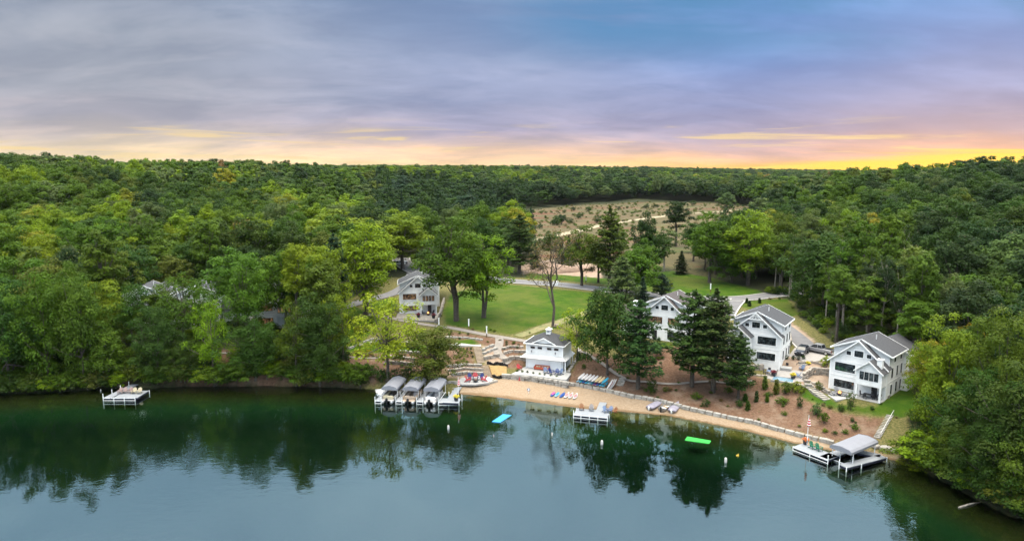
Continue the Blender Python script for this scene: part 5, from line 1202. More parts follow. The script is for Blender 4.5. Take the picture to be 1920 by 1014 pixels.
for k in range(3):
    p_ = rk0 + ax * (RL + .3 + .28 * k) + Vector((-ax.y, ax.x, 0)) * (.2 + .3 * k) + Vector((0, 0, .1)); o = board(['left', 'middle', 'right'][k] + ' white board leaning at the right end of the rack', p_, rrz + R(-25), 'kayak_white', 2.4, .5, R(48), 'boards leaning on the rack end', 'deck_red' if k == 1 else None)
def mat_float(label, pxs, m):
    pts = [at(x, y, .06) for x, y in pxs]; o = sum(pts, Vector()) / 4; mb = MB(); mb.prism([(p_.x - o.x, p_.y - o.y) for p_ in pts], -.06, .05)
    ob = mb.build('floating_mat', M[m], bevel=.02); ob.location = o; tag(ob, label, 'floating mat')
mat_float('bright blue foam mat floating off the beach', [(922, 790.3), (937.8, 792), (959.6, 777.8), (943, 775.9)], 'foam_blue')
mat_float('bright green foam mat floating off the right shore', [(1284, 824.8), (1329.7, 831.2), (1333.2, 825.9), (1288.8, 818)], 'foam_green')
def buoy(px, py, h, label):
    p_ = at(px, py, 0); mb = MB(); r = h * .26; mb.lathe([(r * .8, -.25), (r, 0), (r, h * .7), (r * .75, h * .9), (r * .25, h)], 10)
    ob = mb.build('buoy', M['buoy'], smooth=True); ob.location = p_; tag(ob, label, 'buoy', 'white buoys on the lake')
buoy(840.8, 804, 0.74, 'white buoy in front of the boat lifts'); buoy(925.7, 817, 0.27, 'small round white buoy below the blue mat'); buoy(1035, 816, 0.55, 'white buoy between the blue mat and the beach dock'); buoy(1128.5, 833, 0.78, 'white buoy in front of the beach dock'); buoy(1360.5, 866, 0.78, 'white buoy beyond the green mat'); buoy(189, 733, 0.43, 'small post left of the left dock, built as a buoy')  # the last one, by the left dock, stands for a leaning post
p_ = at(1383, 854, 0); t_ = thing('float_marker', 'small yellow float right of the green mat', 'float', p_); m_ = MB(); m_.lathe([(.1, -.1), (.24, 0), (.24, .10), (.1, .18)], 10); m_.build('body', M['yellow'], t_, True); m_ = MB(); m_.lathe([(.05, .15), (.10, .22), (.09, .30), (.04, .36)], 8, (.1, 0, 0)); m_.build('handle', M['yellow'], t_, True)
p0, p1 = at(1798, 951, .05), at(1838, 941, .05); m_ = MB(); m_.tube([Vector(), (p1 - p0) * .5 + Vector((0, 0, .12)), p1 - p0], [.14, .12, .05], 8); ob = m_.build('fallen_log', M['bark_pale'], smooth=True); ob.location = p0; tag(ob, 'bare log floating under the right shore trees', 'log')

# ================================================================== poles, posts, signs, pots
def pole(px, py, z, h, label, flag, name='flagpole'):
    p_ = at(px, py, z); t_ = thing(name, label, 'flagpole', p_); m_ = MB(); m_.tube([(0, 0, 0), (0, 0, h)], [.06, .035], 8); m_.build('pole', M['alu_light'], t_); m_ = MB(); m_.lathe([(.02, 0), (.07, .05), (.02, .12)], 8, (0, 0, h)); m_.build('finial', M['rim'], t_)
    m_ = MB(); rr = []
    for k in range(7): zz = h * .9 - k * .2; w_ = .10 + .035 * k; rr.append([(w_ * math.cos(a_) * 1.0 + .1, w_ * math.sin(a_) * .6, zz) for a_ in [6.283 * i / 6 for i in range(6)]])
    m_.loft(rr); f0 = m_.build('flag', M['flag_red'], t_, True)
    for k in (1, 3, 5): m_ = MB(); zz = h * .9 - k * .2; w_ = .125 + .035 * k; m_.lathe([(w_, 0), (w_, .1)], 6, (.1, 0, zz - .05)); m_.build('stripe', M['white_trim'], f0)
pole(1513, 835, DZ, 5.0, 'flagpole with furled red and white flag on the right dock', 1)
pole(859.5, 744, DZ, 3.9, 'flagpole with furled red and white flag on the shore dock', 1)
def make_pot():
    t_ = thing('flower_pot', 'x', 'flower pot', (0, 0, 0)); m_ = MB(); m_.lathe([(.25, 0), (.36, .45), (.38, .5), (.3, .5)], 12); m_.build('pot', M['charcoal'], t_)
    m_ = MB(); rp = random.Random(3)
    for k in range(70):
        a_ = rp.uniform(0, 6.28); r_ = rp.uniform(0, .42); z_ = .5 + rp.uniform(0, .5) * (1 - r_); m_.box(r_ * math.cos(a_), r_ * math.sin(a_), z_, .16, .14, .03, a_, rp.uniform(-.7, .7))
    m_.build('flowers', M['pink'], t_); return t_
POT = make_pot(); M['fl_yellow'] = mat('yellow_blossom', (.55, .45, .04), .8); M['fl_wine'] = mat('wine_red_leaves', (.16, .02, .03), .8); M['fl_orange'] = mat('orange_blossom', (.5, .14, .04), .8)
for k, (p_, m, l_) in enumerate([(at(1510, 832.5, DZ + .06), 'fl_orange', 'flower pot at the flagpole foot on the right dock'), (at(1456, 691, 5.37), 'fl_yellow', 'yellow flower pot behind the pool'), (at(1514, 688, 5.37), 'fl_yellow', 'yellow flower pot beside the steps to the parking pad'), (at(1450.5, 705, 5.37), 'fl_wine', 'wine red pot at the left front of the pool'), (at(1487, 710, 5.37), 'fl_yellow', 'yellow and wine pot at the right front of the pool'),
                             (at(784.7, 595, 6.68), 'fl_wine', 'wine red pot left of the patio fire bowl'), (at(813, 596, 6.68), 'fl_wine', 'wine red pot right of the patio fire bowl'), (at(855.5, 751, DZ + .06), 'fl_yellow', 'yellow flower pot at the end of the shore dock')]):
    if k == 0: POT.location = p_; tag(POT, l_); recolor(POT, {M['pink']: M[m]}); POT.scale = (1.2,) * 3
    else: dup(POT, p_, k, l_, 'planted pots', {M['pink']: M[m]}, 1.3)
def make_lamp():
    t_ = thing('lamp_post', 'x', 'lamp post', (0, 0, 0)); m_ = MB(); m_.b2(-.1, .1, -.1, .1, -.3, .9); m_.build('base', M['wood_dark'], t_); m_ = MB(); m_.b2(-.13, .13, -.13, .13, .9, 2.5); m_.build('post', M['white_trim'], t_)
    m_ = MB(); m_.b2(-.17, .17, -.17, .17, 2.5, 2.58); m_.build('cap', M['white_trim'], t_); return t_
LP = make_lamp()
for k, (x, y, l_) in enumerate([(823, 615.5, 'white post lamp at the path by the stepped stone wall'), (879, 617.5, 'white post lamp on the lawn side of the path'), (912.5, 632, 'white post lamp by the path junction above the boathouse'), (1098.5, 531, 'white post lamp beside the curving road'), (1332, 548, 'white post lamp on the right meadow')]):
    p_ = hit(x, y)
    if k == 0: LP.location = p_; tag(LP, l_, None, 'white post lamps')
    else: dup(LP, p_, 0, l_, 'white post lamps')
p_ = hit(1042, 535); m_ = MB(); m_.box(0, 0, .6, 1.5, 1.0, 1.2); m_.box(0, 0, 1.24, 1.6, 1.1, .08); ob = m_.build('utility_box', M['white_trim'], bevel=.03); ob.location = p_; tag(ob, 'white utility box at the near edge of the road', 'utility box')
p_ = hit(991, 737); t_ = thing('beach_sign', 'small round blue sign on a white post in the sand', 'sign', p_); m_ = MB(); m_.tube([(0, 0, -.3), (0, 0, .8)], .04, 8); m_.build('post', M['white_trim'], t_); m_ = MB(); m_.tube([(0, -.05, .75), (0, .03, .75)], .3, 16); m_.build('panel', M['steel_blue'], t_); m_ = MB(); m_.tube([(0, -.065, .75), (0, -.052, .75)], .18, 16); m_.build('disc', M['white_trim'], t_)
p_ = hit(1096, 671); t_ = thing('waste_bin', 'black waste bin by the path right of the boathouse', 'bin', p_); m_ = MB(); m_.lathe([(.32, 0), (.38, .9), (.36, .92)], 10); m_.build('body', M['black_plastic'], t_); m_ = MB(); m_.lathe([(.41, .92), (.4, 1.0), (.15, 1.1)], 10); m_.build('lid', M['black_plastic'], t_)
p_ = hit(974, 713); t_ = thing('traffic_cone', 'red cone on the sand at the end of the silt fence', 'cone', p_); m_ = MB(); m_.lathe([(.2, .04), (.05, .7)], 10); m_.build('body', M['red'], t_); m_ = MB(); m_.box(0, 0, .02, .5, .5, .05); m_.build('base', M['red'], t_)

# ================================================================== cars
def car(label, p_, rz, m, pickup=False, L=4.8, W=1.9):
    t_ = thing('parked_pickup' if pickup else 'parked_car', label, 'pickup' if pickup else 'car', p_, rz)
    # front towards -y
    if pickup: prof = [(-2.9, .45), (-2.92, .8), (-2.75, 1.08), (-1.55, 1.18), (0.95, 1.18), (2.85, 1.18), (2.9, .5)]; cab = [(-1.55, 1.17), (-.75, 1.85), (.75, 1.88), (1.05, 1.17)]
    else: prof = [(-2.35, .4), (-2.4, .75), (-2.2, .98), (-1.1, 1.08), (2.2, 1.1), (2.35, .9), (2.35, .4)]; cab = [(-1.15, 1.07), (-.3, 1.62), (1.5, 1.66), (2.2, 1.09)]
    mb = MB(); n = len(prof); mb.add([(s * W / 2 * (1 if z < 1.0 else .95), y, z) for s in (-1, 1) for y, z in prof], [tuple(range(n)), tuple(range(n, 2 * n))[::-1]] + [(i, n + i, n + (i + 1) % n, (i + 1) % n) for i in range(n)])
    mb.build('body', M[m], t_, bevel=.06)
    mb = MB(); mb.add([(s * W / 2 * (.92 if z < 1.3 else .76), y, z) for s in (-1, 1) for y, z in cab], [(0, 1, 2, 3), (7, 6, 5, 4), (0, 4, 5, 1), (1, 5, 6, 2), (2, 6, 7, 3), (3, 7, 4, 0)]); mb.build('window', M['car_glass'], t_)
    (y1, z1), (y2, z2) = cab[1], cab[2]; mb = MB(); mb.b2(-W / 2 * .78, W / 2 * .78, y1 - .04, y2 + .04, min(z1, z2) - .03, max(z1, z2) + .04)
    for s in (-1, 1):
        for (ya, za), (yb, zb) in ((cab[0], cab[1]), (cab[3], cab[2])): mb.bar((s * W / 2 * .925, ya, za), (s * W / 2 * .77, yb, zb), .08)
        ym = (y1 + y2) / 2; mb.bar((s * W / 2 * .93, ym, 1.1), (s * W / 2 * .78, ym, z1), .09)
    mb.build('roof', M[m], t_, bevel=.02)
    if pickup: mb = MB(); mb.b2(-W / 2 * .8, W / 2 * .8, 1.2, 2.75, 1.10, 1.20); mb.build('truck_bed', M['black_plastic'], t_)
    wy = (-1.85, 1.85) if pickup else (-1.45, 1.45); wr = .42 if pickup else .36
    for s in (-1, 1):
        for y in wy:
            mb = MB(); mb.tube([(s * (W / 2 - .2), y, wr), (s * (W / 2 + .02), y, wr)], wr, 16); wl = mb.build('wheel', M['tyre'], t_); mb = MB(); mb.tube([(s * (W / 2 + .02), y, wr), (s * (W / 2 + .035), y, wr)], wr * .62, 12); mb.build('rim', M['rim'], wl)
        mb = MB(); mb.box(s * W * .36, prof[1][0] - .0, .78, .42, .06, .16); mb.build('headlight', M['lamp_clear'], t_); mb = MB(); mb.box(s * W * .42, prof[-1][0] + .0, .85, .2, .06, .3); mb.build('tail_light', M['lamp_red'], t_)
    return t_
p_ = at(1503.5, 663, 6.37); car('dark blue car nose towards the lake on the parking pad', p_, R(-38), 'car_dark')
p_ = at(1535, 661, 6.37); car('silver pickup parked behind the dark blue car', p_, R(222), 'car_silver', True)
for x, y, rz, m, l_ in [(747.5, 498, 70, 'car_white', 'white car at the far end of the bending road'), (757, 494, 20, 'car_silver', 'grey car at the far end of the bending road')]:
    h_ = hit(x, y); h_.z += .13; car(l_, h_, R(rz), m)

# ================================================================== trees
def rng_of(s): return np.random.default_rng(s)
def leaf_mesh(name, P_, N_, size, tint, rng, m, aspect=0.62, A_=None, extra=None):
    """many small leaf-sized faces: centres P_, facing N_; one mesh"""
    n = len(P_)
    N_ = N_ / (np.linalg.norm(N_, axis=1, keepdims=True) + 1e-9)
    rv = rng.normal(size=(n, 3)) if A_ is None else A_
    a = rv - N_ * np.sum(rv * N_, 1, keepdims=True); a /= np.linalg.norm(a, axis=1, keepdims=True) + 1e-9
    b = np.cross(N_, a); s = (size * rng.uniform(0.65, 1.25, n))[:, None]
    sk = rng.uniform(-0.25, 0.25, n)[:, None]
    v = np.stack([P_ - a * s * 0.5, P_ + b * s * aspect * 0.5 + a * s * sk - N_ * s * 0.12, P_ + a * s * 0.5, P_ - b * s * aspect * 0.5 + a * s * sk - N_ * s * 0.12], 1).reshape(-1, 3)
    me = bpy.data.meshes.new(name)
    me.vertices.add(4 * n); me.vertices.foreach_set('co', v.ravel().astype('f4'))
    me.loops.add(4 * n); me.loops.foreach_set('vertex_index', np.arange(4 * n, dtype='i4'))
    me.polygons.add(n); me.polygons.foreach_set('loop_start', (np.arange(n) * 4).astype('i4')); me.polygons.foreach_set('loop_total', np.full(n, 4, 'i4'))
    me.update()
    me.attributes.new('tint', 'FLOAT', 'FACE').data.foreach_set('value', np.clip(tint, 0, 1).astype('f4'))
    me.materials.append(m); return me
def unit(rng, n):
    d = rng.normal(size=(n, 3)); return d / np.linalg.norm(d, axis=1, keepdims=True)
def wood_mesh(name, tubes, m):
    mb = MB()
    for pts, rad in tubes: mb.tube(pts, rad, 6 if rad[0] > 0.12 else 4, cap=False)
    me = bpy.data.meshes.new(name); me.from_pydata(mb.v, [], mb.f); me.materials.append(m)
    me.polygons.foreach_set('use_smooth', [True] * len(me.polygons)); return me

def broadleaf(seed, H=18.0, Rd=5.0, base=0.25, lobes=46, leaves=5200, leaf=0.5, top=1.0, trunk_m='bark', wild=0.25, stems=1, nj=0.28):
    """height H, crown radius Rd, crown starts at base*H: lobes of leaves over a crown, on limbs that reach them"""
    rng = rng_of(seed); zb = base * H; rz = (H - zb) / 2; zc = zb + rz
    k = np.arange(lobes) + 0.5; ph = np.arccos(1 - 2 * k / lobes); th = k * 2.39996 + rng.uniform(0, 6)
    d = np.stack([np.sin(ph) * np.cos(th), np.sin(ph) * np.sin(th), np.cos(ph)], 1)
    keep = d[:, 2] > -0.93; d = d[keep]
    rad = rng.uniform(0.62, 1.0, len(d)) * (1 + wild * rng.normal(size=len(d)) * 0.6)
    rad = np.clip(rad, 0.35, 1.25)
    egg = np.where(d[:, 2] > 0, 1.0, 1.0 + 0.12 * d[:, 2]) * (1 - 0.24 * np.maximum(d[:, 2], 0) * top)
    lop = 1 + 0.22 * np.sin(np.arctan2(d[:, 1], d[:, 0]) * 2 + seed) + 0.12 * np.sin(np.arctan2(d[:, 1], d[:, 0]) * 3 + seed * 2)
    C = np.stack([d[:, 0] * Rd * rad * egg * lop, d[:, 1] * Rd * rad * egg * lop, zc + d[:, 2] * rz * np.clip(rad, 0.4, 1.0)], 1)
    lr = Rd * rng.uniform(0.17, 0.33, len(C)) * np.clip(1.25 - rad * 0.25, 0.8, 1.2)
    inner = 10
    C2 = np.stack([rng.normal(0, 0.3, inner) * Rd, rng.normal(0, 0.3, inner) * Rd, zc + rng.uniform(-0.55, 0.5, inner) * rz], 1)
    CA = np.concatenate([C, C2]); LA = np.concatenate([lr, np.full(inner, Rd * 0.34)])
    w_ = LA ** 2; cnt = np.maximum(8, (leaves * w_ / w_.sum()).astype(int)); ltint = rng.uniform(0.15, 0.85, len(CA))
    Ps, Ns, Ts = [], [], []
    for c, r, n, lt in zip(CA, LA, cnt, ltint):
        u = unit(rng, n); u[:, 2] = np.where(u[:, 2] < -0.45, -u[:, 2], u[:, 2])
        rr = r * rng.uniform(0.62, 1.1, n) * (1 + 0.22 * np.sin(u[:, 0] * 7 + c[0]) * np.sin(u[:, 1] * 6 + c[1]))
        p_ = c + u * rr[:, None] * np.array([1, 1, 0.86])
        Ps.append(p_); Ns.append(u * 0.95 + np.array([0, 0, 0.35]) + rng.normal(size=(n, 3)) * nj); Ts.append(lt * 0.75 + rng.uniform(0, 0.25, n))
    P_ = np.concatenate(Ps); crown = leaf_mesh('crown', P_, np.concatenate(Ns), leaf, np.concatenate(Ts), rng, M['leaf'])
    tubes = []; r0 = 0.016 * H + 0.05 if trunk_m == 'bark' else 0.0125 * H
    for s_ in range(stems):
        off = np.array([rng.normal(0, 0.5), rng.normal(0, 0.5), 0]) if stems > 1 else np.zeros(3)
        pts = [off * 0.4 + (0, 0, -0.8), off * 0.5 + (0, 0, 0.25 * zb + 0.2), off + (rng.normal(0, 0.12), rng.normal(0, 0.12), zb + 0.2), off * 1.6 + (rng.normal(0, 0.35), rng.normal(0, 0.35), zc), off * 2 + (rng.normal(0, 0.5), rng.normal(0, 0.5), zc + rz * 0.7)]
        tubes.append((pts, [r0 * 1.35, r0, r0 * 0.8, r0 * 0.5, r0 * 0.12]))
        for j in rng.choice(len(C), min(14, len(C)), replace=False):
            f = rng.uniform(0.3, 0.8); st = np.array(pts[2]) * (1 - f) + np.array(pts[3]) * f
            if C[j, 2] < st[2] - 1: st = np.array(pts[2])
            md = (st + C[j]) / 2 + (0, 0, 0.12 * Rd * rng.uniform(-1, 1))
            tubes.append(([st, md, C[j] * 0.97 + st * 0.03], [r0 * 0.42, r0 * 0.26, 0.03]))
    return crown, wood_mesh('trunk', tubes, M[trunk_m])

def conifer(seed, H=20.0, Rd=4.2, base=0.16, whorls=15, per=6, blades=58, tilt=0.15, blade=0.62, wide=0.26, gap=0.3, power=0.9, trunk_m='bark'):
    """whorled branches that carry flat sprays of needles"""
    rng = rng_of(seed); tubes = [([(0, 0, -0.8), (0, 0, H * 0.5), (0, 0, H * 0.98)], [0.017 * H, 0.011 * H, 0.02])]
    Ps, Ns, As, Ts = [], [], [], []
    for i in range(whorls):
        f = i / (whorls - 1); z = H * (base + (0.985 - base) * f ** 0.92)
        prof = (1 - f) ** power * (0.72 + 0.28 * min(1, f * 5)) + 0.035
        for j in range(per if f < 0.9 else 4):
            if rng.random() < gap * 0.4: continue
            a = 2 * math.pi * (j + rng.uniform(-0.35, 0.35)) / per + i * 1.3
            L = Rd * prof * rng.uniform(0.62, 1.15)
            out = np.array([math.cos(a), math.sin(a), 0]); side = np.array([-out[1], out[0], 0]); z0 = z + rng.normal(0, 0.012 * H)
            tip = out * L + (0, 0, z0 + L * tilt * rng.uniform(0.4, 1.4)); mid = out * L * 0.5 + (0, 0, z0 + L * tilt * 0.25)
            if L > 0.8: tubes.append(([(0, 0, z0), mid, tip], [0.05 + 0.008 * L, 0.04, 0.015]))
            n = max(10, int(blades * (0.25 + 0.75 * L / Rd)))
            q = rng.uniform(0.18, 1.06, n); wdt = L * 0.34 * np.sin(np.clip(q, 0, 1) * math.pi * 0.85 + 0.25)
            sd = rng.uniform(-1, 1, n) * np.maximum(wdt, 0.25)
            p_ = out * (L * q)[:, None] + side * sd[:, None]
            p_[:, 2] = z0 + L * tilt * q ** 2 + rng.normal(0, 0.10 + 0.035 * L, n) - np.abs(sd) * 0.12
            Ps.append(p_); Ns.append(np.array([0, 0, 1.0]) + rng.normal(size=(n, 3)) * 0.5 + out * 0.25)
            As.append(out * 0.8 + side * (np.sign(sd) * 0.7)[:, None] + rng.normal(size=(n, 3)) * 0.45); Ts.append(rng.uniform(0.1, 0.6) + rng.uniform(0, 0.4, n) * (q > 0.7) + rng.uniform(-0.1, 0.1, n))
    n = 26; p_ = np.stack([rng.normal(0, 0.12, n), rng.normal(0, 0.12, n), H * rng.uniform(0.93, 1.0, n)], 1)
    Ps.append(p_); Ns.append(unit(rng, n)); As.append(np.array([0, 0, 1.0]) + rng.normal(size=(n, 3)) * 0.5); Ts.append(rng.uniform(0.3, 0.8, n))
    crown = leaf_mesh('crown', np.concatenate(Ps), np.concatenate(Ns), blade, np.concatenate(Ts), rng, M['needle'], wide / blade, np.concatenate(As))
    return crown, wood_mesh('trunk', tubes, M[trunk_m])

def thin_tree(seed, H, Rd, leaves, leaf=0.35):
    """an open, half bare tree: forking limbs, few leaves at the tips"""
    rng = rng_of(seed); tubes = []; tips = []
    def grow(p, d, L, r, lev):
        q = p + d * L; md = (p + q) / 2 + rng.normal(size=3) * L * 0.05
        tubes.append(([p, md, q], [r, r * 0.85, r * 0.68]))
        if lev >= 4 or r < 0.02: tips.append(q); return
        for _ in range(3 if lev else 4):
            nd = d + rng.normal(size=3) * 0.55; nd[2] += 0.12; nd /= np.linalg.norm(nd)
            grow(q if rng.random() < 0.7 else md, nd, L * rng.uniform(0.5, 0.72), r * 0.55, lev + 1)
        if lev > 1: tips.append(q)
    grow(np.array([0, 0, -0.6]), np.array([0.03, 0.02, 1.0]), H * 0.52, 0.02 * H, 0)
    T = np.array(tips); T = T[rng.integers(0, len(T), leaves)] + rng.normal(size=(leaves, 3)) * 0.45
    return leaf_mesh('crown', T, unit(rng, leaves) + (0, 0, 0.6), leaf, rng.uniform(0.1, 0.9, leaves), rng, M['leaf']), wood_mesh('trunk', tubes, M['bark'])

PROTO = {
 'round': [broadleaf(100 + i, 18, 5.2, b, 44, 7600, 0.52, tp, wild=wd) for i, (b, tp, wd) in enumerate([(0.22, 1, .25), (0.16, 1.3, .35), (0.28, .8, .3), (0.2, 1.1, .2), (0.25, .6, .4), (0.14, 1.4, .3), (0.3, 1, .45)])],
 'tall': [broadleaf(200 + i, 20, 3.9, b, 40, 6400, 0.50, 1.2, wild=.35) for i, b in enumerate([0.25, 0.32, 0.2, 0.38])],
 'low': [broadleaf(300 + i, 15, 5.6, 0.06, 56, 10500, 0.46, 0.9, wild=.35) for i in range(4)],
 'fine': [broadleaf(400 + i, 17, 6.0, 0.05, 52, 14000, 0.40, 1.1, wild=.5) for i in range(4)],
 'aspen': [broadleaf(500 + i, 18, 3.0, b, 26, 2500, 0.42, .8, 'bark_pale', .4) for i, b in enumerate([0.4, 0.48, 0.36, 0.44])],
 'young': [broadleaf(600 + i, 17, 5.8, 0.16, 36, 4600, 0.46, 1.5, wild=.45) for i in range(2)],
 'twin': [broadleaf(650 + i, 18, 5.6, 0.2, 46, 9500, 0.46, .7, wild=.35, stems=2) for i in range(2)],
 'pine': [conifer(700 + i, 20, 4.6, 0.2, 16, 7, 120, 0.18, 0.60, 0.27, .45, .55) for i in range(4)],
 'spruce': [conifer(750 + i, 16, 3.2, 0.04, 22, 7, 52, -0.12, 0.55, 0.30, .15, .95) for i in range(3)],
 'bigbush': [broadleaf(820 + i, 4.2, 2.6, 0.0, 30, 2600, 0.36, .6, wild=.35) for i in range(3)],
 'bush': [broadleaf(800 + i, 1.6, 1.0, 0.0, 22, 900, 0.17, .7, wild=.35) for i in range(4)],
 'upright': [conifer(850 + i, 2.4, 0.55, 0.0, 9, 6, 30, 0.3, 0.24, 0.12, .1, .55) for i in range(2)],
 'thin': [thin_tree(900, 18, 5, 1500)],
}
LOWPOLY = {
 'round': [broadleaf(1000 + i, 18, 5.4, b, 30, 2400, 1.05, tp, wild=wd, nj=0.16)[0] for i, (b, tp, wd) in enumerate([(0.3, 1, .25), (0.25, 1.3, .35), (0.3, .8, .3), (0.3, .6, .4)])],
 'conifer': [conifer(1100 + i, 19, 4.0, 0.15, 12, 6, 26, -0.05, 1.1, 0.55, .2, .8)[0] for i in range(2)],
}
HREF = {k: {'round': (18, 5.2), 'tall': (20, 3.9), 'low': (15, 5.6), 'fine': (17, 6.0), 'aspen': (18, 3.0), 'young': (17, 5.8), 'twin': (18, 5.6), 'pine': (20, 4.6), 'spruce': (16, 3.2), 'bush': (1.6, 1.0), 'bigbush': (4.2, 2.6), 'upright': (2.4, 0.55), 'thin': (18, 5)}[k] for k in PROTO}
LEAFC = {'dark': (0.030, 0.062, 0.011), 'deep': (0.019, 0.041, 0.012), 'mid': (0.054, 0.102, 0.010), 'olive': (0.070, 0.098, 0.015), 'grey': (0.066, 0.098, 0.032), 'bright': (0.110, 0.172, 0.009),
         'lime': (0.160, 0.220, 0.014), 'yellow': (0.17, 0.17, 0.014), 'gold': (0.135, 0.155, 0.014), 'orange': (0.16, 0.105, 0.022), 'rust': (0.13, 0.08, 0.03), 'pine': (0.036, 0.070, 0.018), 'blue': (0.026, 0.052, 0.030), 'brown': (0.12, 0.10, 0.045)}
TREES = []           # (root, px, py, D, kind, colour word) for the labels
rt = random.Random(5)
def put_tree(kind, x, y, H, Rd, colour, name=None, cat='tree', label=None, group=None, var=None, jit=0.12):
    pr = PROTO[kind]; crown, trunk = pr[rt.randrange(len(pr)) if var is None else var % len(pr)]
    h0, r0 = HREF[kind]; z = g1(x, y)
    name = name or {'pine': 'pine_tree', 'spruce': 'spruce_tree', 'aspen': 'aspen_tree', 'bush': 'shrub', 'bigbush': 'shrub', 'upright': 'shrub'}.get(kind, 'broadleaf_tree')
    o = thing(name, label, cat, (x, y, z - 0.05), rt.uniform(0, 6.28), group)
    o.scale = (Rd / r0, Rd / r0 * rt.uniform(0.92, 1.08), H / h0)
    c = bpy.data.objects.new('crown', crown); COL.objects.link(c); c.parent = o
    j = lambda v: v * (1 + rt.uniform(-jit, jit))
    cc = LEAFC[colour] if isinstance(colour, str) else colour
    c.color = (j(cc[0]), j(cc[1]), j(cc[2]), 1)
    if kind != 'upright':
        tr_ = bpy.data.objects.new('trunk' if cat == 'tree' else 'stem', trunk); COL.objects.link(tr_); tr_.parent = o
    return o
def key_tree(kind, px, base, top, wpx, colour, label, D=None, var=None, group=None):
    """tree measured on the photograph: foot at (px, base), top at row `top`, crown wpx pixels wide"""
    if D is None: h = hit(px, base); x, y, z = h
    else: x, y, z = pd(px, D, 0); x, y, z = pd(px, D, g1(x, y))
    d = ray(px, top); zt = CAM_H + d.z / d.y * y
    H = max(2.0, zt - z); dist = math.hypot(x, y)
    Rd = wpx / 2 * (y * math.cos(PITCH) + (CAM_H - z) * math.sin(PITCH)) / FPX
    o = put_tree(kind, x, y, H, Rd, colour, None, 'tree', label, group, var)
    KEYXY.append((x, y, max(2.5, Rd * 0.75))); return o
KEYXY = []
S = 'on the left wooded shore'
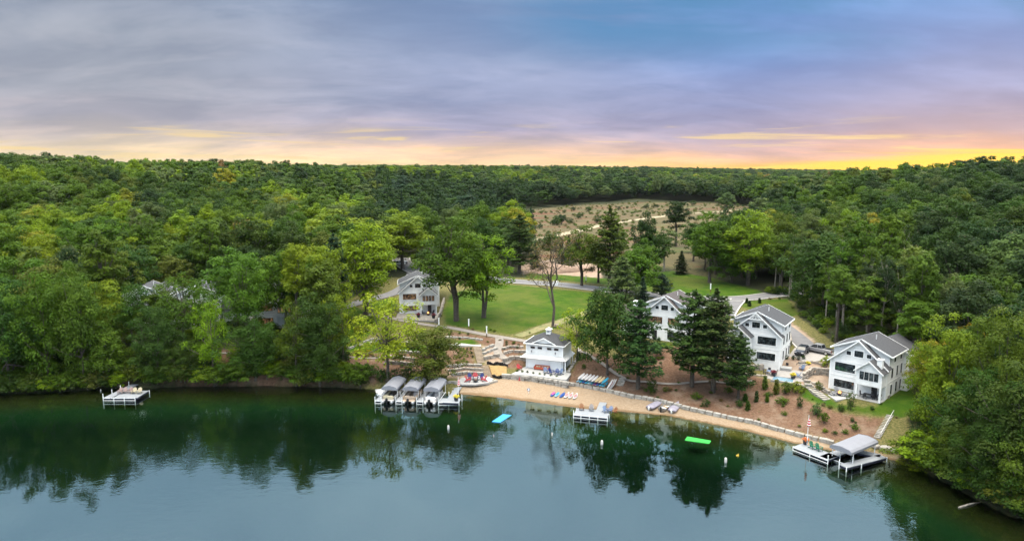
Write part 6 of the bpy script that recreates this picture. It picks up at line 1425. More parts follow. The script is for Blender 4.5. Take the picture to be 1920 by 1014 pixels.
for a in [
 ('young', 727, 716, 550, 118, 'lime', 'young lime green tree rising in front of the white house with the fire bowl'),
 ('low', 815, 718, 614, 92, 'olive', 'olive bushy tree on the bank behind the canopied boat lifts'),
 ('twin', 685, 592, 424, 140, 'bright', 'large bright yellow green tree left of the white house with the fire bowl'),
 ('round', 655, 520, 397, 165, 'bright', 'broad bright green tree behind the large yellow green one'),
 ('round', 755, 505, 402, 110, 'bright', 'bright green tree at the bend of the far road'),
 ('twin', 858, 602, 413, 128, 'mid', 'tall green tree on the lawn edge right of the white house with the fire bowl'),
 ('twin', 905, 596, 446, 104, 'bright', 'green forked tree standing on the lawn above the two white post lamps'),
 ('thin', 1036, 612, 470, 86, 'brown', 'thin half bare tree on the lawn behind the boathouse'),
 ('young', 1082, 676, 575, 66, 'lime', 'slender yellow green tree beside the boathouse corner'),
 ('low', 1139, 702, 536, 112, 'dark', 'dark green dense tree between the boathouse and the house with two garage roofs'),
 ('pine', 1196, 728, 562, 112, 'pine', 'dark pine with a low crown in front of the house with a left chimney', None, 0),
 ('pine', 1297, 724, 543, 122, 'pine', 'left of the two tall pines on the mulched bank', None, 1),
 ('pine', 1337, 735, 545, 132, 'pine', 'right of the two tall pines on the mulched bank', None, 2),
 ('pine', 1384, 748, 622, 76, 'pine', 'small dark pine below the house with the truss gable', None, 3),
 ('pine', 1165, 592, 480, 88, 'grey', 'soft grey green pine behind the house with a left chimney', None, 1),
 ('pine', 1142, 540, 390, 88, 'olive', 'tallest pine at the edge of the dry field', None, 2),
 ('pine', 974, 512, 403, 88, 'pine', 'dark pine beside the heap of pink soil', None, 0),
 ('round', 1208, 520, 400, 48, 'deep', 'dark rounded tree at the near edge of the dry field'),
 ('tall', 1267, 462, 374, 54, 'deep', 'dense dark egg shaped tree standing alone in the dry field'),
 ('twin', 1092, 536, 426, 74, 'olive', 'olive twin trunked tree beside the curving road'),
 ('spruce', 1277, 514, 470, 36, 'deep', 'dark cone shaped spruce on the meadow edge'),
 ('round', 1205, 556, 450, 62, 'mid', 'mid green tree behind the roofs right of the curving road'),
 ('aspen', 1245, 508, 425, 52, 'grey', 'pale wispy tree beside the dark cone shaped spruce'),
 ('spruce', 1204, 580, 520, 44, 'blue', 'blue green spruce close behind the roof of the left chimney house'),
 ('pine', 1240, 560, 512, 46, 'blue', 'greyish pine behind the ridge of the left chimney house'),
 ('round', 1360, 408, 360, 36, 'grey', 'round grey green tree at the far end of the dry field'),
 ('round', 1330, 530, 402, 90, 'mid', 'tall green tree at the front corner of the right hand wood'),
 ('twin', 1402, 534, 398, 100, 'bright', 'leafy green tree over the meadow on the right wood edge'),
 ('low', 1372, 530, 440, 80, 'mid', 'green tree between the two tallest at the meadow edge'),
 ('low', 1540, 585, 436, 132, 'dark', 'great dark domed tree on the lower right hillside'),
 ('fine', 1762, 826, 592, 122, (0.112, 0.148, 0.012), 'yellowing maple at the right shore above the stone steps', None, 0),
 ('fine', 1872, 850, 582, 136, (0.058, 0.100, 0.012), 'tall yellow green tree at the right edge of the shore', None, 1),
 ('fine', 1905, 925, 680, 170, 'dark', 'broad green tree leaning over the water at the right edge', None, 2),
 ('fine', 1815, 880, 690, 120, 'dark', 'rounded green tree low on the right shore beside the yellowing maple', None, 3),
 ('fine', 1955, 960, 720, 160, 'dark', 'dark tree over the lake in the bottom right corner', None, 1),
 ('low', 1935, 700, 590, 120, 'olive', 'olive yellow tree behind the right shore trees'),
 ('low', 1735, 745, 640, 70, 'yellow', 'small yellow tree beside the right hand house lawn'),
 ('fine', 20, 722, 522, 110, 'dark', 'dark green tree at the far left end of the shore', None, 0),
 ('low', 92, 716, 515, 100, 'mid', 'green tree with a low crown left of the leftmost dock', None, 1),
 ('fine', 160, 718, 500, 96, 'mid', 'tall green tree just left of the dock with cream chairs', None, 2),
 ('low', 206, 718, 606, 70, 'mid', 'low green tree beside the steps to the dock with cream chairs', None, 3),
 ('fine', 300, 714, 575, 84, 'dark', 'green tree hanging over the bank right of the dock with cream chairs', None, 3),
 ('young', 250, 650, 540, 84, 'mid', 'airy green tree in front of the leftmost hidden house', None, 0),
 ('young', 345, 650, 512, 96, 'mid', 'tall airy tree in front of the hidden house with lit windows', None, 1),
 ('young', 402, 720, 560, 70, 'bright', 'narrow bright tree in front of the gap with the stone path', None, 1),
 ('fine', 340, 722, 640, 70, 'dark', 'low dark tree on the bank under the lit hidden house', None, 1),
 ('twin', 470, 650, 488, 90, 'mid', 'tall forked tree before the third hidden house', None, 0),
 ('fine', 480, 722, 590, 92, 'dark', 'dark broad tree on the bank left of the footpath', None, 2),
 ('fine', 600, 716, 552, 100, 'dark', 'dark leafy tree at the right end of the wooded bank', None, 0),
 ('young', 556, 722, 570, 70, 'mid', 'green tree with a bare trunk showing on the wooded bank', None, 0),
 ('round', 1190, 566, 462, 76, 'mid', 'leafy tree behind the road left of the left chimney house'),
 ('round', 1228, 520, 436, 62, 'dark', 'dark leafy tree in the clump between lawn and dry field'),
 ('tall', 1122, 530, 452, 50, 'mid', 'narrow green tree just right of the olive twin trunked tree'),
 ('spruce', 1003, 506, 452, 30, 'blue', 'left spruce behind the heap of pink soil'),
 ('spruce', 1052, 500, 446, 32, 'blue', 'middle spruce behind the heap of pink soil'),
 ('spruce', 1066, 498, 440, 30, 'deep', 'right spruce behind the heap of pink soil'),
 ('round', 1032, 494, 432, 48, 'dark', 'round dark tree behind the heap of pink soil'),
 ('round', 955, 500, 425, 60, 'dark', 'dark tree at the left edge of the dry field'),
 ('tall', 1300, 490, 415, 40, 'dark', 'dark tree left of the right wood front corner'),
 ('round', 820, 560, 455, 80, 'dark', 'dark tree behind the warm lit house roof'),
 ('fine', 1852, 928, 765, 112, 'dark', 'dark green tree overhanging the floating log'),
 ('fine', 1908, 958, 790, 120, 'mid', 'green tree overhanging the lake at the right edge, lowest'),
 ('fine', 1796, 900, 775, 84, 'mid', 'small green overhanging tree left of the floating log'),
 ('young', 268, 655, 534, 84, 'dark', 'dark round tree before the leftmost hidden house'),
 ('young', 396, 652, 546, 62, 'mid', 'airy green tree right of the hidden lit house'),
 ('young', 318, 642, 526, 66, 'mid', 'rounded green tree between the two leftmost hidden houses'),
 ('tall', 298, 652, 545, 58, 'mid', 'narrow green tree left of the rounded one between the hidden houses'),
 ('tall', 1160, 500, 425, 46, 'mid', 'narrow green tree right of the tallest pine'),
  ('young', 374, 640, 532, 54, 'mid', 'rounded green tree before the hidden lit house'),
 ('low', 1302, 474, 418, 46, 'dark', 'bushy dark tree at the right end of the dry field'),
 ('young', 645, 690, 548, 64, 'bright', 'slim bright green tree beside the terrace lawn', None, 1),
]:
    key_tree(a[0], a[1], a[2], a[3], a[4], a[5], a[6], None, a[8] if len(a) > 8 else None)

# ---- the woods: individual trees near the camera, one far-off mass beyond
CLEAR = [hp(p) for p in [
   [(652, 726), (650, 655), (655, 600), (600, 592), (640, 568), (735, 520), (742, 480), (775, 478), (800, 500), (900, 505), (960, 505), (985, 470), (930, 440), (948, 405), (1000, 390), (1100, 382), (1200, 377), (1350, 379), (1445, 386), (1410, 430), (1340, 470), (1312, 520), (1440, 552), (1490, 566), (1500, 596), (1560, 640), (1700, 690), (1705, 860), (1600, 868), (1400, 830), (1000, 770), (860, 748)],
   [(395, 725), (405, 640), (440, 640), (440, 725)]]]
def in_clear(x, y, pad=0.0):
    m_ = np.zeros(np.shape(x), bool)
    wob_ = np.where(np.asarray(y) > 290, 9 * np.sin(np.asarray(x) / 11.0) * np.sin(np.asarray(y) / 15.0) + 7 * np.sin(np.asarray(x) / 29.0 + 1), 0.0)
    for p in CLEAR: m_ |= poly_sd(x, y, p) > -pad + wob_ - np.where(np.asarray(y) > 290, 7, 0)
    return m_
rng = rng_of(77)
def band(d0, d1, s):
    xs_ = []; 
    X, Y = np.meshgrid(np.arange(-0.82 * d1 - 20, 0.82 * d1 + 20, s), np.arange(d0, d1, s))
    X = X + (np.arange(X.shape[0]) % 2)[:, None] * s / 2 + rng.uniform(-0.3, 0.3, X.shape) * s; Y = Y + rng.uniform(-0.3, 0.3, Y.shape) * s
    X, Y = X.ravel(), Y.ravel(); k = (np.abs(X) < 0.80 * Y + 14); return X[k], Y[k]
def stand(d0, d1, s, a, b):
    X, Y = band(d0, d1, s); q = 960 + FPX * X / (Y * math.cos(PITCH) + 37 * math.sin(PITCH)); k = (q > a) & (q < b); return X[k], Y[k]
def without(xy, a, b, dmax):
    X, Y = xy; q = 960 + FPX * X / (Y * math.cos(PITCH) + 37 * math.sin(PITCH)); k = ~((q > a) & (q < b) & (Y < dmax)); return X[k], Y[k]
XF, YF = [np.concatenate(v) for v in zip(stand(138, 205, 5.0, 1425, 1715), without(band(78, 165, 7.2), 1425, 1715, 205), without(band(165, 240, 8.4), 1425, 1715, 205), band(240, 420, 9.2), band(420, 800, 10), band(800, 1300, 11.5), band(1300, 2200, 15))]
ok = (poly_sd(XF, YF, LAKE) < -1.2) & ~in_clear(XF, YF)
for kx, ky, kr in KEYXY: ok &= np.hypot(XF - kx, YF - ky) > kr + 1.2
for cx, cy, hw, hd, rz, h, fo in PADS:
    lx = (XF - cx) * math.cos(rz) + (YF - cy) * math.sin(rz); ly = -(XF - cx) * math.sin(rz) + (YF - cy) * math.cos(rz)
    ok &= np.hypot(np.maximum(np.abs(lx) - hw, 0), np.maximum(np.abs(ly) - hd, 0)) > 1.8
qf = 960 + FPX * XF / (YF * math.cos(PITCH) + 40 * math.sin(PITCH)); ok &= ~((qf > 205) & (qf < 445) & (YF < 160) & (YF > 133))
XF, YF = XF[ok], YF[ok]; ZF = gz(XF, YF)
patch = np.sin(XF / 31 + 1.3 * np.sin(YF / 47)) * np.sin(YF / 27 + 1.1 * np.sin(XF / 39))
u1, u2, u3 = rng.random(len(XF)), rng.random(len(XF)), rng.random(len(XF))
pxF = 960 + FPX * XF / (YF * math.cos(PITCH) + (CAM_H - ZF) * math.sin(PITCH))
def pick(i):
    """colour word and shape of the i-th forest tree"""
    D = YF[i]; px = pxF[i]; q = u1[i]
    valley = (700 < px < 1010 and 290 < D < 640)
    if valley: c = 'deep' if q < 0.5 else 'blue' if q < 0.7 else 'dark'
    elif q < 0.003: c = 'orange' if u3[i] < 0.5 else 'rust'
    elif q < 0.020: c = 'yellow' if u3[i] < 0.35 else 'gold'
    else:
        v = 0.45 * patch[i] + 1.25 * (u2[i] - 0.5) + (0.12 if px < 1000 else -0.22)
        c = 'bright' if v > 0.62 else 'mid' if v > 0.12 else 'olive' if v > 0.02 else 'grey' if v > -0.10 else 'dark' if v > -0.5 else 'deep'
    con = (u3[i] > (0.55 if valley else 0.975))
    if px > 1415 and D < 207 and px < 1725: return c if c not in ('bright',) else 'olive', 'aspen' if u2[i] < 0.7 else 'tall'
    if con: return 'pine' if u2[i] < 0.6 else 'blue', 'pine' if u1[i] < 0.6 else 'spruce'
    sh = 'round' if u2[i] < 0.62 else 'tall' if u2[i] < 0.84 else 'low'
    if D < 150 and px < 700: sh = 'low' if u2[i] < 0.5 else 'fine'
    return c, sh
order = np.argsort(np.hypot(XF, YF)); NEAR = 262; near = []
for i in order:
    top = to_px(XF[i], YF[i], ZF[i] + 12)
    if len(near) < NEAR and -40 < top[0] < 1960 and top[1] < 1040: near.append(i)
nearset = set(near)
for i in near:
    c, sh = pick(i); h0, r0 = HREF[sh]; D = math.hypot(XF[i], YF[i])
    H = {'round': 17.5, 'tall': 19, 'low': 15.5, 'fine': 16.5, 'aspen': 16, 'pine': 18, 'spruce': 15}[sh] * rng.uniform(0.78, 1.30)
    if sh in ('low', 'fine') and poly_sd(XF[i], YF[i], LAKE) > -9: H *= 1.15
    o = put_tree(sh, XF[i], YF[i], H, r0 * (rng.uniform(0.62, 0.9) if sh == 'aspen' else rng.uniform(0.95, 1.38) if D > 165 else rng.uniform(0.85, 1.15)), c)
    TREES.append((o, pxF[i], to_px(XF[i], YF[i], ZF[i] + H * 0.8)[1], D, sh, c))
# labels for the near woodland: look first, then what it stands above, then its place among its like
TONE = {'dark': 'dark green', 'deep': 'very dark green', 'mid': 'mid green', 'olive': 'olive green', 'grey': 'greyish green', 'bright': 'bright green', 'lime': 'lime green', 'yellow': 'yellow', 'gold': 'yellowing', 'orange': 'orange tinged', 'rust': 'rusty', 'pine': 'dark', 'blue': 'bluish'}
FORM = {'round': 'rounded tree', 'tall': 'tall narrow tree', 'low': 'bushy tree', 'fine': 'dense leafy tree', 'aspen': 'pale trunked tree', 'pine': 'pine', 'spruce': 'spruce'}
ORD = ['', 'second', 'third', 'fourth', 'fifth', 'sixth', 'seventh', 'eighth', 'ninth', 'tenth', 'eleventh', 'twelfth', 'thirteenth', 'fourteenth', 'fifteenth', 'sixteenth', 'seventeenth', 'eighteenth', 'nineteenth', 'twentieth'] + ['further'] * 40
def where(px, D):
    if px < 1000:
        row = 'near shore' if D < 153 else 'low down' if D < 178 else 'lower hillside' if D < 205 else 'middle hillside' if D < 240 else 'upper hillside'
        spot = 'at the far left' if px < 110 else 'above the dock with cream chairs' if px < 270 else 'above the hidden lit house' if px < 430 else 'above the footpath' if px < 560 else 'left of the road' if px < 760 else 'behind the lawn'
    else:
        row = 'near shore' if D < 125 else 'hill foot' if D < 175 else 'lower hillside' if D < 215 else 'upper hillside'
        spot = 'by the meadow' if px < 1440 else 'behind the parked cars' if px < 1560 else 'behind the right hand house' if px < 1720 else 'behind the yellowing maple' if px < 1830 else 'at the far right'
    return row + ' ' + spot
bins = {}
for t_ in TREES: bins.setdefault((TONE[t_[5]] + ' ' + FORM[t_[4]], where(t_[1], t_[3])), []).append(t_)
for (lk, wh), ts in bins.items():
    ts.sort(key=lambda q: q[1])
    for k, t_ in enumerate(ts):
        sfx = '' if len(ts) == 1 else (', leftmost' if k == 0 else ', rightmost' if k == len(ts) - 1 else ', %s from left' % ORD[k])
        t_[0]['label'] = f'{lk}, {wh}{sfx}'; t_[0]['group'] = 'trees of the wooded hillsides'

# ---- everything beyond: one mass of woodland, instanced
def instancer(name, pts, idx, rot, scl, colr, meshes, label, cat=None):
    coll = bpy.data.collections.new(name + ' shapes')
    for k, m_ in enumerate(meshes):
        o = bpy.data.objects.new('shape_%02d' % k, m_); coll.objects.link(o)
    me = bpy.data.meshes.new(name); n = len(pts)
    me.vertices.add(n); me.vertices.foreach_set('co', np.asarray(pts, 'f4').ravel())
    me.attributes.new('idx', 'INT', 'POINT').data.foreach_set('value', np.asarray(idx, 'i4'))
    me.attributes.new('rot', 'FLOAT_VECTOR', 'POINT').data.foreach_set('vector', np.stack([np.zeros(n), np.zeros(n), rot], 1).ravel().astype('f4'))
    me.attributes.new('scl', 'FLOAT_VECTOR', 'POINT').data.foreach_set('vector', np.asarray(scl, 'f4').ravel())
    me.attributes.new('tree_colour', 'FLOAT_COLOR', 'POINT').data.foreach_set('color', np.concatenate([colr, np.ones((n, 1))], 1).ravel().astype('f4'))
    o = bpy.data.objects.new(name, me); COL.objects.link(o)
    g = bpy.data.node_groups.new(name, 'GeometryNodeTree')
    g.interface.new_socket('Geometry', in_out='INPUT', socket_type='NodeSocketGeometry'); g.interface.new_socket('Geometry', in_out='OUTPUT', socket_type='NodeSocketGeometry')
    N = g.nodes.new; gi, go = N('NodeGroupInput'), N('NodeGroupOutput')
    ci = N('GeometryNodeCollectionInfo'); ci.inputs['Collection'].default_value = coll; ci.inputs['Separate Children'].default_value = True; ci.inputs['Reset Children'].default_value = True
    ip = N('GeometryNodeInstanceOnPoints'); ip.inputs['Pick Instance'].default_value = True
    def attr(nm, ty):
        a = N('GeometryNodeInputNamedAttribute'); a.data_type = ty; a.inputs['Name'].default_value = nm
        return [s for s in a.outputs if s.enabled and s.name == 'Attribute'][0]
    g.links.new(gi.outputs[0], ip.inputs['Points']); g.links.new(ci.outputs[0], ip.inputs['Instance'])
    g.links.new(attr('idx', 'INT'), ip.inputs['Instance Index'])
    e2r = N('FunctionNodeEulerToRotation'); g.links.new(attr('rot', 'FLOAT_VECTOR'), e2r.inputs[0]); g.links.new(e2r.outputs[0], ip.inputs['Rotation'])
    g.links.new(attr('scl', 'FLOAT_VECTOR'), ip.inputs['Scale']); g.links.new(ip.outputs[0], go.inputs[0])
    md = o.modifiers.new('scatter', 'NODES'); md.node_group = g
    return tag(o, label, cat, None, 'stuff')
far = [i for i in range(len(XF)) if i not in nearset and YF[i] > 110]
pts, idx, scl, colr = [], [], [], []
for i in far:
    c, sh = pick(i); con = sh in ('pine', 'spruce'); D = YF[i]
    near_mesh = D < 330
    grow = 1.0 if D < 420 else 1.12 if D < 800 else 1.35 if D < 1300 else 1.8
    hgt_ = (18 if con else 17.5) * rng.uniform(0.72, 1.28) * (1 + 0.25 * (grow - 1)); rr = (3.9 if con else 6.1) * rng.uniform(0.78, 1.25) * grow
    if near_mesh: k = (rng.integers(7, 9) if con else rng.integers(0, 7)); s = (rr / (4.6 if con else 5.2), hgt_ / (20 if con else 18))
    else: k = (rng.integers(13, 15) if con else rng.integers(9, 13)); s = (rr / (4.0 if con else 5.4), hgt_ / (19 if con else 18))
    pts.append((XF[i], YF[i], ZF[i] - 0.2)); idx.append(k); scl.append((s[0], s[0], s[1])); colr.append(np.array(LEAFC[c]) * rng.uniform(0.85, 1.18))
shapes = [p_[0] for p_ in PROTO['round']] + [p_[0] for p_ in PROTO['pine'][:2]] + LOWPOLY['round'] + LOWPOLY['conifer']
instancer('distant_forest', pts, idx, rng.uniform(0, 6.28, len(pts)), scl, np.array(colr), shapes, 'unbroken green forest covering the far hillsides and ridges', 'forest')
print('forest', len(near), len(pts))

# ---- undergrowth on the wooded banks
X, Y = np.meshgrid(np.arange(-112, 96, 1.55), np.arange(72, 200, 1.55)); X = X.ravel() + rng.uniform(-.7, .7, X.size); Y = Y.ravel() + rng.uniform(-.7, .7, Y.size)
sd = poly_sd(X, Y, LAKE); ok = (sd < -0.1) & ~in_clear(X, Y, 0.3) & (np.abs(X) < 0.78 * Y + 4)
for cx, cy, hw, hd, rz, h, fo in PADS: ok &= np.hypot(X - cx, Y - cy) > max(hw, hd) + 1.2
ok &= (rng.random(X.size) < np.where(sd > -7, 0.85, 0.30)); X, Y = X[ok], Y[ok]; Z = gz(X, Y); n = len(X)
s_ = rng.uniform(0.7, 1.5, n) * np.where(poly_sd(X, Y, LAKE) > -7, 1.55, 1.1)
cw = [LEAFC[['dark', 'mid', 'deep', 'mid', 'bright', 'olive'][k]] for k in rng.integers(0, 6, n)]
instancer('undergrowth', np.stack([X, Y, Z - 0.1], 1), rng.integers(0, 4, n), rng.uniform(0, 6.28, n), np.stack([s_ * 1.2, s_ * 1.2, s_], 1), np.array(cw) * 0.9, [p_[0] for p_ in PROTO['bush']], 'tangled undergrowth on the wooded banks and forest floor', 'undergrowth')

# ================================================================== planted shrubs
def shrub(px, py, wpx, hpx, colour, label, group, kind='bush', foot=True):
    x, y, z = hit(px, py); dist = y * math.cos(PITCH) + (CAM_H - z) * math.sin(PITCH); k = dist / FPX
    o = put_tree(kind, x, y, max(.4, hpx * k / .95), max(.25, wpx / 2 * k), colour, 'shrub', 'shrub', label, group); return o
B = 'shrubs on the mulched bank'
for k, (x, y, w_, h_, c, kd, l_) in enumerate([
 (1085, 676, 12, 16, 'dark', 'bush', 'dark shrub by the boathouse corner'), (1222, 738, 22, 30, 'dark', 'bush', 'tall dark shrub right of the dark pine trunk'), (1232, 668, 26, 24, 'deep', 'bush', 'dark shrub under the left chimney house'),
 (1248, 734, 14, 10, 'olive', 'bush', 'low olive shrub above the covered boats'), (1256, 733, 9, 8, 'rust', 'bush', 'small rusty shrub above the covered boats'), (1306, 748, 22, 12, 'mid', 'bush', 'green shrub above the sand wall, left of the round one'), (1324, 762, 16, 14, 'dark', 'bush', 'round dark shrub above the sand wall'),
 (1366, 738, 18, 14, 'mid', 'bush', 'green shrub at the foot of the pines'), (1387, 763, 16, 14, 'dark', 'bush', 'dark shrub left of the small pine trunk'), (1402, 768, 12, 16, 'dark', 'upright', 'dark upright shrub right of the small pine trunk'), (1397, 752, 12, 14, 'dark', 'upright', 'upright shrub just under the small pine'),
 (1418, 753, 10, 20, 'pine', 'upright', 'slim upright conifer shrub under the pool terrace, left one'), (1434, 728, 13, 24, 'olive', 'upright', 'upright shrub left of the concrete pool wall'), (1438, 753, 10, 15, 'mid', 'upright', 'small upright shrub under the pool terrace, middle one'), (1455, 738, 14, 26, 'olive', 'upright', 'tall upright shrub before the concrete pool wall'),
 (1474, 738, 20, 24, 'olive', 'bush', 'olive shrub right of the concrete pool wall'), (1494, 736, 26, 22, 'gold', 'bush', 'yellowish shrub by the grass corner'), (1499, 764, 15, 20, 'dark', 'bush', 'dark shrub in the middle of the bare bank'), (1466, 756, 24, 12, 'mid', 'bush', 'low spreading shrub under the pool wall'), (1530, 776, 26, 20, 'grey', 'bush', 'grey green shrub on the bare bank'),
 (1545, 793, 20, 22, 'mid', 'bush', 'green shrub streak below the grey green one'), (1471, 778, 12, 8, 'mid', 'bush', 'low shrub above the sand wall, far right part'), (1577, 770, 16, 12, 'dark', 'bush', 'dark shrub at the lawn edge'), (1603, 804, 18, 10, 'mid', 'bush', 'low green clump left of the long steps'), (1598, 790, 10, 8, 'dark', 'bush', 'small dark clump left of the long steps'), (1442, 742, 12, 9, 'grey', 'bush', 'small grey shrub under the upright ones'),
 (1546, 810, 10, 8, 'bright', 'bush', 'bright little clump by the boulder line'), (1585, 812, 14, 8, 'mid', 'bush', 'green clump above the canopied right lift'), (1352, 752, 8, 6, 'rust', 'bush', 'tiny rusty shrub among the pine needles'),
 (1549, 690, 22, 24, 'lime', 'bush', 'yellow green ball shrub left of the right hand house'), (1684, 722, 13, 22, 'deep', 'upright', 'dark upright evergreen at the right corner of the rightmost house'), (1535, 734, 15, 20, 'olive', 'bush', 'olive shrub in the sunken stone corner'), (1594, 768, 18, 34, 'grey', 'bush', 'thin young tree on the green lawn edge'),
 (1466, 674, 8, 9, 'deep', 'bush', 'first clipped dark ball by the truss gable house'), (1475, 674, 8, 9, 'deep', 'bush', 'second clipped dark ball by the truss gable house'), (1488, 675, 9, 9, 'deep', 'bush', 'third clipped dark ball, under the dark car nose'), (1497, 675, 9, 9, 'deep', 'bush', 'fourth clipped dark ball, under the dark car'), (1506, 674, 9, 9, 'deep', 'bush', 'fifth clipped dark ball, right of the dark car'), (1461, 676, 9, 9, 'rust', 'bush', 'wine red ball shrub at the house corner'), (1470, 652, 10, 18, 'gold', 'bush', 'yellow flowering shrub in the bed by the driveway'),
 (1480, 648, 9, 10, 'olive', 'bush', 'olive shrub in the bed by the driveway'), (1532, 697, 7, 6, 'rust', 'bush', 'left tuft of dry grass in the rock tiers'), (1541, 699, 7, 6, 'rust', 'bush', 'right tuft of dry grass in the rock tiers'),
 (1400, 568, 8, 9, 'deep', 'upright', 'left dwarf spruce beside the upper driveway'), (1405, 574, 9, 10, 'deep', 'upright', 'front dwarf spruce beside the upper driveway'), (1424, 568, 8, 9, 'deep', 'upright', 'right dwarf spruce beside the upper driveway'),
 (700, 609, 26, 20, 'lime', 'bush', 'lime shrub left of the lime green tree, upper'), (672, 625, 26, 14, 'yellow', 'bush', 'yellow shrub at the upper terrace edge'), (672, 665, 20, 10, 'yellow', 'bush', 'left yellow shrub below the terrace lawn'), (690, 666, 22, 11, 'yellow', 'bush', 'right yellow shrub below the terrace lawn'), (690, 621, 24, 14, 'gold', 'bush', 'golden shrub beside the lime green tree'),
 (775, 650, 20, 16, 'bright', 'bush', 'bright shrub right of the slab table'), (790, 640, 20, 14, 'mid', 'bush', 'green shrub behind the olive bushy tree'), (664, 700, 40, 18, 'mid', 'bush', 'leafy shrub on the bank at the end of the wooded shore'), (692, 705, 38, 24, 'mid', 'bush', 'big leafy shrub left of the lime green tree foot'), (715, 715, 34, 24, 'dark', 'bush', 'dark shrub left of the first canopy'), (745, 714, 34, 24, 'dark', 'bush', 'dark shrub behind the first canopy'), (772, 712, 34, 24, 'deep', 'bush', 'very dark shrub behind the middle canopy'),
 (800, 712, 30, 24, 'dark', 'bush', 'dark shrub behind the right canopy'), (830, 718, 24, 16, 'olive', 'bush', 'olive shrub right of the right canopy'), (676, 722, 36, 18, 'dark', 'bush', 'dark low shrub at the water left of the runabout'), (650, 722, 34, 20, 'mid', 'bush', 'green low shrub at the water, end of the wooded shore'), (1162, 560, 18, 12, 'dark', 'bush', 'dark low shrub right of the curving road'), (1118, 552, 16, 10, 'deep', 'bush', 'dark low shrub at the lawn end of the road'),
 (780, 490, 30, 14, 'bright', 'bush', 'bright hedge shrub at the bend of the far road'), (1258, 540, 10, 14, 'lime', 'bush', 'lime little tree on the meadow'), (1720, 880, 40, 14, 'bright', 'bush', 'bright reedy clump at the right shoreline'), (1690, 868, 26, 8, 'lime', 'bush', 'yellow green reeds at the right dock shore'),
]): shrub(x, y, w_, h_, c, l_, None, kd)
beds = [('planted bed left of the timber stairs', [(864, 655), (869, 654), (876, 654), (883, 653), (874, 659), (884, 661), (867, 666), (877, 667), (886, 668), (862, 669), (870, 672), (859, 661)]),
        ('boathouse terrace edge', [(970, 695), (979.5, 696), (989, 697), (1000, 699), (1012, 701), (1021, 702), (1033, 704), (1044, 706)]),
        ('path edge above the slab landing', [(846, 621), (862, 624), (878, 626)]), ('mulch between path and boathouse', [(950, 645), (962, 643), (972, 646), (956, 650)])]
for nm, ps in beds:
    for k, (x, y) in enumerate(ps):
        if 'terrace edge' in nm: p_ = at(x, y + 1, 2.37); PADZ = p_
        shrub(x, y + 2, 5.5, 5, ['dark', 'mid', 'deep'][k % 3], f'small round plant in the {nm}, {["first","second","third","fourth","fifth","sixth","seventh","eighth","ninth","tenth","eleventh","last"][k]} in order', 'small plants of the ' + nm)
fb = [(490, 418, 9), (425, 434, 7), (375, 515, 20), (408, 508, 22), (525, 470, 12), (547, 455, 9), (475, 502, 11), (180, 495, 13), (228, 520, 7), (262, 540, 11), (655, 500, 18), (1037, 398, 9), (1060, 396, 7), (495, 516, 6), (590, 425, 12), (800, 405, 6), (985, 403, 10), (1300, 384, 12), (970, 402, 6), (855, 403, 6), (350, 515, 12), (795, 415, 5), (300, 468, 6)]
for k, (x, y, w_) in enumerate(fb):
    X_, Y_ = 940 + x / 3.62, 280 + y / 3.62; big = w_ > 14
    row = 'near' if Y_ > 415 else 'middle' if Y_ > 400 else 'far'
    shrub(X_, Y_, w_ * 1.15, w_ * .85, ['deep', 'dark', 'dark'][k % 3], f'{"large" if big else "small" if w_ < 8 else "mid sized"} dark bush on the {row} part of the dry field, {["first","second","third","fourth","fifth","sixth","seventh","eighth","ninth","tenth","eleventh","twelfth","thirteenth","fourteenth","fifteenth","sixteenth","seventeenth","eighteenth","nineteenth","twentieth","next","another","last"][sum(1 for q in fb if q[0] < x)]} from the left', 'bushes of the dry field')

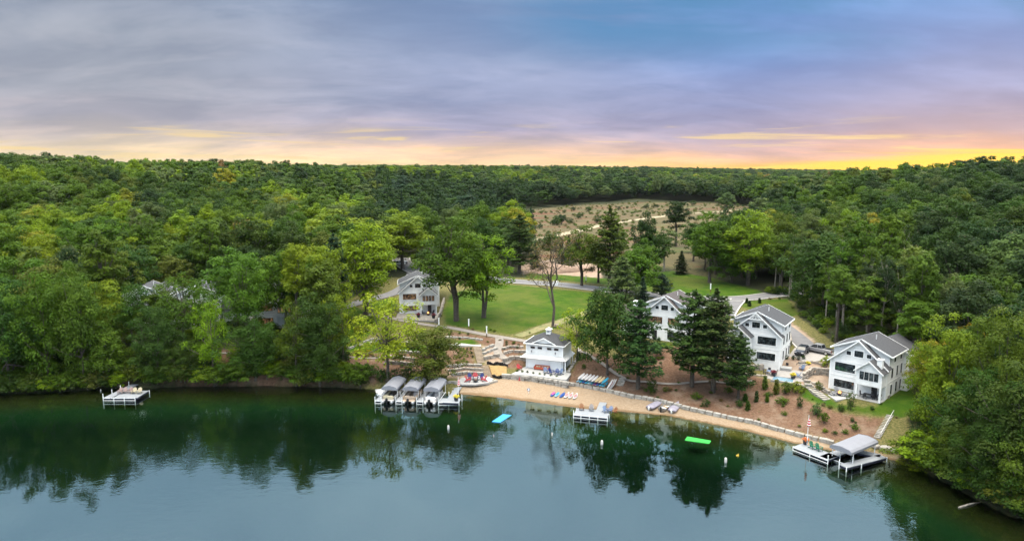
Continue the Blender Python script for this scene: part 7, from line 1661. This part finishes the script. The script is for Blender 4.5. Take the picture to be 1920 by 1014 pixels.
# leafy bushes that hang over the water along the wooded shores
SP = []
x = -12
while x < 668:
    if not 226 < x < 262: SP.append((x, 742 - 0.028 * x if x < 500 else 728))
    x += rt.uniform(15, 23)
for x in (1708, 1720, 1733, 1746, 1760, 1775, 1790, 1806, 1822, 1838, 1855, 1872, 1890, 1908): SP.append((x, 858 + (x - 1690) * 0.53))
for k, (x, y) in enumerate(SP):
    q = at(x, y, 0); n_ = min(((q.xy - Vector(v)).length, v) for v in LAKE)[1]
    for _ in range(90):
        if poly_sd(np.array([q.x]), np.array([q.y]), LAKE)[0] > -0.15: q.y += 0.2; q.x += 0.12 if x > 1200 else 0
        else: break
    c = ['mid', 'dark', 'mid', 'olive', 'dark', 'bright'][k % 6]; hgt = rt.uniform(2.4, 4.6) if x < 900 else rt.uniform(3.0, 5.0)
    o = put_tree('bigbush', q.x, q.y, hgt, hgt * rt.uniform(.6, .85), c, 'shrub', 'shrub', None, 'bushes along the wooded waterline')
    nth = ['first', 'second', 'third', 'fourth', 'fifth', 'sixth', 'seventh', 'eighth', 'ninth', 'tenth', 'eleventh', 'twelfth', 'thirteenth', 'fourteenth', 'fifteenth', 'sixteenth', 'seventeenth', 'eighteenth', 'nineteenth', 'twentieth', 'twenty-first', 'twenty-second', 'twenty-third', 'twenty-fourth', 'twenty-fifth', 'twenty-sixth', 'twenty-seventh', 'twenty-eighth', 'twenty-ninth', 'thirtieth']
    left_ = [q_ for q_ in SP if q_[0] < 900]; i_ = k if x < 900 else k - len(left_); rem = len(left_) - 1 - k
    if x < 230: ref = f'{nth[i_]} from the left end of the shore'
    elif x < 900: ref = f'{nth[rem]} one leftwards from the boat lifts'
    else: ref = f'{nth[i_]} one rightwards from the right dock'
    o['label'] = f'{TONE[c]} bush at the water, {ref}'

# weeds, seedlings and tufts that break up the bare bank, the field and the lawn rims
rng = rng_of(31); X = rng.uniform(-60, 75, 9000); Y = rng.uniform(95, 190, 9000)
mm = zone_mask('mulch', X, Y, 1); lw = zone_mask('lawn', X, Y, 1)
ok = ((mm > 0.5) & (rng.random(9000) < 0.11)) | ((np.abs(lw) < 0.8) & (rng.random(9000) < 0.22)); ok &= poly_sd(X, Y, LAKE) < -3.5
for cx, cy, hw, hd, rz, h, fo in PADS: ok &= np.hypot(X - cx, Y - cy) > max(hw, hd) + .5
X2 = rng.uniform(0, 230, 5000); Y2 = rng.uniform(300, 690, 5000); ok2 = (zone_mask('field', X2, Y2, 1) > 2) & (rng.random(5000) < .22)
X, Y = np.concatenate([X[ok], X2[ok2]]), np.concatenate([Y[ok], Y2[ok2]]); nb = int(ok.sum()); n = len(X); s_ = np.where(np.arange(n) < nb, rng.uniform(.12, .42, n), rng.uniform(.3, 1.1, n))
cw = np.array([LEAFC[['dark', 'mid', 'olive', 'brown', 'olive'][k]] for k in rng.integers(0, 5, n)])
instancer('bank_weeds', np.stack([X, Y, gz(X, Y) - .03], 1), rng.integers(0, 4, n), rng.uniform(0, 6.28, n), np.stack([s_ * 1.3, s_ * 1.3, s_], 1), cw, [p_[0] for p_ in PROTO['bush']], 'low weeds and tufts on the bank and the dry field', 'weeds')

# ================================================================== the air: thin haze round the whole scene
hz = MB(); hz.box(0, 1600, 40, 6200, 4200, 96)
hm = bpy.data.materials.new('haze'); hm.use_nodes = True; t = NT(hm.node_tree)
pv = t.n('ShaderNodeVolumePrincipled'); pv.inputs['Color'].default_value = (0.80, 0.88, 1.0, 1); pv.inputs['Density'].default_value = 0.000015
t.l(pv.outputs[0], t.n('ShaderNodeOutputMaterial').inputs['Volume'])
hzo = hz.build('haze', hm); tag(hzo, 'thin evening haze', None, None, 'stuff')
